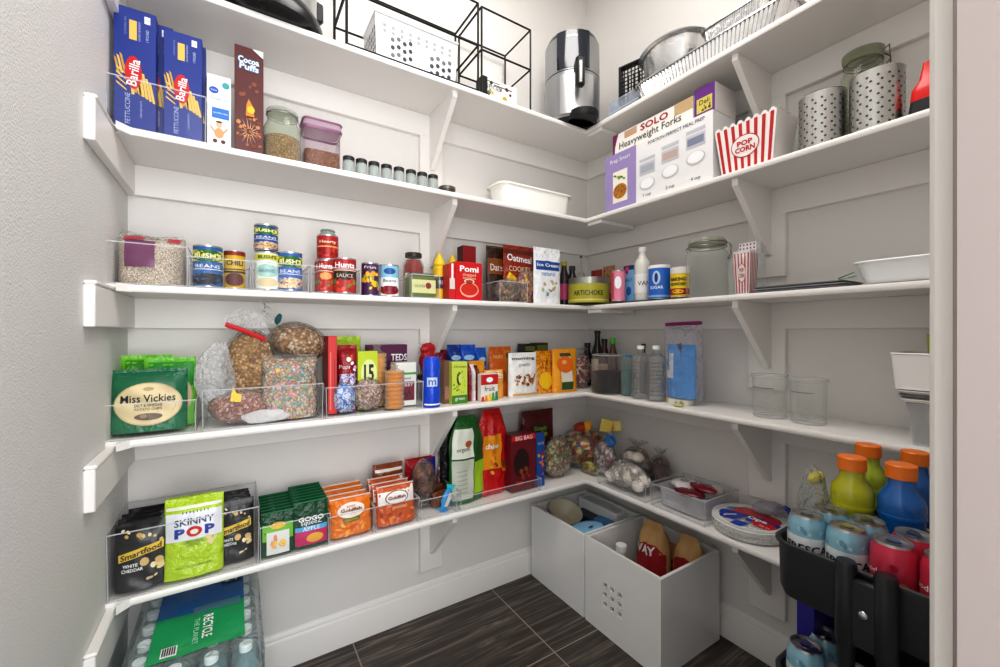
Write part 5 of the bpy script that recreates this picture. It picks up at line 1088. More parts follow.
m=M(); loft(m,[rr(.10,.08,0,.012),rr(.11,.09,.125,.014)],mat('#a9c41a',.35),True,False); loft(m,[rr(.105,.085,.125,.012),rr(.1,.08,.01,.012)],mat('#7d9410',.4),False,True)
thing('lime_box','lime green plastic box standing inside the white box','box',m,(-.14,y0-.078,zd+.1405),-PI/2)
# ================================================================== BOTTOM SHELF (E)
ze=ZS['E']
# ---- popcorn bag bin
x0,x1=BX(107,-.246),BX(259,-.246)
def smart(m,S,w,h):
    m.poly([(-w*.40,h*.42),(w*.42,h*.52),(w*.42,h*.66),(-w*.40,h*.55)],YEL,lambda a,b,o=0.:S(a,b,o+.001)) if False else m.rect(-w*.42,w*.42,h*.50,h*.62,mat('#e8c43c',.4),lambda a,b,o=0.:S(a,b+a*.22,o),10,3,.0025)
    m.text('Smartfood',0,h*.56,w*.76,INK,lambda a,b,o=0.:S(a,b+a*.22,o),h*.085,0,.02,.0050)
    m.text('WHITE',-w*.2,h*.38,w*.28,W_,S,h*.05,0,.02,.003); m.text('CHEDDAR',-w*.16,h*.31,w*.40,W_,S,h*.05,0,.02,.003)
    m.scatter(w*.05,w*.38,h*.26,h*.44,7,[mat('#e6cf98',.6),mat('#d8b878',.6),mat('#f0e2b8',.6)],w*.06,w*.10,S,3,.003)
    m.scatter(-w*.4,w*.4,h*.66,h*.92,9,[mat('#d8c090',.6),mat('#e8d8b0',.6),mat('#c8a050',.6),mat('#3a5a3a',.5)],w*.03,w*.07,S,8,.003)
    m.scatter(-w*.3,w*.3,h*.1,h*.2,3,[mat('#d8c8a0',.6)],w*.03,w*.05,S,6,.003)
SMF=film('#17181a',.3,.5)
def skinny(m,S,w,h):
    prect(m,S,-w*.47,w*.47,h*.47,h*.82,mat('#e8eaf0',.3),off=.0015); prect(m,S,-w*.47,w*.47,h*.86,h*.90,mat('#e8ecd8',.3),off=.0015)
    m.text('SKINNY',0,h*.70,w*.66,mat('#1c2c5c',.35),S,h*.085,0,.012,.003); m.text('P',-w*.24,h*.57,w*.17,mat('#1a3a9c',.35),S,h*.12,0,.05,.003); m.text('P',w*.26,h*.57,w*.17,mat('#1a3a9c',.35),S,h*.12,0,.05,.003)
    m.ell(0,h*.57,w*.13,h*.065,mat('#c81c24',.35),S,20,2,.0028); m.ell(0,h*.57,w*.07,h*.032,mat('#f4ecd8',.35),S,14,2,.004); m.text('ORIGINAL',0,h*.44,w*.36,mat('#3a5a1a',.4),S,off=.003); m.text('popcorn',0,h*.40,w*.22,mat('#3a5a1a',.4),S,off=.003)
    m.scatter(w*.12,w*.42,h*.34,h*.48,4,[mat('#e8dca0',.5)],w*.05,w*.08,S,3,.003); m.text('NO ARTIFICIAL ANYTHING',0,h*.14,w*.6,mat('#3a5a1a',.4),S,off=.003)
    for i in range(8): m.rect(-w*.2+i*w*.06,-w*.185+i*w*.06,h*.805,h*.83,INK,S,1,1,.003)
W1=.125
yy=[-.238,-.205,-.175,-.145]
for i,y in enumerate(yy):
    pk('popcorn_bag',['black popcorn bag with tilted yellow band, front left of the bin','second black popcorn bag counted back from the left front','third black popcorn bag counted back from the left front','rearmost black popcorn bag on the left side of the bin'][i],'bag','E','b',113+i*4,168+i*3,519-i*9,y+.008,.03,SMF,smart,'bag',i+2,'black popcorn bags',hh=.165-.0*i,tilt=-.10)
for i,y in enumerate((-.20,-.16)):
    x=BX(178,y); pk('popcorn_bag',['black popcorn bag directly behind the lime popcorn bag','black popcorn bag at the centre back of the bin'][i],'bag','E','b',160,205,500,y,.025,SMF,smart,'bag',12+i,'black popcorn bags',hh=.17,tilt=-.1)
for i,y in enumerate((-.213,-.188,-.163,-.138)):
    pk('popcorn_bag',['black popcorn bag at the right end of the bin, frontmost','second black popcorn bag back at the right end','third black popcorn bag back at the right end','rearmost black popcorn bag at the right end of the bin'][i],'bag','E','b',214-i*1.5,252-i*1.0,478,y+.004,.022,SMF,smart,'bag',22+i,'black popcorn bags',hh=.172,tilt=-.06)
pk('lime_popcorn_bag','lime and white popcorn bag with blue lettering, behind the front one','bag','E','b',160,216,480,-.185,.03,film('#bcd82a'),skinny,'bag',31,'lime and white popcorn bags',hh=.195,tilt=-.08)
pk('lime_popcorn_bag','lime and white popcorn bag with blue lettering at the front of its bin','bag','E','b',165,226,485,-.238,.035,film('#b8d628'),skinny,'bag',33,'lime and white popcorn bags',hh=.205,tilt=-.12)
put_bin('E','b',(x0+x1)/2,-.249,x1-x0,.235,.165,'large clear bin of black and lime popcorn bags on the bottom shelf')
# ---- fruit pouch bin
def gogo(m,S,w,h):
    m.text('GOGO',0,h*.62,w*.74,W_,S,h*.10,0,.03,.002); m.text('squeeZ',0,h*.53,w*.6,W_,S,off=.002); prect(m,S,-w*.46,w*.46,h*.36,h*.46,mat('#5ab0e0',.35),off=.001); m.text('APPLE',0,h*.41,w*.5,W_,S,off=.002); prect(m,S,-w*.46,w*.46,h*.06,h*.36,mat('#c8286a',.35),off=.001); m.ell(w*.1,h*.2,w*.25,h*.1,mat('#e8b040',.4),S,16,2,.002)
def lime(m,S,w,h):
    prect(m,S,-w*.46,w*.46,h*.35,h*.72,mat('#7ac03a',.35),off=.001); m.ell(w*.0,h*.68,w*.24,h*.075,mat('#f0c020',.35),S,18,2,.002); prect(m,S,-w*.34,w*.34,h*.04,h*.55,mat('#e4e4e0',.4),off=.002); m.scatter(-w*.2,w*.2,h*.2,h*.42,8,[mat('#e8b070',.4),mat('#f0d060',.4),mat('#e89070',.4)],w*.08,w*.12,S,4,.003)
FG=film('#174a30',.3)
ul=[261,294.5,329]
for row in range(2):
    for i in range(7):
        y=-.238+i*.026
        q=ul[row]; e=ul[row+1]
        h=.127+(.012 if row else 0)
        words=['frontmost','second from the front','third from the front','fourth from the front','fifth from the front','sixth from the front','rearmost']
        o=pk('fruit_pouch',('green fruit pouch with pink and blue print, right row, ' if row else 'lime and green fruit pouch with yellow dot, left row, ')+words[i],'pouch','E','b',q,e,500,-.238,.022,FG,gogo if row else lime,'stand',3+i,'squeezable fruit pouches',hh=h,tilt=0,wr=.0012,crimp=mat('#2c7a4e',.3))
        o.location.y=y+.013; o.location.z=ze+.004
x0,x1=BX(260,-.244),BX(330,-.244); put_bin('E','b',(x0+x1)/2,-.244,x1-x0,.20,.10,'clear bin of squeezable fruit pouches on the bottom shelf')
# ---- goldfish style cracker bags
def gold(m,S,w,h):
    m.ell(0,h*.66,w*.33,h*.20,mat('#eee6da',.35),S,26,3,.002); m.text('Goldfish',0,h*.67,w*.50,mat('#7a2a14',.35),S,h*.09,0,.03,.0036); m.text('BAKED',0,h*.77,w*.2,RED,S,off=.0036); prect(m,S,-w*.2,w*.2,h*.36,h*.46,mat('#5a6a1c',.35),off=.002); m.text('CHEDDAR',0,h*.41,w*.32,YEL,S,off=.003)
    m.scatter(-w*.42,w*.42,h*.06,h*.30,12,[mat('#f09a30',.4),mat('#f8b850',.4),mat('#d8641a',.4)],w*.06,w*.1,S,5,.002,.6)
def gold2(m,S,w,h):
    prect(m,S,-w*.47,w*.47,h*.52,h*.94,mat('#e9e6e2',.35),off=.001); m.ell(0,h*.68,w*.30,h*.18,mat('#8a2a18',.35),S,26,3,.0022); m.ell(0,h*.68,w*.275,h*.16,mat('#f4f0ea',.35),S,26,3,.0032); m.text('Goldfish',0,h*.68,w*.46,mat('#7a2a14',.35),S,h*.09,0,.03,.0046)
    m.text('pretzel',w*.06,h*.42,w*.36,mat('#f8d0a0',.35),S,off=.003); m.scatter(-w*.42,w*.42,h*.06,h*.36,14,[mat('#c8501a',.4),mat('#e88a3a',.4),mat('#a83a14',.4)],w*.06,w*.1,S,7,.002,.6)
OF=film('#e07a1c'); OF2=film('#c85a1e')
def goldset(u0,u1,vt,n,mt,ds,names,grp,hh,y0=-.232,dy=.034):
    for i in range(n):
        o=pk('cracker_bag',names[i],'bag','E','b',u0,u1,vt,-.232,.03,mt,ds,'bag',40+i+int(u0),grp,hh=hh,tilt=-.12,crimp=mat('#d8d4ce',.3)); o.location.y=y0+.018+i*dy; o.location.x+= -.006*i; o.location.z+=.003+.004*i
goldset(331,373,490,4,OF,gold,['orange fish cracker bag at the front, right of the fruit pouches','orange fish cracker bag directly behind the front orange one','third orange fish cracker bag back from the shelf edge','rearmost orange fish cracker bag of the left stack'],'orange fish cracker bags',.118)
x0,x1=BX(328,-.242),BX(374,-.242); put_bin('E','b',(x0+x1)/2,-.242,x1-x0,.20,.085,'clear bin of orange fish cracker bags')
goldset(378,416,472,3,OF2,gold2,['white topped orange cracker bag at the front of its bin','white topped orange cracker bag directly behind the front one','rearmost white topped orange cracker bag'],'white topped cracker bags',.128)
pk('cracker_bag','brown topped cracker bag at the back left of the white topped ones','bag','E','b',374,404,466,-.10,.035,film('#8a4420'),lambda m,S,w,h:prect(m,S,-w*.45,w*.45,h*.84,h*.9,mat('#e8e0d8',.3),off=.002),'bag',3)
x0,x1=BX(375.5,-.242),BX(419,-.242); put_bin('E','b',(x0+x1)/2,-.242,x1-x0,.20,.085,'clear bin of white topped cracker bags')
# ---- bars bin
BARS=food(['#6a3a20','#8a5030','#4a2414','#a8683a'],45,.5,.9)
bagof('bar_bag','clear wrapped pile of brown snack bars in the bars bin','bag','E','b',416,440,464,-.185,.09,BARS,4,fill=1.,tuft=False)
for i in range(4):
    m=M(); m.box(-.04,.04,-.012,.012,0,.05,film(['#7a4426','#5e3018','#8c5632','#6b3b22'][i]),.003); thing('snack_bar',['brown wrapped snack bar nearest the shelf edge in the bars bin','second brown wrapped snack bar in the bars bin','third brown wrapped snack bar in the bars bin','rearmost brown wrapped snack bar in the bars bin'][i],'snack bar',m,(BX(442,-.15)+.0,-.165+i*.03,ze+.006),.25,'brown snack bars in the bars bin',(),(-.25,0))
pk('red_blue_bag','red and blue bag with white lettering behind the snack bars','bag','E','b',405,438,458,-.055,.04,film('#b81824'),lambda m,S,w,h:(prect(m,S,w*.05,w*.48,h*.55,h*.95,mat('#2a2a8a',.35),off=.0015),m.text('SNACKS',-w*.05,h*.72,w*.5,W_,S,off=.004)),'bag',3)
pk('purple_bag','crumpled purple and silver wrapper behind the snack bars at the right','wrapper','E','b',434,450,468,-.09,.04,art(['#5a5a9a','#c8c8d8','#8a3a3a','#3a3a6a'],50,.3,6.),None,'bag',8)
m=M(); m.blob((0,0,.045),(.022,.014,.04),film('#2a9ad8',.2,.8,60.),3,.12,18,12); m.poly([(-.014,.02),(.002,.02),(.006,.07),(-.008,.07)],mat('#e8e0d4',.35),flat(-.015),.002); m.text('crispy',.004,.045,.035,W_,flat(-.0155),.010,1.2,.01,.003)
m.add([(-.02,0,.012),(.02,0,.012),(.032,-.004,.0),(-.034,.004,.0)],[(0,1,2,3)],film('#2a9ad8',.2,.8,60.)); m.add([(-.012,0,.078),(.012,0,.078),(.026,-.004,.098),(-.02,.004,.096)],[(0,1,2,3)],mat('#3ac0c8',.3))
thing('candy_wrapper','bright blue wrapped candy standing at the front of the bars bin','candy',m,(BX(443,-.22),-.218,ze+.004),.2,None,(),(0,.4))
x0,x1=BX(421,-.24),BX(461,-.24); put_bin('E','b',(x0+x1)/2,-.24,x1-x0,.20,.07,'low clear bin of brown snack bars and the blue wrapped candy')
# ---- chips bin
def tort(m,S,w,h):
    prect(m,S,-w*.48,w*.10,h*.52,h*.86,mat('#e2e6d8',.35),off=.002); prect(m,S,-w*.48,w*.08,h*.04,h*.50,mat('#c4c8ba',.35),off=.002); prect(m,S,w*.10,w*.46,h*.08,h*.46,mat('#a8d02a',.35),off=.002); prect(m,S,w*.12,w*.46,h*.46,h*.92,mat('#1f5a24',.35),off=.002)
    m.ell(-w*.05,h*.68,w*.1,h*.04,mat('#b85a2a',.35),S,14,2,.004); m.text('organic',-w*.2,h*.62,w*.4,mat('#4a4a3a',.4),S,off=.004)
    for i in range(6): m.rect(-w*.38,-w*.08,h*(.12+.05*i),h*(.125+.05*i),mat('#7a7c70',.4),S,3,1,.004)
o=pk('chip_bag','tall green and white chip bag, left in the low chips bin','bag','E','b',449,487,412,-.205,.07,film('#23682a'),tort,'bag',6,hh=.33,turn=.12,wr=.010,topn=.5)
def dor(m,S,w,h):
    prect(m,S,-w*.4,w*.2,h*.30,h*.70,mat('#e8981c',.35),off=.002); m.scatter(-w*.2,w*.4,h*.22,h*.5,10,[mat('#f0b83a',.4),mat('#8a3a14',.4),mat('#e87a1a',.4)],w*.06,w*.12,S,4,.003); m.text('chips',-w*.12,h*.56,w*.4,W_,S,h*.08,0,.03,.004)
o=pk('chip_bag','tall red and orange chip bag beside the green and white one','bag','E','b',479,512,407,-.185,.07,film('#c8181c'),dor,'bag',4,hh=.34,turn=.1,wr=.012,topn=.45)
pk('dark_bag','black bag leaning behind the tall green and white chip bag','bag','E','b',440,470,413,-.09,.05,film('#1c1e1c'),None,'bag',9,hh=.30)
def crk(m,S,w,h):
    m.rect(-w/2,w/2,h*.90,h*.99,mat('#c81a24',.4),S); m.text('BIG BAG',0,h*.945,w*.7,W_,S,off=.0015); m.ell(-w*.1,h*.5,w*.32,h*.26,mat('#2c1210',.4),S,24,1,.001); m.scatter(-w*.4,w*.3,h*.1,h*.4,12,[mat('#8a4a2a',.4),mat('#a83a2a',.4)],w*.05,w*.09,S,3,.002)
bx('cracker_box','dark red cracker box with a blue side in the low chips bin','box','E','b',512,537,436,-.215,.075,mat('#6e1420',.38),crk,sidem=None,turn=0.)
c,w,h=fb('E',512,537,436,-.215)
sd=M(); S=flat(-.0005)
m,S=carton(.044,.03,h*.98,mat('#1f4f9c',.4)); m.scatter(-.012,.012,h*.15,h*.7,12,[mat('#e8701a',.4),mat('#f09a2a',.4),RED],.004,.008,S,3,.001); m.text('O-O',0,h*.8,.03,W_,S); thing('blue_carton','slim blue carton with orange rings pressed beside the dark red cracker box','carton',m,(c+w/2+.024,-.195,ze+.002),.0)
def dred(m,S,w,h): m.text('Simply',0,h*.72,w*.4,mat('#8ab03a',.4),S,h*.09,0,.02,.003); m.ell(0,h*.66,w*.3,h*.17,mat('#3a1412',.35),S,22,3,.002); m.text('Garden',0,h*.64,w*.42,mat('#a8c83a',.4),S,h*.08,0,.03,.004); m.text('ROMA',w*.1,h*.42,w*.4,mat('#d8a0a0',.4),S,h*.09,0,.03,.003); m.ell(-w*.2,h*.25,w*.2,h*.1,RED,S,16,2,.003)
pk('dark_red_pouch','dark red pouch with green lettering standing at the back near the corner','pouch','E','b',524,556,403,-.10,.05,film('#5a1414'),dred,'bag',5,hh=.30)
x0,x1=BX(456,-.243),BX(541,-.243); put_bin('E','b',(x0+x1)/2,-.243,x1-x0,.20,.05,'low wide clear bin of chip bags and the cracker box')
# ---- corner
PASTA_M=food(['#c8a060','#8a9a4a','#e0c890','#b04a3a','#e8dcc0','#5a7a4a'],85,.5,.9)
bagof('pasta_bag','clear bag of multicoloured pasta standing left of the corner','bag','E','b',549,577,436,-.20,.08,PASTA_M,5,fill=.96,tuft=False)
CN=food(['#b87a2a','#d8b040','#8a3020','#e8d890','#3a6a9a','#c84a28','#6a4a1a'],42,.35,.8)
k=M(); k.blob((0,0,.09),(.120,.090,.090),CN,7,.12,28,16,flat=.002)
R=random.Random(4)
for i in range(95):
    a=R.uniform(0,2*PI); th=R.uniform(.1,1.6); x,y,z=.115*math.sin(th)*math.cos(a),.085*math.sin(th)*math.sin(a),.09+.085*math.cos(th)
    k.blob((x,y,z),(R.uniform(.014,.026),R.uniform(.010,.015),R.uniform(.008,.014)),film(R.choice(['#d8b83a','#e8d24a','#8a2a1c','#c8641e','#3a72b0','#e8e0c8','#6a3a1a','#b03020'])),i,.12,8,6)
f=M(); f.blob((0,0,.094),(.130,.100,.100),BAGC,7,.12,28,16,flat=.001)
thing('candy_pile_bag','large clear bag of yellow, red and brown wrapped candy in the corner','bag',f,(-.142,-.128,ze+.001),-.55,None,[('contents',k,None,(),'stuff')])
m=M(); m.blob((0,0,.02),(.05,.03,.022),film('#a83014'),3,.15,16,10); thing('red_packet','dark red orange packet on top of the corner candy bag','packet',m,(BX(582,-.15),-.15,ze+.190),.2)
m=M(); m.blob((0,0,.02),(.03,.02,.024),film('#e8a83a'),5,.2,16,10); thing('orange_packet','small orange twisted packet at the top of the corner pile','packet',m,(-.16,-.165,ze+.195),.5)
m=M(); m.lathe([(.014,0),(.026,0),(.028,.006),(.026,.012),(.014,.012),(.012,.006),(.014,0)],mat('#2a78c8',.35),22); thing('blue_ring','bright blue ring candy lying on top of the corner pile','candy',m,(-.15,RY(610,-.15),ze+.170),0,None,(),(1.1,0))
m=M(); m.add([(-.03,0,.0),(.02,-.01,.0),(.035,.0,.05),(-.02,.008,.06)],[(0,1,2,3)],film('#e0c848')); m.add([(.03,0,.0),(.07,-.01,.01),(.065,.0,.055),(.028,.008,.05)],[(0,1,2,3)],film('#e8d070')); m.add([(.016,-.006,.01),(.034,-.008,.01),(.034,.0,.05),(.02,.004,.045)],[(0,1,2,3)],film('#c84a28'))
thing('yellow_wrapper','folded yellow and red wrapper at the top of the corner pile','wrapper',m,(-.11,RY(606,-.11),ze+.195),-.8)
SC=food(['#e8e0dc','#c8a8a8','#f0ece8','#b88a88'],60,.4,.6)
bagof('candy_bag','crinkled clear and pink bag in front of the corner candy pile','bag','E','r',583,606,434,-.205,.08,SC,6,fill=.85)
bagof('candy_bag','small clear bag with yellow packets low in front of the corner','bag','E','r',577,597,462,-.205,.07,food(['#d8c23a','#e8d860','#b89a2a','#8a7a3a'],50,.4,.7),6,fill=1.,tuft=False)
BRD=food(['#b89a86','#8a6a5a','#cdb8a4','#9a7a68','#e0d4c4'],38,.6,.7)
bagof('bread_bag','crinkled clear bag of brown bread rolls at the back right of the corner','bag','E','r',622,652,441,-.07,.10,BRD,12,fill=.85)
WH=food(['#f8f6f2','#ece2d4','#f4ece0','#d8c4b4'],45,.55,.7)
c1=RY(628,-.17)
k=M(); k.blob((0,0,.054),(.098,.055,.052),WH,5,.12,24,14,flat=.002); 
for q in range(9): k.blob((-.075+.05*(q%4)+.01*(q//4),-.035+.03*(q//4),.06+.02*(q//4)-.0008*abs(q%4-1.5)*20),(.030,.026,.024),mat('#f6f0e6',.55,0,.4,50),q,.08,14,9)
f=M(); f.blob((0,0,.056),(.112,.068,.062),BAGC,5,.12,24,14,flat=.001); ti=M(); ti.blob((-.02,-.02,.105),(.007,.006,.008),mat('#1a8a8a',.4),2,.1,8,6); f.add([(-.02,-.01,.10),(0,-.03,.10),(.02,-.02,.14),(-.01,.01,.15),(-.05,-.01,.13)],[(0,1,2,3,4)],BAGC)
thing('bagel_bag','clear bag of white rounds with a teal tie at the front of the corner bin','bag',f,(-.17,c1,ze+.004),-PI/2,None,[('contents',k,None,(),'stuff'),('tie',ti,'teal tie')])
for i,(dx,dy,dz) in enumerate(((.02,.0,.125),(-.03,.03,.13),)):
    m=M(); m.blob((0,0,0),(.028,.028,.022),mat('#e6dccf',.6,0,.3,60),4+i,.06,16,10); thing('bun',['round pale bun lying on top of the white rounds bag','small pale bun behind the one on the white rounds bag'][i],'bun',m,(-.13-.005*i,c1+.03-.045*i,ze+.118+.006*i),0,'pale buns in the corner')
bagof('brown_bag','dark brown bag with a red tie beside the corner bread bag','bag','E','r',642,662,452,-.13,.09,food(['#4a2a22','#6a4034','#3a1f1a','#8a6458'],50,.5,.7),9,fill=.85,parts=[('tie',M().blob((0,-.02,.10),(.016,.010,.006),mat('#d8283c',.4),2,.1,10,6),'red tie')])
y0,y1=RY(598,-.243),RY(646,-.243); put_bin('E','r',(y0+y1)/2,-.243,y0-y1,.21,.06,'clear bin of bread bags near the corner')
# ---- bin with inner tray and meat packs
y0,y1=RY(650,-.243),RY(705,-.243); w=y0-y1
thing('storage_bin','low clear outer bin around the white tray of dark red packets','bin',bin_(w,.215,.085,.97),(-.243+.1075,(y0+y1)/2,ze+.001),-PI/2,'clear storage bins')
cm=(y0+y1)/2
m=M(); TR=clear('#f4f4f8',.42,.8,.08,.4); wi,di,hi=w*.86,.17,.07
loft(m,[rr(wi*.9,di*.92,0,.012),rr(wi,di,hi,.016)],TR,True,False); m.tube(rr(wi,di,hi,.016),.0022,EDGE,6,closed=True); m.tube([(-wi*.3,-di/2-.004,hi*.35),(wi*.15,-di/2-.004,hi*.35),(wi*.15,-di/2-.004,hi*.75),(-wi*.3,-di/2-.004,hi*.75)],.0014,EDGE,6,closed=True)
thing('inner_tray','frosted pull out tray inside the low clear bin','tray',m,(-.243+.112,cm,ze+.004),-PI/2)
RM=film('#7c1424',.25,.6)
for i,(dx,dy,rx,cc,lb) in enumerate(((.02,.02,.3,'#6a1020','dark red flat packet lying at the front of the frosted tray'),(.03,-.012,-.1,'#84182a','dark red packet overlapping behind the first one'))):
    m=M(); m.blob((0,0,0),(.055,.033,.013),film(cc,.25,.6),3+i,.12,18,10); m.scatter(-.02,.02,-.012,.012,3,[mat('#e8e0e0',.4)],.003,.006,flatz(.0115),3+i); thing('meat_packet',lb,'packet',m,(-.155+(-dy)*1.5,cm-dx-.01*i,ze+.078+.014*i),-PI/2+rx,'dark red packets in the frosted tray')
m=M(); m.blob((0,0,0),(.05,.05,.014),mat('#f2f0f0',.3,0,.6,30),7,.12,18,10)
for q in range(7): m.rect(-.012+q*.004,-.010+q*.004,-.014,.014,INK,flatz(.0135),1,1,.001)
thing('white_packet','white crinkled packet with a barcode at the left of the frosted tray','packet',m,(-.125,cm+.045,ze+.078),-PI/2-.3)
m=M(); m.blob((0,0,0),(.034,.028,.018),mat('#e0d4c8',.4,0,.5,40),9,.12,16,10); thing('beige_packet','small beige wrapped piece at the back right of the frosted tray','packet',m,(-.085,cm-.055,ze+.076),0)
# ---- paper plate pack
y0,y1=RY(708,-.225),RY(793,-.20); r=.118
m=M(); pr=[(0,.002),(r*.75,.001)]
for i in range(9): z=.004+i*.0042; pr+=[(r*(.93+.006*i),z),(r*(.95+.006*i),z+.0015),(r*(.92+.006*i),z+.003)]
pr+=[(r*.98,.046),(r*.72,.041),(0,.041)]
m.lathe(pr,mat('#ecece8',.45),44)
f=M()
def PS(a,b,o=0.):
    rr_=math.hypot(a,b); 
    return (a,b,.049+o-.012*(rr_/r)**2)
def warp(pts,mt,off): 
    f.add([PS(a,b,off) for a,b in pts],[tuple(range(len(pts)))],mt)
R2=mat('#d81c28',.25); B2=mat('#1c3fb0',.25)
f.lathe([(0,.0485),(r*.6,.0445),(r*.95,.038),(r*1.02,.028),(r*.98,.01)],clear('#ffffff',.2,1.,.08,.4,.7,30.),40)
def blotch(cx,cy,ra,rb,rot,mt,o,n=10): f.ell(cx,cy,ra,rb,mt,PS,18,3,o,rot)
f.rect(-.10,-.03,-.06,.03,B2,PS,8,8,.001,skew=.05); f.rect(-.06,.02,.0,.07,R2,PS,8,8,.0016,skew=.03); f.rect(-.10,-.06,.03,.055,mat('#6aa0d8',.3),PS,4,3,.002); 
f.rect(.0,.095,-.045,.005,B2,PS,8,5,.001); f.rect(.03,.10,-.06,-.01,R2,PS,6,5,.0016,skew=-.02); f.rect(.03,.085,.0,.055,R2,PS,6,5,.0013,skew=.01)
f.rect(-.11,-.06,-.03,.01,B2,PS,6,6,.0013,skew=.02); f.rect(-.04,.0,-.10,-.06,B2,PS,6,5,.0013,skew=.02); f.rect(-.075,-.03,.035,.085,R2,PS,6,6,.0018,skew=.035); f.text('Ope',.03,-.02,.06,W_,PS,.03,0,.05,.003); f.text('plates',-.05,-.035,.04,W_,PS,.02,.6,.02,.003); f.text('50 ct',.06,-.05,.03,W_,PS,.008,0,.01,.003)
thing('plate_pack','round pack of white paper plates in a red and blue printed wrapper','plates',m,(-.128,RY(750,-.128)-.0,ze+.001),-PI/2+.15,None,[('wrapper',f)])
m=M(); m.blob((0,0,.02),(.05,.03,.02),clear('#e8e8ee',.3,1.,.08,.5,.9,30.),5,.25,18,10); m.blob((.04,0,.018),(.025,.018,.014),film('#1c3f9c'),3,.2,12,8); thing('loose_film','crumpled loose clear film with blue corner above the plate pack','film',m,(-.085,RY(770,-.085),ze+.058),-.9)
# ================================================================== FLOOR: cube boxes, water, cart
BXW=mat('#f1f1ef',.18,0,0,80,.5,0,.3)
def cube(w,d,h,t=.012,holes=False):
    m=M(); W,D=w/2,d/2
    def panel(x0,x1,y0,y1,z0,z1): m.box(x0,x1,y0,y1,z0,z1,BXW,.0008)
    if holes:      # front panel built around a three by three grid of real square openings
        hs=.020; gp=.036; cx,cz=-.035,.155
        xs=[-W]; 
        for i in range(3): xs+=[cx+(i-1)*gp-hs/2,cx+(i-1)*gp+hs/2]
        xs.append(W); zs=[0]
        for i in range(3): zs+=[cz+(i-1)*gp-hs/2,cz+(i-1)*gp+hs/2]
        zs.append(h)
        for i in range(len(xs)-1):
            for k in range(len(zs)-1):
                if i%2==1 and k%2==1: continue
                m.box(xs[i],xs[i+1],-D,-D+t,zs[k],zs[k+1],BXW)
    else: panel(-W,W,-D,-D+t,0,h)
    panel(-W,W,D-t,D,0,h); panel(-W,-W+t,-D+t,D-t,0,h); panel(W-t,W,-D+t,D-t,0,h); m.box(-W+t,W-t,-D+t,D-t,.002,.012,BXW)
    return m
thing('storage_cube','open white storage cube in the corner holding bowls and a white box','storage cube',cube(.355,.35,.337),(-.215,-.022-.1795,.001),-PI/2,'white floor storage cubes')
fr_=M()
for i in range(3):
    for k in range(3):
        x=-.035+(i-1)*.036; z=.155+(k-1)*.036
        for (a,b,c,d) in ((x-.0125,x+.0125,z+.010,z+.0125),(x-.0125,x+.0125,z-.0125,z-.010),(x-.0125,x-.010,z-.010,z+.010),(x+.010,x+.0125,z-.010,z+.010)): fr_.rect(a,b,c,d,mat('#f6f6f4',.3),flat(-.1752),1,1,.0006)
thing('storage_cube','white storage cube with nine square holes, nearest the door','storage cube',cube(.355,.35,.337,holes=True),(-.215,-.385-.1795,.001),-PI/2,'white floor storage cubes',[('hole_rims',fr_)])
# contents, corner cube (stacked on a low tub inside)
m=M(); loft(m,[rr(.28,.28,0,.02),rr(.31,.31,.205,.02)],mat('#3a3f46',.5)); thing('inner_tub','dark tub filling the lower half of the corner storage cube','tub',m,(-.215,-.20,.015),0)
m=M(); r=.085; m.lathe([(0,0),(r*.5,0),(r*.95,.045),(r,.06),(r*.97,.06),(r*.5,.006),(0,.005)],mat('#c9bfa6',.45),36); thing('beige_bowl','large beige bowl tilted at the back of the corner storage cube','bowl',m,(-.27,-.125,.265),0,None,(),(.35,-.0))
m=M(); m.lathe([(0,0),(.082,.005),(.088,.02),(.086,.024),(.07,.032),(.03,.038),(0,.038)],mat('#8fc4e8',.3),36); m.ell(.0,-.05,.014,.008,mat('#1c2430',.4),lambda a,b,o=0.:(a,b,.037+o),14,1,.001); thing('light_blue_lid','light blue round dome at the front of the corner storage cube','bowl lid',m,(-.285,-.27,.275),0,None,(),(-.25,-.12))
m=M(); m.box(-.035,.035,-.12,.12,0,.07,mat('#1c2638',.4),.004); thing('navy_case','long dark navy case lying inside the corner storage cube','case',m,(-.160,-.22,.222),0)
m=M(); m.box(-.025,.025,-.05,.05,0,.012,mat('#4a90c8',.35),.004); thing('blue_pack','small mid blue packet on the dark navy case','packet',m,(-.16,-.28,.2935),.1)
m=M(); m.box(-.032,.032,-.125,.125,0,.11,mat('#f0f0ee',.45),.002); m.rect(-.022,.022,-.11,.11,mat('#d4d4d2',.5),flatz(.11),1,1,.0006); thing('long_white_box','long slim white box along the wall side of the corner storage cube','box',m,(-.093,-.19,.222),.0)
# contents, front cube
m,ps,S=bottle(.045,.28,mat('#eceae6',.35),.018,W_,.026,.6,.84,24,0,.022); m.tube([(.04,0,.15),(.062,0,.14),(.062,0,.09),(.045,0,.08)],.007,mat('#eceae6',.35),8); thing('white_jug','white plastic jug with a white screw cap inside the front storage cube','jug',m,(-.255,-.455,.016),.6,None,ps)
def sack(w,h,t,seed):
    m,S=pouch(w,h,t,mat('#d3a86e',.55,0,.6,25),'bag',seed,.012,.05,topn=.5); prect(m,S,-w*.47,w*.47,h*.05,h*.72,mat('#a81c22',.4),off=.002); m.ell(0,h*.72,w*.42,h*.08,mat('#a81c22',.4),S,24,3,.002); return m,S
m,S=sack(.135,.375,.09,3); m.text('WAY',-.02,.275,.10,W_,S,.035,0,.03,.006); thing('paper_sack','red and tan paper sack with white letters in the front storage cube','sack',m,(-.150,-.535,.02),-PI/2+.12,'red and tan sacks in the front cube')
m,S=sack(.125,.365,.085,7); thing('paper_sack','red and tan paper sack beside the lettered one, nearer the door','sack',m,(-.120,-.665,.02),-PI/2+.15,'red and tan sacks in the front cube')
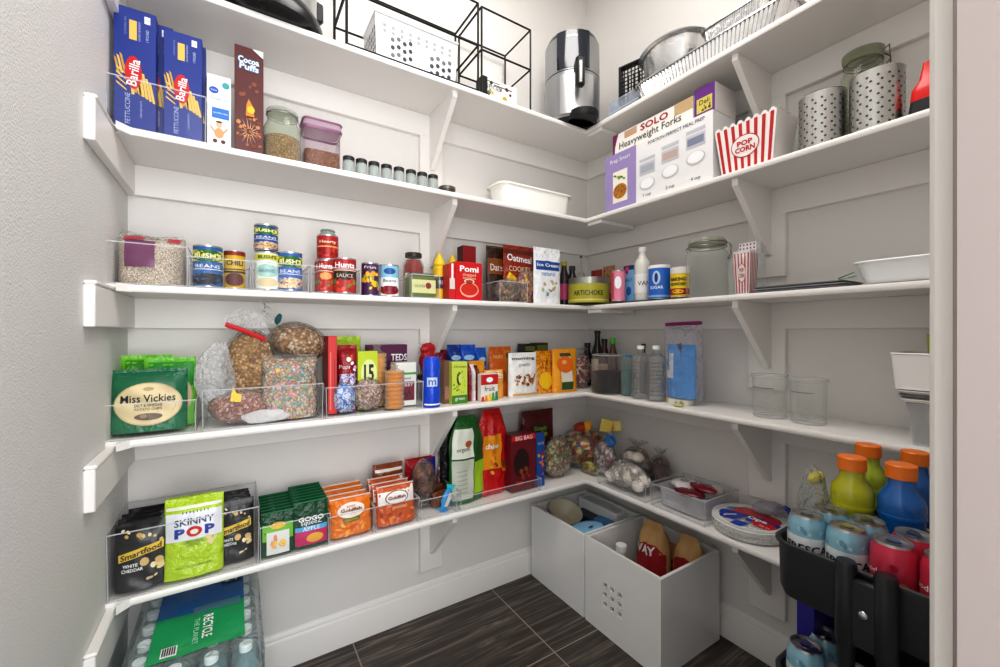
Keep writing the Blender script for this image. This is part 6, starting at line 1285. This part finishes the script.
m,S=sack(.11,.28,.035,9); thing('paper_sack','short tan paper sack at the wall side behind the lettered sack','sack',m,(-.077,-.575,.02),-PI/2,'red and tan sacks in the front cube')
# ---- shrink wrapped water bottles, two packs stacked
PW_=(.282,.41,.198)
def water_pack(label):
    w,d,h=PW_
    root=thing('water_pack',label,'water pack',None,(0,0,0),0,'shrink wrapped packs of water bottles')
    fl=M(); fl.box(-w/2-.002,w/2+.002,-d/2-.002,d/2+.002,.001,h-.002,clear('#f2fafa',.08,1.,.06,.45,1.,22.),.018)
    rim=mat('#1d9c5a',.3,0,.5,30); 
    def top(a,b,o=0.): return (a,b,h-.0005+o+.0016*math.sin(a*60)*math.sin(b*45+1))
    GF=film('#1fa060',.25,.6,40.); BF=film('#2a6aa8',.25,.6,40.)
    fl.rect(-w*.33,w*.36,-d*.36,d*.06,GF,top,18,18,.0015); fl.rect(-w*.33,w*.36,d*.06,d*.48,BF,top,18,18,.0012); fl.rect(-w*.05,w*.33,d*.02,d*.10,mat('#5a8a9a',.3),top,12,4,.003)
    fl.text('RECYCLE',w*.075,-d*.15,d*.24,W_,top,.022,-PI/2,.02,.004); fl.text('THE PLANET',-w*.01,-d*.17,d*.26,mat('#b8e8cc',.4),top,.011,-PI/2,0,.004)
    fl.rect(-w*.24,-w*.13,-d*.34,-d*.25,W_,top,3,3,.003)
    for q in range(6): fl.rect(-w*.23+q*.0045,-w*.22+q*.0045,-d*.33,-d*.26,INK,top,1,3,.0045)
    fl.rect(w*.16,w*.34,d*.32,d*.40,INK,top,6,3,.004); fl.text('24',w*.25,d*.36,w*.12,W_,top,off=.0055)
    # side prints
    sx=flatx(w/2+.002,1); fl.rect(-d*.3,d*.1,.03,.14,film('#2a86c8',.25,.6,40.),sx,6,3,.001); fl.rect(d*.15,d*.4,.05,.17,GF,sx,6,3,.001)
    part('shrink_film',fl,root)
    proto=None
    for j in range(6):
        for i in range(4):
            if proto is None:
                m,ps,S=bottle(.0315,.19,clear('#dff4f6',.16,1.6,.06,.4),.012,None,.014,.6,.86,16,.0012); proto=part('bottle',m,root); cp=M(); cp.lathe([(0,.174),(.0145,.174),(.0145,.188),(.0125,.19),(0,.19)],W_,14); part('cap',cp,proto); o=proto
            else:
                o=copy_tree(proto,root)
            o.location=(-w/2+.034+i*.0700,-d/2+.034+j*.0664,.003)
    return root
a=water_pack('upper pack of water bottles with a green recycling band on its film'); b=copy_tree(a); b['label']='lower pack of water bottles on the floor under the green banded pack'
a.location=(XL+.045+PW_[0]/2,-.045-PW_[1]/2,.205); b.location=(XL+.048+PW_[0]/2,-.047-PW_[1]/2,.002); b.rotation_euler=(0,0,.01)
# ---- black utility cart
CX0,CX1,CY_0,CY_1=-.632,-.345,-1.505,-1.190; w=CX1-CX0; d=CY_1-CY_0; cxm,cym=(CX0+CX1)/2,(CY_0+CY_1)/2
CB=mat('#2b2d30',.38); CB2=mat('#222427',.32)
cart=thing('utility_cart','black three tier plastic utility cart full of cans near the door jamb','cart',None,(cxm,cym,0.001))
def tray(z,hh):
    m=M()
    loft(m,[rr(w*.94,d*.94,z,.03),rr(w*.98,d*.98,z+hh*.15,.035),rr(w,d,z+hh,.04),rr(w+.012,d+.012,z+hh+.002,.045),rr(w+.012,d+.012,z+hh+.007,.045),rr(w+.004,d+.004,z+hh+.009,.042),rr(w-.006,d-.006,z+hh+.007,.038),rr(w-.008,d-.008,z+hh,.038),rr(w*.96,d*.96,z+.048,.03)],CB,True,True)
    return m
tz=[.617,.345,.10]
for z in tz: part('tray',tray(z,.106 if z>.3 else .09),cart)
PY0,PY1=RY(846,CX0-.014)-cym,RY(886,CX0-.014)-cym
for (px,py) in ((-w/2-.014,PY0),(-w/2-.014,PY1),(w/2+.014,-.05),(w/2+.014,.05)):
    m=M(); m.lathe([(0,.07),(.013,.07),(.013,.59),(.0165,.60),(.0165,.738),(.014,.746),(0,.747)],CB2,18,(px,py,0)); part('post',m,cart)
m=M(); m.box(-w/2-.024,-w/2-.008,PY1,PY0,.60,.722,CB2,.004); part('bracket_plate',m,cart)
for z in (.665,.44): m=M(); m.blob((-w/2-.0255 if z>.6 else -w/2-.006,(PY0+PY1)/2,z),(.003,.007,.007),mat('#d8dadc',.25,.9),1,0,12,8); part('bolt',m,cart,'silver bolt')
for sx in(-1,1):
    for sy in(-1,1):
        m=M(); m.lathe([(0,-.009),(.026,-.009),(.03,-.005),(.03,.005),(.026,.009),(0,.009)],CB2,20,xf=Matrix.Translation((sx*w*.40,sy*d*.38,.031))@Matrix.Rotation(PI/2,4,'Y')); m.box(sx*w*.40-.006,sx*w*.40+.006,sy*d*.38-.01,sy*d*.38+.01,.05,.102,CB2); part('caster',m,cart)
TZ=tz[0]+.0495
BLC=mat('#8fbccc',.28,.25,.0); PKC=mat('#d03a55',.28,.25)
def sodacan(label,x,y,z,col,kind,turn=0.):
    m,S,tab=soda(.033,.122,col)
    if kind=='f': 
        m.rect(-.05,.05,.038,.082,mat('#dfe3e4',.3),S,14,2,.0006); m.text('FRESCA',0,.06,.075,INK,S,.016,0,.02,.0016); m.scatter(-.05,.05,.085,.1,8,[mat('#b8d8e0',.3),mat('#6a9ab0',.3)],.003,.006,S,3,.001)
    else: 
        m.ell(.0,.05,.010,.012,YEL,S,12,2,.001,.4); m.ell(.011,.052,.009,.011,ORG,S,12,2,.0014,-.4); m.scatter(-.06,.06,.02,.09,5,[mat('#a81430',.3)],.006,.012,S,9,.0008); m.text('soda',-.03,.07,.03,W_,S,.010)
    thing('soda_can',label,'can',m,(x,y,z),math.atan2(CAM[0]-x,-(CAM[1]-y))+turn,'soda cans on the cart',[('pull_tab',tab)])
def CP(u,v,z):     # floor plan point seen at a pixel, at height z
    t=(CAM[2]-z)*F/(v-CY0); k=(u-500)/F; return (CAM[0]+t*(SY+k*CYW),CAM[1]+t*(CYW-k*SY))
top=TZ+.122
ZT=top
cans=[(833,510,'f','light blue and white can at the far left corner of the cart'),(868,527,'f','light blue and white can with black letters, front left of the cart')]
grid=[]
gx=[CX0+.045,CX0+.045+.0670,CX0+.045+.134]; 
names={(0,0):('f','light blue soda can with black letters at the far left corner of the cart tray'),(0,1):('f','light blue soda can with black letters, second along the near rim of the tray'),(0,2):('p','pink soda can with yellow petals, third along the near rim of the tray'),(0,3):('p','pink soda can at the near rim, closest to the door jamb'),
(1,0):('f','light blue soda can in the second row, far end'),(1,1):('f','light blue soda can in the second row, between blue and pink cans'),(1,2):('p','pink soda can in the second row, left one'),(1,3):('p','pink soda can in the second row, beside the door jamb'),}
for (i,jx),(kd,lb) in names.items():
    y=CY_1-.047-jx*.0672 - i*.012; x=gx[i]
    if y<CY_0+.036: y=CY_0+.036
    sodacan(lb,x,y,TZ,BLC if kd=='f' else PKC,kd)
def sport(label,u,v,col):
    x,y=CP(u,v,.895)
    m,ps,S=bottle(.038,.228,mat(col,.12,0,0,80,.6,0,.5),.021,ORG,.028,.66,.85,26,0,.0255,.05)
    m.lathe([(.0375,.12),(.0388,.125),(.0375,.130)],mat(col,.12),26)
    m.rect(-.045,.045,.03,.085,mat('#2a2c30',.35),S,14,2,.0012); m.text('G',0,.058,.02,W_,S,.03,0,.03,.003)
    thing('sports_drink',label,'bottle',m,(x,y,TZ),-1.,'sports drinks on the cart',ps)
sport('yellow green sports drink with orange cap, nearer one',852,456,'#b0b010'); sport('yellow green sports drink with orange cap, farther one',868,444,'#a9b81c')
sport('blue sports drink with orange cap, nearer one',898,463,'#0a62ae'); sport('blue sports drink with orange cap, farther one',915,451,'#0a5aa0')
# clear bag with yellow packet behind
x,y=CP(818,480,.83)
m=M(); m.blob((0,0,.095),(.05,.03,.095),clear('#f2f4f2',.14,1.,.08,.5,.9,30.),5,.15,22,14,flat=.001); k=M(); k.blob((0.01,-.004,.165),(.036,.014,.013),mat('#e8d81c',.35,0,.4,40),3,.1,16,10)
thing('clear_bag','clear bag holding a bright yellow item behind the light blue cans','bag',m,(x-.0,y+.0,TZ),0,None,[('yellow_item',k)])
# second tier
z2=tz[1]+.0495
sodacan('light blue soda can at the left end of the middle cart tray',CX0+.045,CY_1-.045,z2,BLC,'f'); sodacan('light blue soda can behind the first on the middle cart tray',CX0+.115,CY_1-.040,z2,BLC,'f',.5); sodacan('light blue soda can on the middle cart tray, half hidden by the posts',CX0+.046,CY_1-.125,z2,BLC,'f',.2)
sodacan('dark green soda can on the middle cart tray near the door jamb',CX0+.046,CY_1-.235,z2,mat('#1c4a34',.3,.2),'x')
m,S=carton(.19,.035,.19,mat('#2a1f8a',.4)); m.poly([(-.03,.19),(.095,.19),(.095,.10)],mat('#4a3a8a',.4),S,.001); thing('indigo_box','deep indigo blue carton standing in the middle cart tray','carton',m,(CX0+.185,CY_1-.038,z2),0)
# ------------------------------------------------------------------ resting places: soft goods settled clear of bin walls and neighbours
REST={
 'apricot_pouch':(-0.3278, -0.19, 0.894, 1.0, 1.0, 1.0),
 'bagel_bag':(-0.1831, -0.432, 0.5043, 0.951, 0.8368, 1.0),
 'baking_box':(-0.145, -0.422, 1.2908, 1.0, 1.0, 1.0),
 'bar_bag':(-0.9844, -0.14, 0.5043, 1.0, 1.0, 1.0),
 'beige_bowl':(-0.27, -0.1125, 0.265, 0.96, 0.96, 1.0),
 'berry_box':(-1.0683, -0.155, 0.8993, 1.0, 1.0, 1.0),
 'blue_pouch.001':(-0.774, -0.095, 0.894, 1.0, 1.0, 1.0),
 'bread_bag':(-0.0672, -0.3797, 0.5, 0.92, 0.84, 1.0),
 'brown_bag':(-0.0775, -0.5068, 0.5043, 0.99, 0.965, 1.0),
 'bun':(-0.1225, -0.3874, 0.617, 0.99, 0.965, 1.0),
 'bun.001':(-0.1275, -0.4324, 0.623, 0.99, 0.965, 1.0),
 'candy_bag':(-0.5304, -0.1825, 1.283, 0.93, 0.8, 1.0),
 'candy_bag.001':(-1.2858, -0.2055, 0.8983, 1.0, 1.0, 1.0),
 'candy_bag.003':(-0.1525, -0.2659, 0.5, 0.93, 0.8, 1.0),
 'candy_bag.004':(-0.1825, -0.206, 0.5, 0.93, 0.8, 1.0),
 'candy_box':(-1.3213, -0.155, 0.8993, 1.0, 1.0, 1.0),
 'candy_pile_bag':(-0.1383, -0.1151, 0.5, 0.93, 0.8, 1.0),
 'candy_pouch.002':(-1.2538, -0.07, 0.8993, 1.0, 1.0, 1.0),
 'candy_pouch.003':(-1.2632, -0.145, 0.8993, 0.99, 0.965, 1.0),
 'candy_pouch.004':(-1.271, -0.1825, 0.8993, 0.99, 0.965, 1.0),
 'candy_wrapper':(-0.9409, -0.218, 0.503, 0.92, 0.84, 1.0),
 'cereal_bag':(-1.5629, -0.1525, 0.897, 0.92, 0.84, 1.0),
 'cereal_bag.001':(-1.4419, -0.1875, 0.8993, 0.93, 0.8, 1.0),
 'cereal_bag.002':(-1.4097, -0.1325, 1.131, 0.99, 0.965, 1.0),
 'cereal_bag.003':(-1.5752, -0.1937, 0.8983, 0.93, 0.8, 1.0),
 'cereal_bag.004':(-1.2057, -0.1945, 0.8983, 1.0, 1.0, 1.0),
 'chip_bag':(-1.7964, -0.0825, 0.8993, 0.93, 0.8, 1.0),
 'chip_bag.001':(-1.74, -0.1225, 0.8993, 0.93, 0.8, 1.0),
 'chip_bag.002':(-1.7759, -0.1915, 0.9017, 0.99, 0.965, 1.0),
 'chip_bag.003':(-0.8181, -0.17, 0.5052, 0.93, 0.8, 1.0),
 'chip_bag.004':(-0.6899, -0.15, 0.5052, 0.93, 0.8, 1.0),
 'clear_bag':(-0.4796, -1.2072, 0.6665, 0.92, 0.84, 1.0),
 'compartment_box':(-0.0984, -0.4002, 2.075, 1.0, 1.0, 1.0),
 'cookie_bag':(-0.6383, -0.198, 1.2873, 0.8319, 0.8319, 1.0),
 'cracker_bag':(-1.2678, -0.219, 0.5072, 0.99, 0.965, 1.0),
 'cracker_bag.001':(-1.2713, -0.1825, 0.5088, 0.9801, 0.9312, 1.0),
 'cracker_bag.002':(-1.2729, -0.1435, 0.5128, 0.9801, 0.9312, 1.0),
 'cracker_bag.003':(-1.2729, -0.107, 0.5168, 0.99, 0.965, 1.0),
 'cracker_bag.004':(-1.1165, -0.219, 0.5073, 1.0, 1.0, 1.0),
 'cracker_bag.005':(-1.1225, -0.1825, 0.5088, 0.99, 0.965, 1.0),
 'cracker_bag.006':(-1.1246, -0.1385, 0.5128, 0.99, 0.965, 1.0),
 'cracker_bag.007':(-1.103, -0.0825, 0.5053, 1.0, 1.0, 1.0),
 'cracker_box':(-1.1044, -0.068, 0.8993, 0.99, 0.965, 1.0),
 'cracker_box.001':(-0.5702, -0.1775, 0.5052, 0.96, 0.96, 1.0),
 'crisper_rack':(-0.1, -0.3957, 2.182, 1.0, 1.0, 1.0),
 'dark_bag':(-0.8262, -0.0786, 0.5052, 0.93, 0.8, 1.0),
 'dried_fruit_pouch':(-0.4325, -0.165, 0.894, 1.0, 1.0, 1.0),
 'empty_bag':(-1.5093, -0.2267, 0.8983, 1.0, 1.0, 1.0),
 'flat_round_tin':(-0.215, -0.2275, 1.2935, 0.9801, 0.96, 1.0),
 'foil_pan':(-0.1261, -0.6018, 2.157, 1.0, 1.0, 1.0),
 'food_can':(-1.6503, -0.18, 1.2873, 1.0, 1.0, 1.0),
 'food_can.001':(-1.5866, -0.165, 1.2873, 1.0, 1.0, 1.0),
 'food_can.002':(-1.5037, -0.185, 1.2873, 1.0, 1.0, 1.0),
 'food_can.004':(-1.4421, -0.192, 1.2873, 1.0, 1.0, 1.0),
 'food_can.005':(-1.3397, -0.155, 1.2873, 1.0, 1.0, 1.0),
 'food_can.006':(-1.3422, -0.205, 1.2873, 1.0, 1.0, 1.0),
 'food_can.007':(-1.2826, -0.195, 1.2873, 1.0, 1.0, 1.0),
 'fruit_pouch':(-1.4784, -0.225, 0.5053, 1.0, 1.0, 1.0),
 'fruit_pouch.001':(-1.4784, -0.199, 0.5053, 1.0, 1.0, 1.0),
 'fruit_pouch.002':(-1.4784, -0.173, 0.5053, 1.0, 1.0, 1.0),
 'fruit_pouch.003':(-1.4784, -0.147, 0.5053, 1.0, 1.0, 1.0),
 'fruit_pouch.004':(-1.4784, -0.121, 0.5053, 1.0, 1.0, 1.0),
 'fruit_pouch.005':(-1.4784, -0.095, 0.5053, 1.0, 1.0, 1.0),
 'fruit_pouch.006':(-1.4784, -0.069, 0.5053, 1.0, 1.0, 1.0),
 'fruit_pouch.007':(-1.3879, -0.225, 0.5053, 1.0, 1.0, 1.0),
 'fruit_pouch.008':(-1.3879, -0.199, 0.5053, 1.0, 1.0, 1.0),
 'fruit_pouch.009':(-1.3879, -0.173, 0.5053, 1.0, 1.0, 1.0),
 'fruit_pouch.010':(-1.3879, -0.147, 0.5053, 1.0, 1.0, 1.0),
 'fruit_pouch.011':(-1.3879, -0.121, 0.5053, 1.0, 1.0, 1.0),
 'fruit_pouch.012':(-1.3879, -0.095, 0.5053, 1.0, 1.0, 1.0),
 'fruit_pouch.013':(-1.3879, -0.069, 0.5053, 1.0, 1.0, 1.0),
 'grain_bag':(-1.7743, -0.148, 1.2883, 1.0, 1.0, 1.0),
 'green_jar':(-1.0174, -0.1925, 1.2883, 0.96, 0.96, 1.0),
 'indigo_box':(-0.447, -1.2155, 0.3945, 0.96, 0.96, 1.0),
 'inner_tray':(-0.1285, -0.6936, 0.5054, 1.0, 1.0, 1.0),
 'light_blue_lid':(-0.285, -0.2825, 0.275, 0.96, 0.96, 1.0),
 'lime_popcorn_bag':(-1.6888, -0.1725, 0.5067, 0.93, 0.8, 1.0),
 'lime_popcorn_bag.001':(-1.6782, -0.2276, 0.5079, 0.99, 0.965, 1.0),
 'meat_packet':(-0.19, -0.7161, 0.577, 1.0, 1.0, 1.0),
 'orange_packet':(-0.16, -0.1675, 0.694, 1.0, 1.0, 1.0),
 'paper_sack':(-0.1525, -0.535, 0.02, 1.0, 1.0, 1.0),
 'paper_sack.001':(-0.12, -0.67, 0.02, 0.9557, 0.9127, 1.0),
 'paper_sack.002':(-0.0745, -0.57, 0.02, 0.92, 0.84, 1.0),
 'pasta_box':(-1.8011, -0.207, 1.6798, 1.0, 1.0, 1.0),
 'pasta_box.001':(-1.77, -0.171, 1.6798, 1.0, 1.0, 1.0),
 'pasta_box.002':(-1.703, -0.207, 1.6798, 1.0, 1.0, 1.0),
 'pasta_box.003':(-1.6969, -0.171, 1.6798, 1.0, 1.0, 1.0),
 'pink_bag':(-0.145, -0.402, 1.396, 1.0, 1.0, 1.0),
 'plate_pack':(-0.1363, -0.898, 0.5, 0.96, 0.96, 1.0),
 'popcorn_bag':(-1.7882, -0.2225, 0.5071, 0.99, 0.965, 1.0),
 'popcorn_bag.001':(-1.7922, -0.182, 0.5069, 0.951, 0.8368, 1.0),
 'popcorn_bag.002':(-1.7905, -0.1495, 0.5069, 0.9415, 0.8075, 1.0),
 'popcorn_bag.003':(-1.7797, -0.112, 0.507, 0.99, 0.965, 1.0),
 'popcorn_bag.004':(-1.7028, -0.1875, 0.5067, 0.93, 0.8, 1.0),
 'popcorn_bag.005':(-1.7012, -0.1425, 0.5067, 0.9606, 0.8672, 1.0),
 'popcorn_bag.006':(-1.5846, -0.203, 0.506, 0.99, 0.965, 1.0),
 'popcorn_bag.007':(-1.5927, -0.1755, 0.5061, 0.9801, 0.9312, 1.0),
 'popcorn_bag.008':(-1.5959, -0.1455, 0.506, 0.9801, 0.9312, 1.0),
 'popcorn_bag.009':(-1.5992, -0.118, 0.506, 0.99, 0.965, 1.0),
 'purple_bag':(-0.861, -0.0684, 0.5052, 0.93, 0.8, 1.0),
 'red_blue_bag':(-0.9569, -0.0414, 0.5, 0.92, 0.84, 1.0),
 'red_packet':(-0.1813, -0.1475, 0.689, 1.0, 1.0, 1.0),
 'sauce_bottle':(-0.2642, -0.115, 1.283, 0.9801, 0.96, 1.0),
 'sauce_bottle.001':(-0.2168, -0.12, 1.2935, 0.9606, 0.96, 1.0),
 'sauce_jar':(-1.0254, -0.1425, 1.2883, 0.96, 0.96, 1.0),
 'snack_bar':(-0.921, -0.165, 0.5075, 1.0, 1.0, 1.0),
 'snack_bar.001':(-0.921, -0.135, 0.5075, 1.0, 1.0, 1.0),
 'snack_bar.002':(-0.921, -0.105, 0.5075, 1.0, 1.0, 1.0),
 'snack_bar.003':(-0.921, -0.075, 0.5075, 1.0, 1.0, 1.0),
 'snack_box':(-1.2012, -0.1605, 0.8993, 1.0, 1.0, 1.0),
 'snack_pouch':(-0.6321, -0.105, 1.2883, 0.99, 0.965, 1.0),
 'snack_pouch.001':(-0.5421, -0.135, 1.283, 0.92, 0.84, 1.0),
 'snack_pouch.002':(-0.4468, -0.212, 1.283, 0.9415, 0.8075, 1.0),
 'soda_can.004':(-0.52, -1.254, 0.6665, 1.0, 1.0, 1.0),
 'soda_can.009':(-0.517, -1.2425, 0.3945, 0.96, 0.96, 1.0),
 'sports_drink':(-0.4612, -1.2726, 0.6665, 0.99, 0.965, 1.0),
 'sports_drink.001':(-0.3084, -1.2558, 0.6665, 0.96, 0.96, 1.0),
 'sports_drink.002':(-0.442, -1.3469, 0.6665, 0.99, 0.965, 1.0),
 'sports_drink.003':(-0.2943, -1.3342, 0.6665, 0.96, 0.96, 1.0),
 'wafer_cups':(-1.1551, -0.1195, 0.8993, 0.99, 0.965, 1.0),
 'wafer_cups.001':(-1.1184, -0.205, 0.8993, 1.0, 1.0, 1.0),
 'water_bottle':(-0.19, -0.499, 0.894, 0.99, 0.965, 1.0),
 'water_bottle.001':(-0.19, -0.5728, 0.894, 0.9801, 0.96, 1.0),
 'white_packet':(-0.1225, -0.6511, 0.577, 1.0, 1.0, 1.0),
 'yellow_pouch':(-0.7534, -0.135, 0.894, 1.0, 1.0, 1.0),
 'zip_bag':(-0.17, -0.6764, 0.914, 0.99, 0.965, 1.0),
}
for k,v in REST.items():
    o=bpy.data.objects[k]; o.location=v[:3]; o.scale=v[3:]
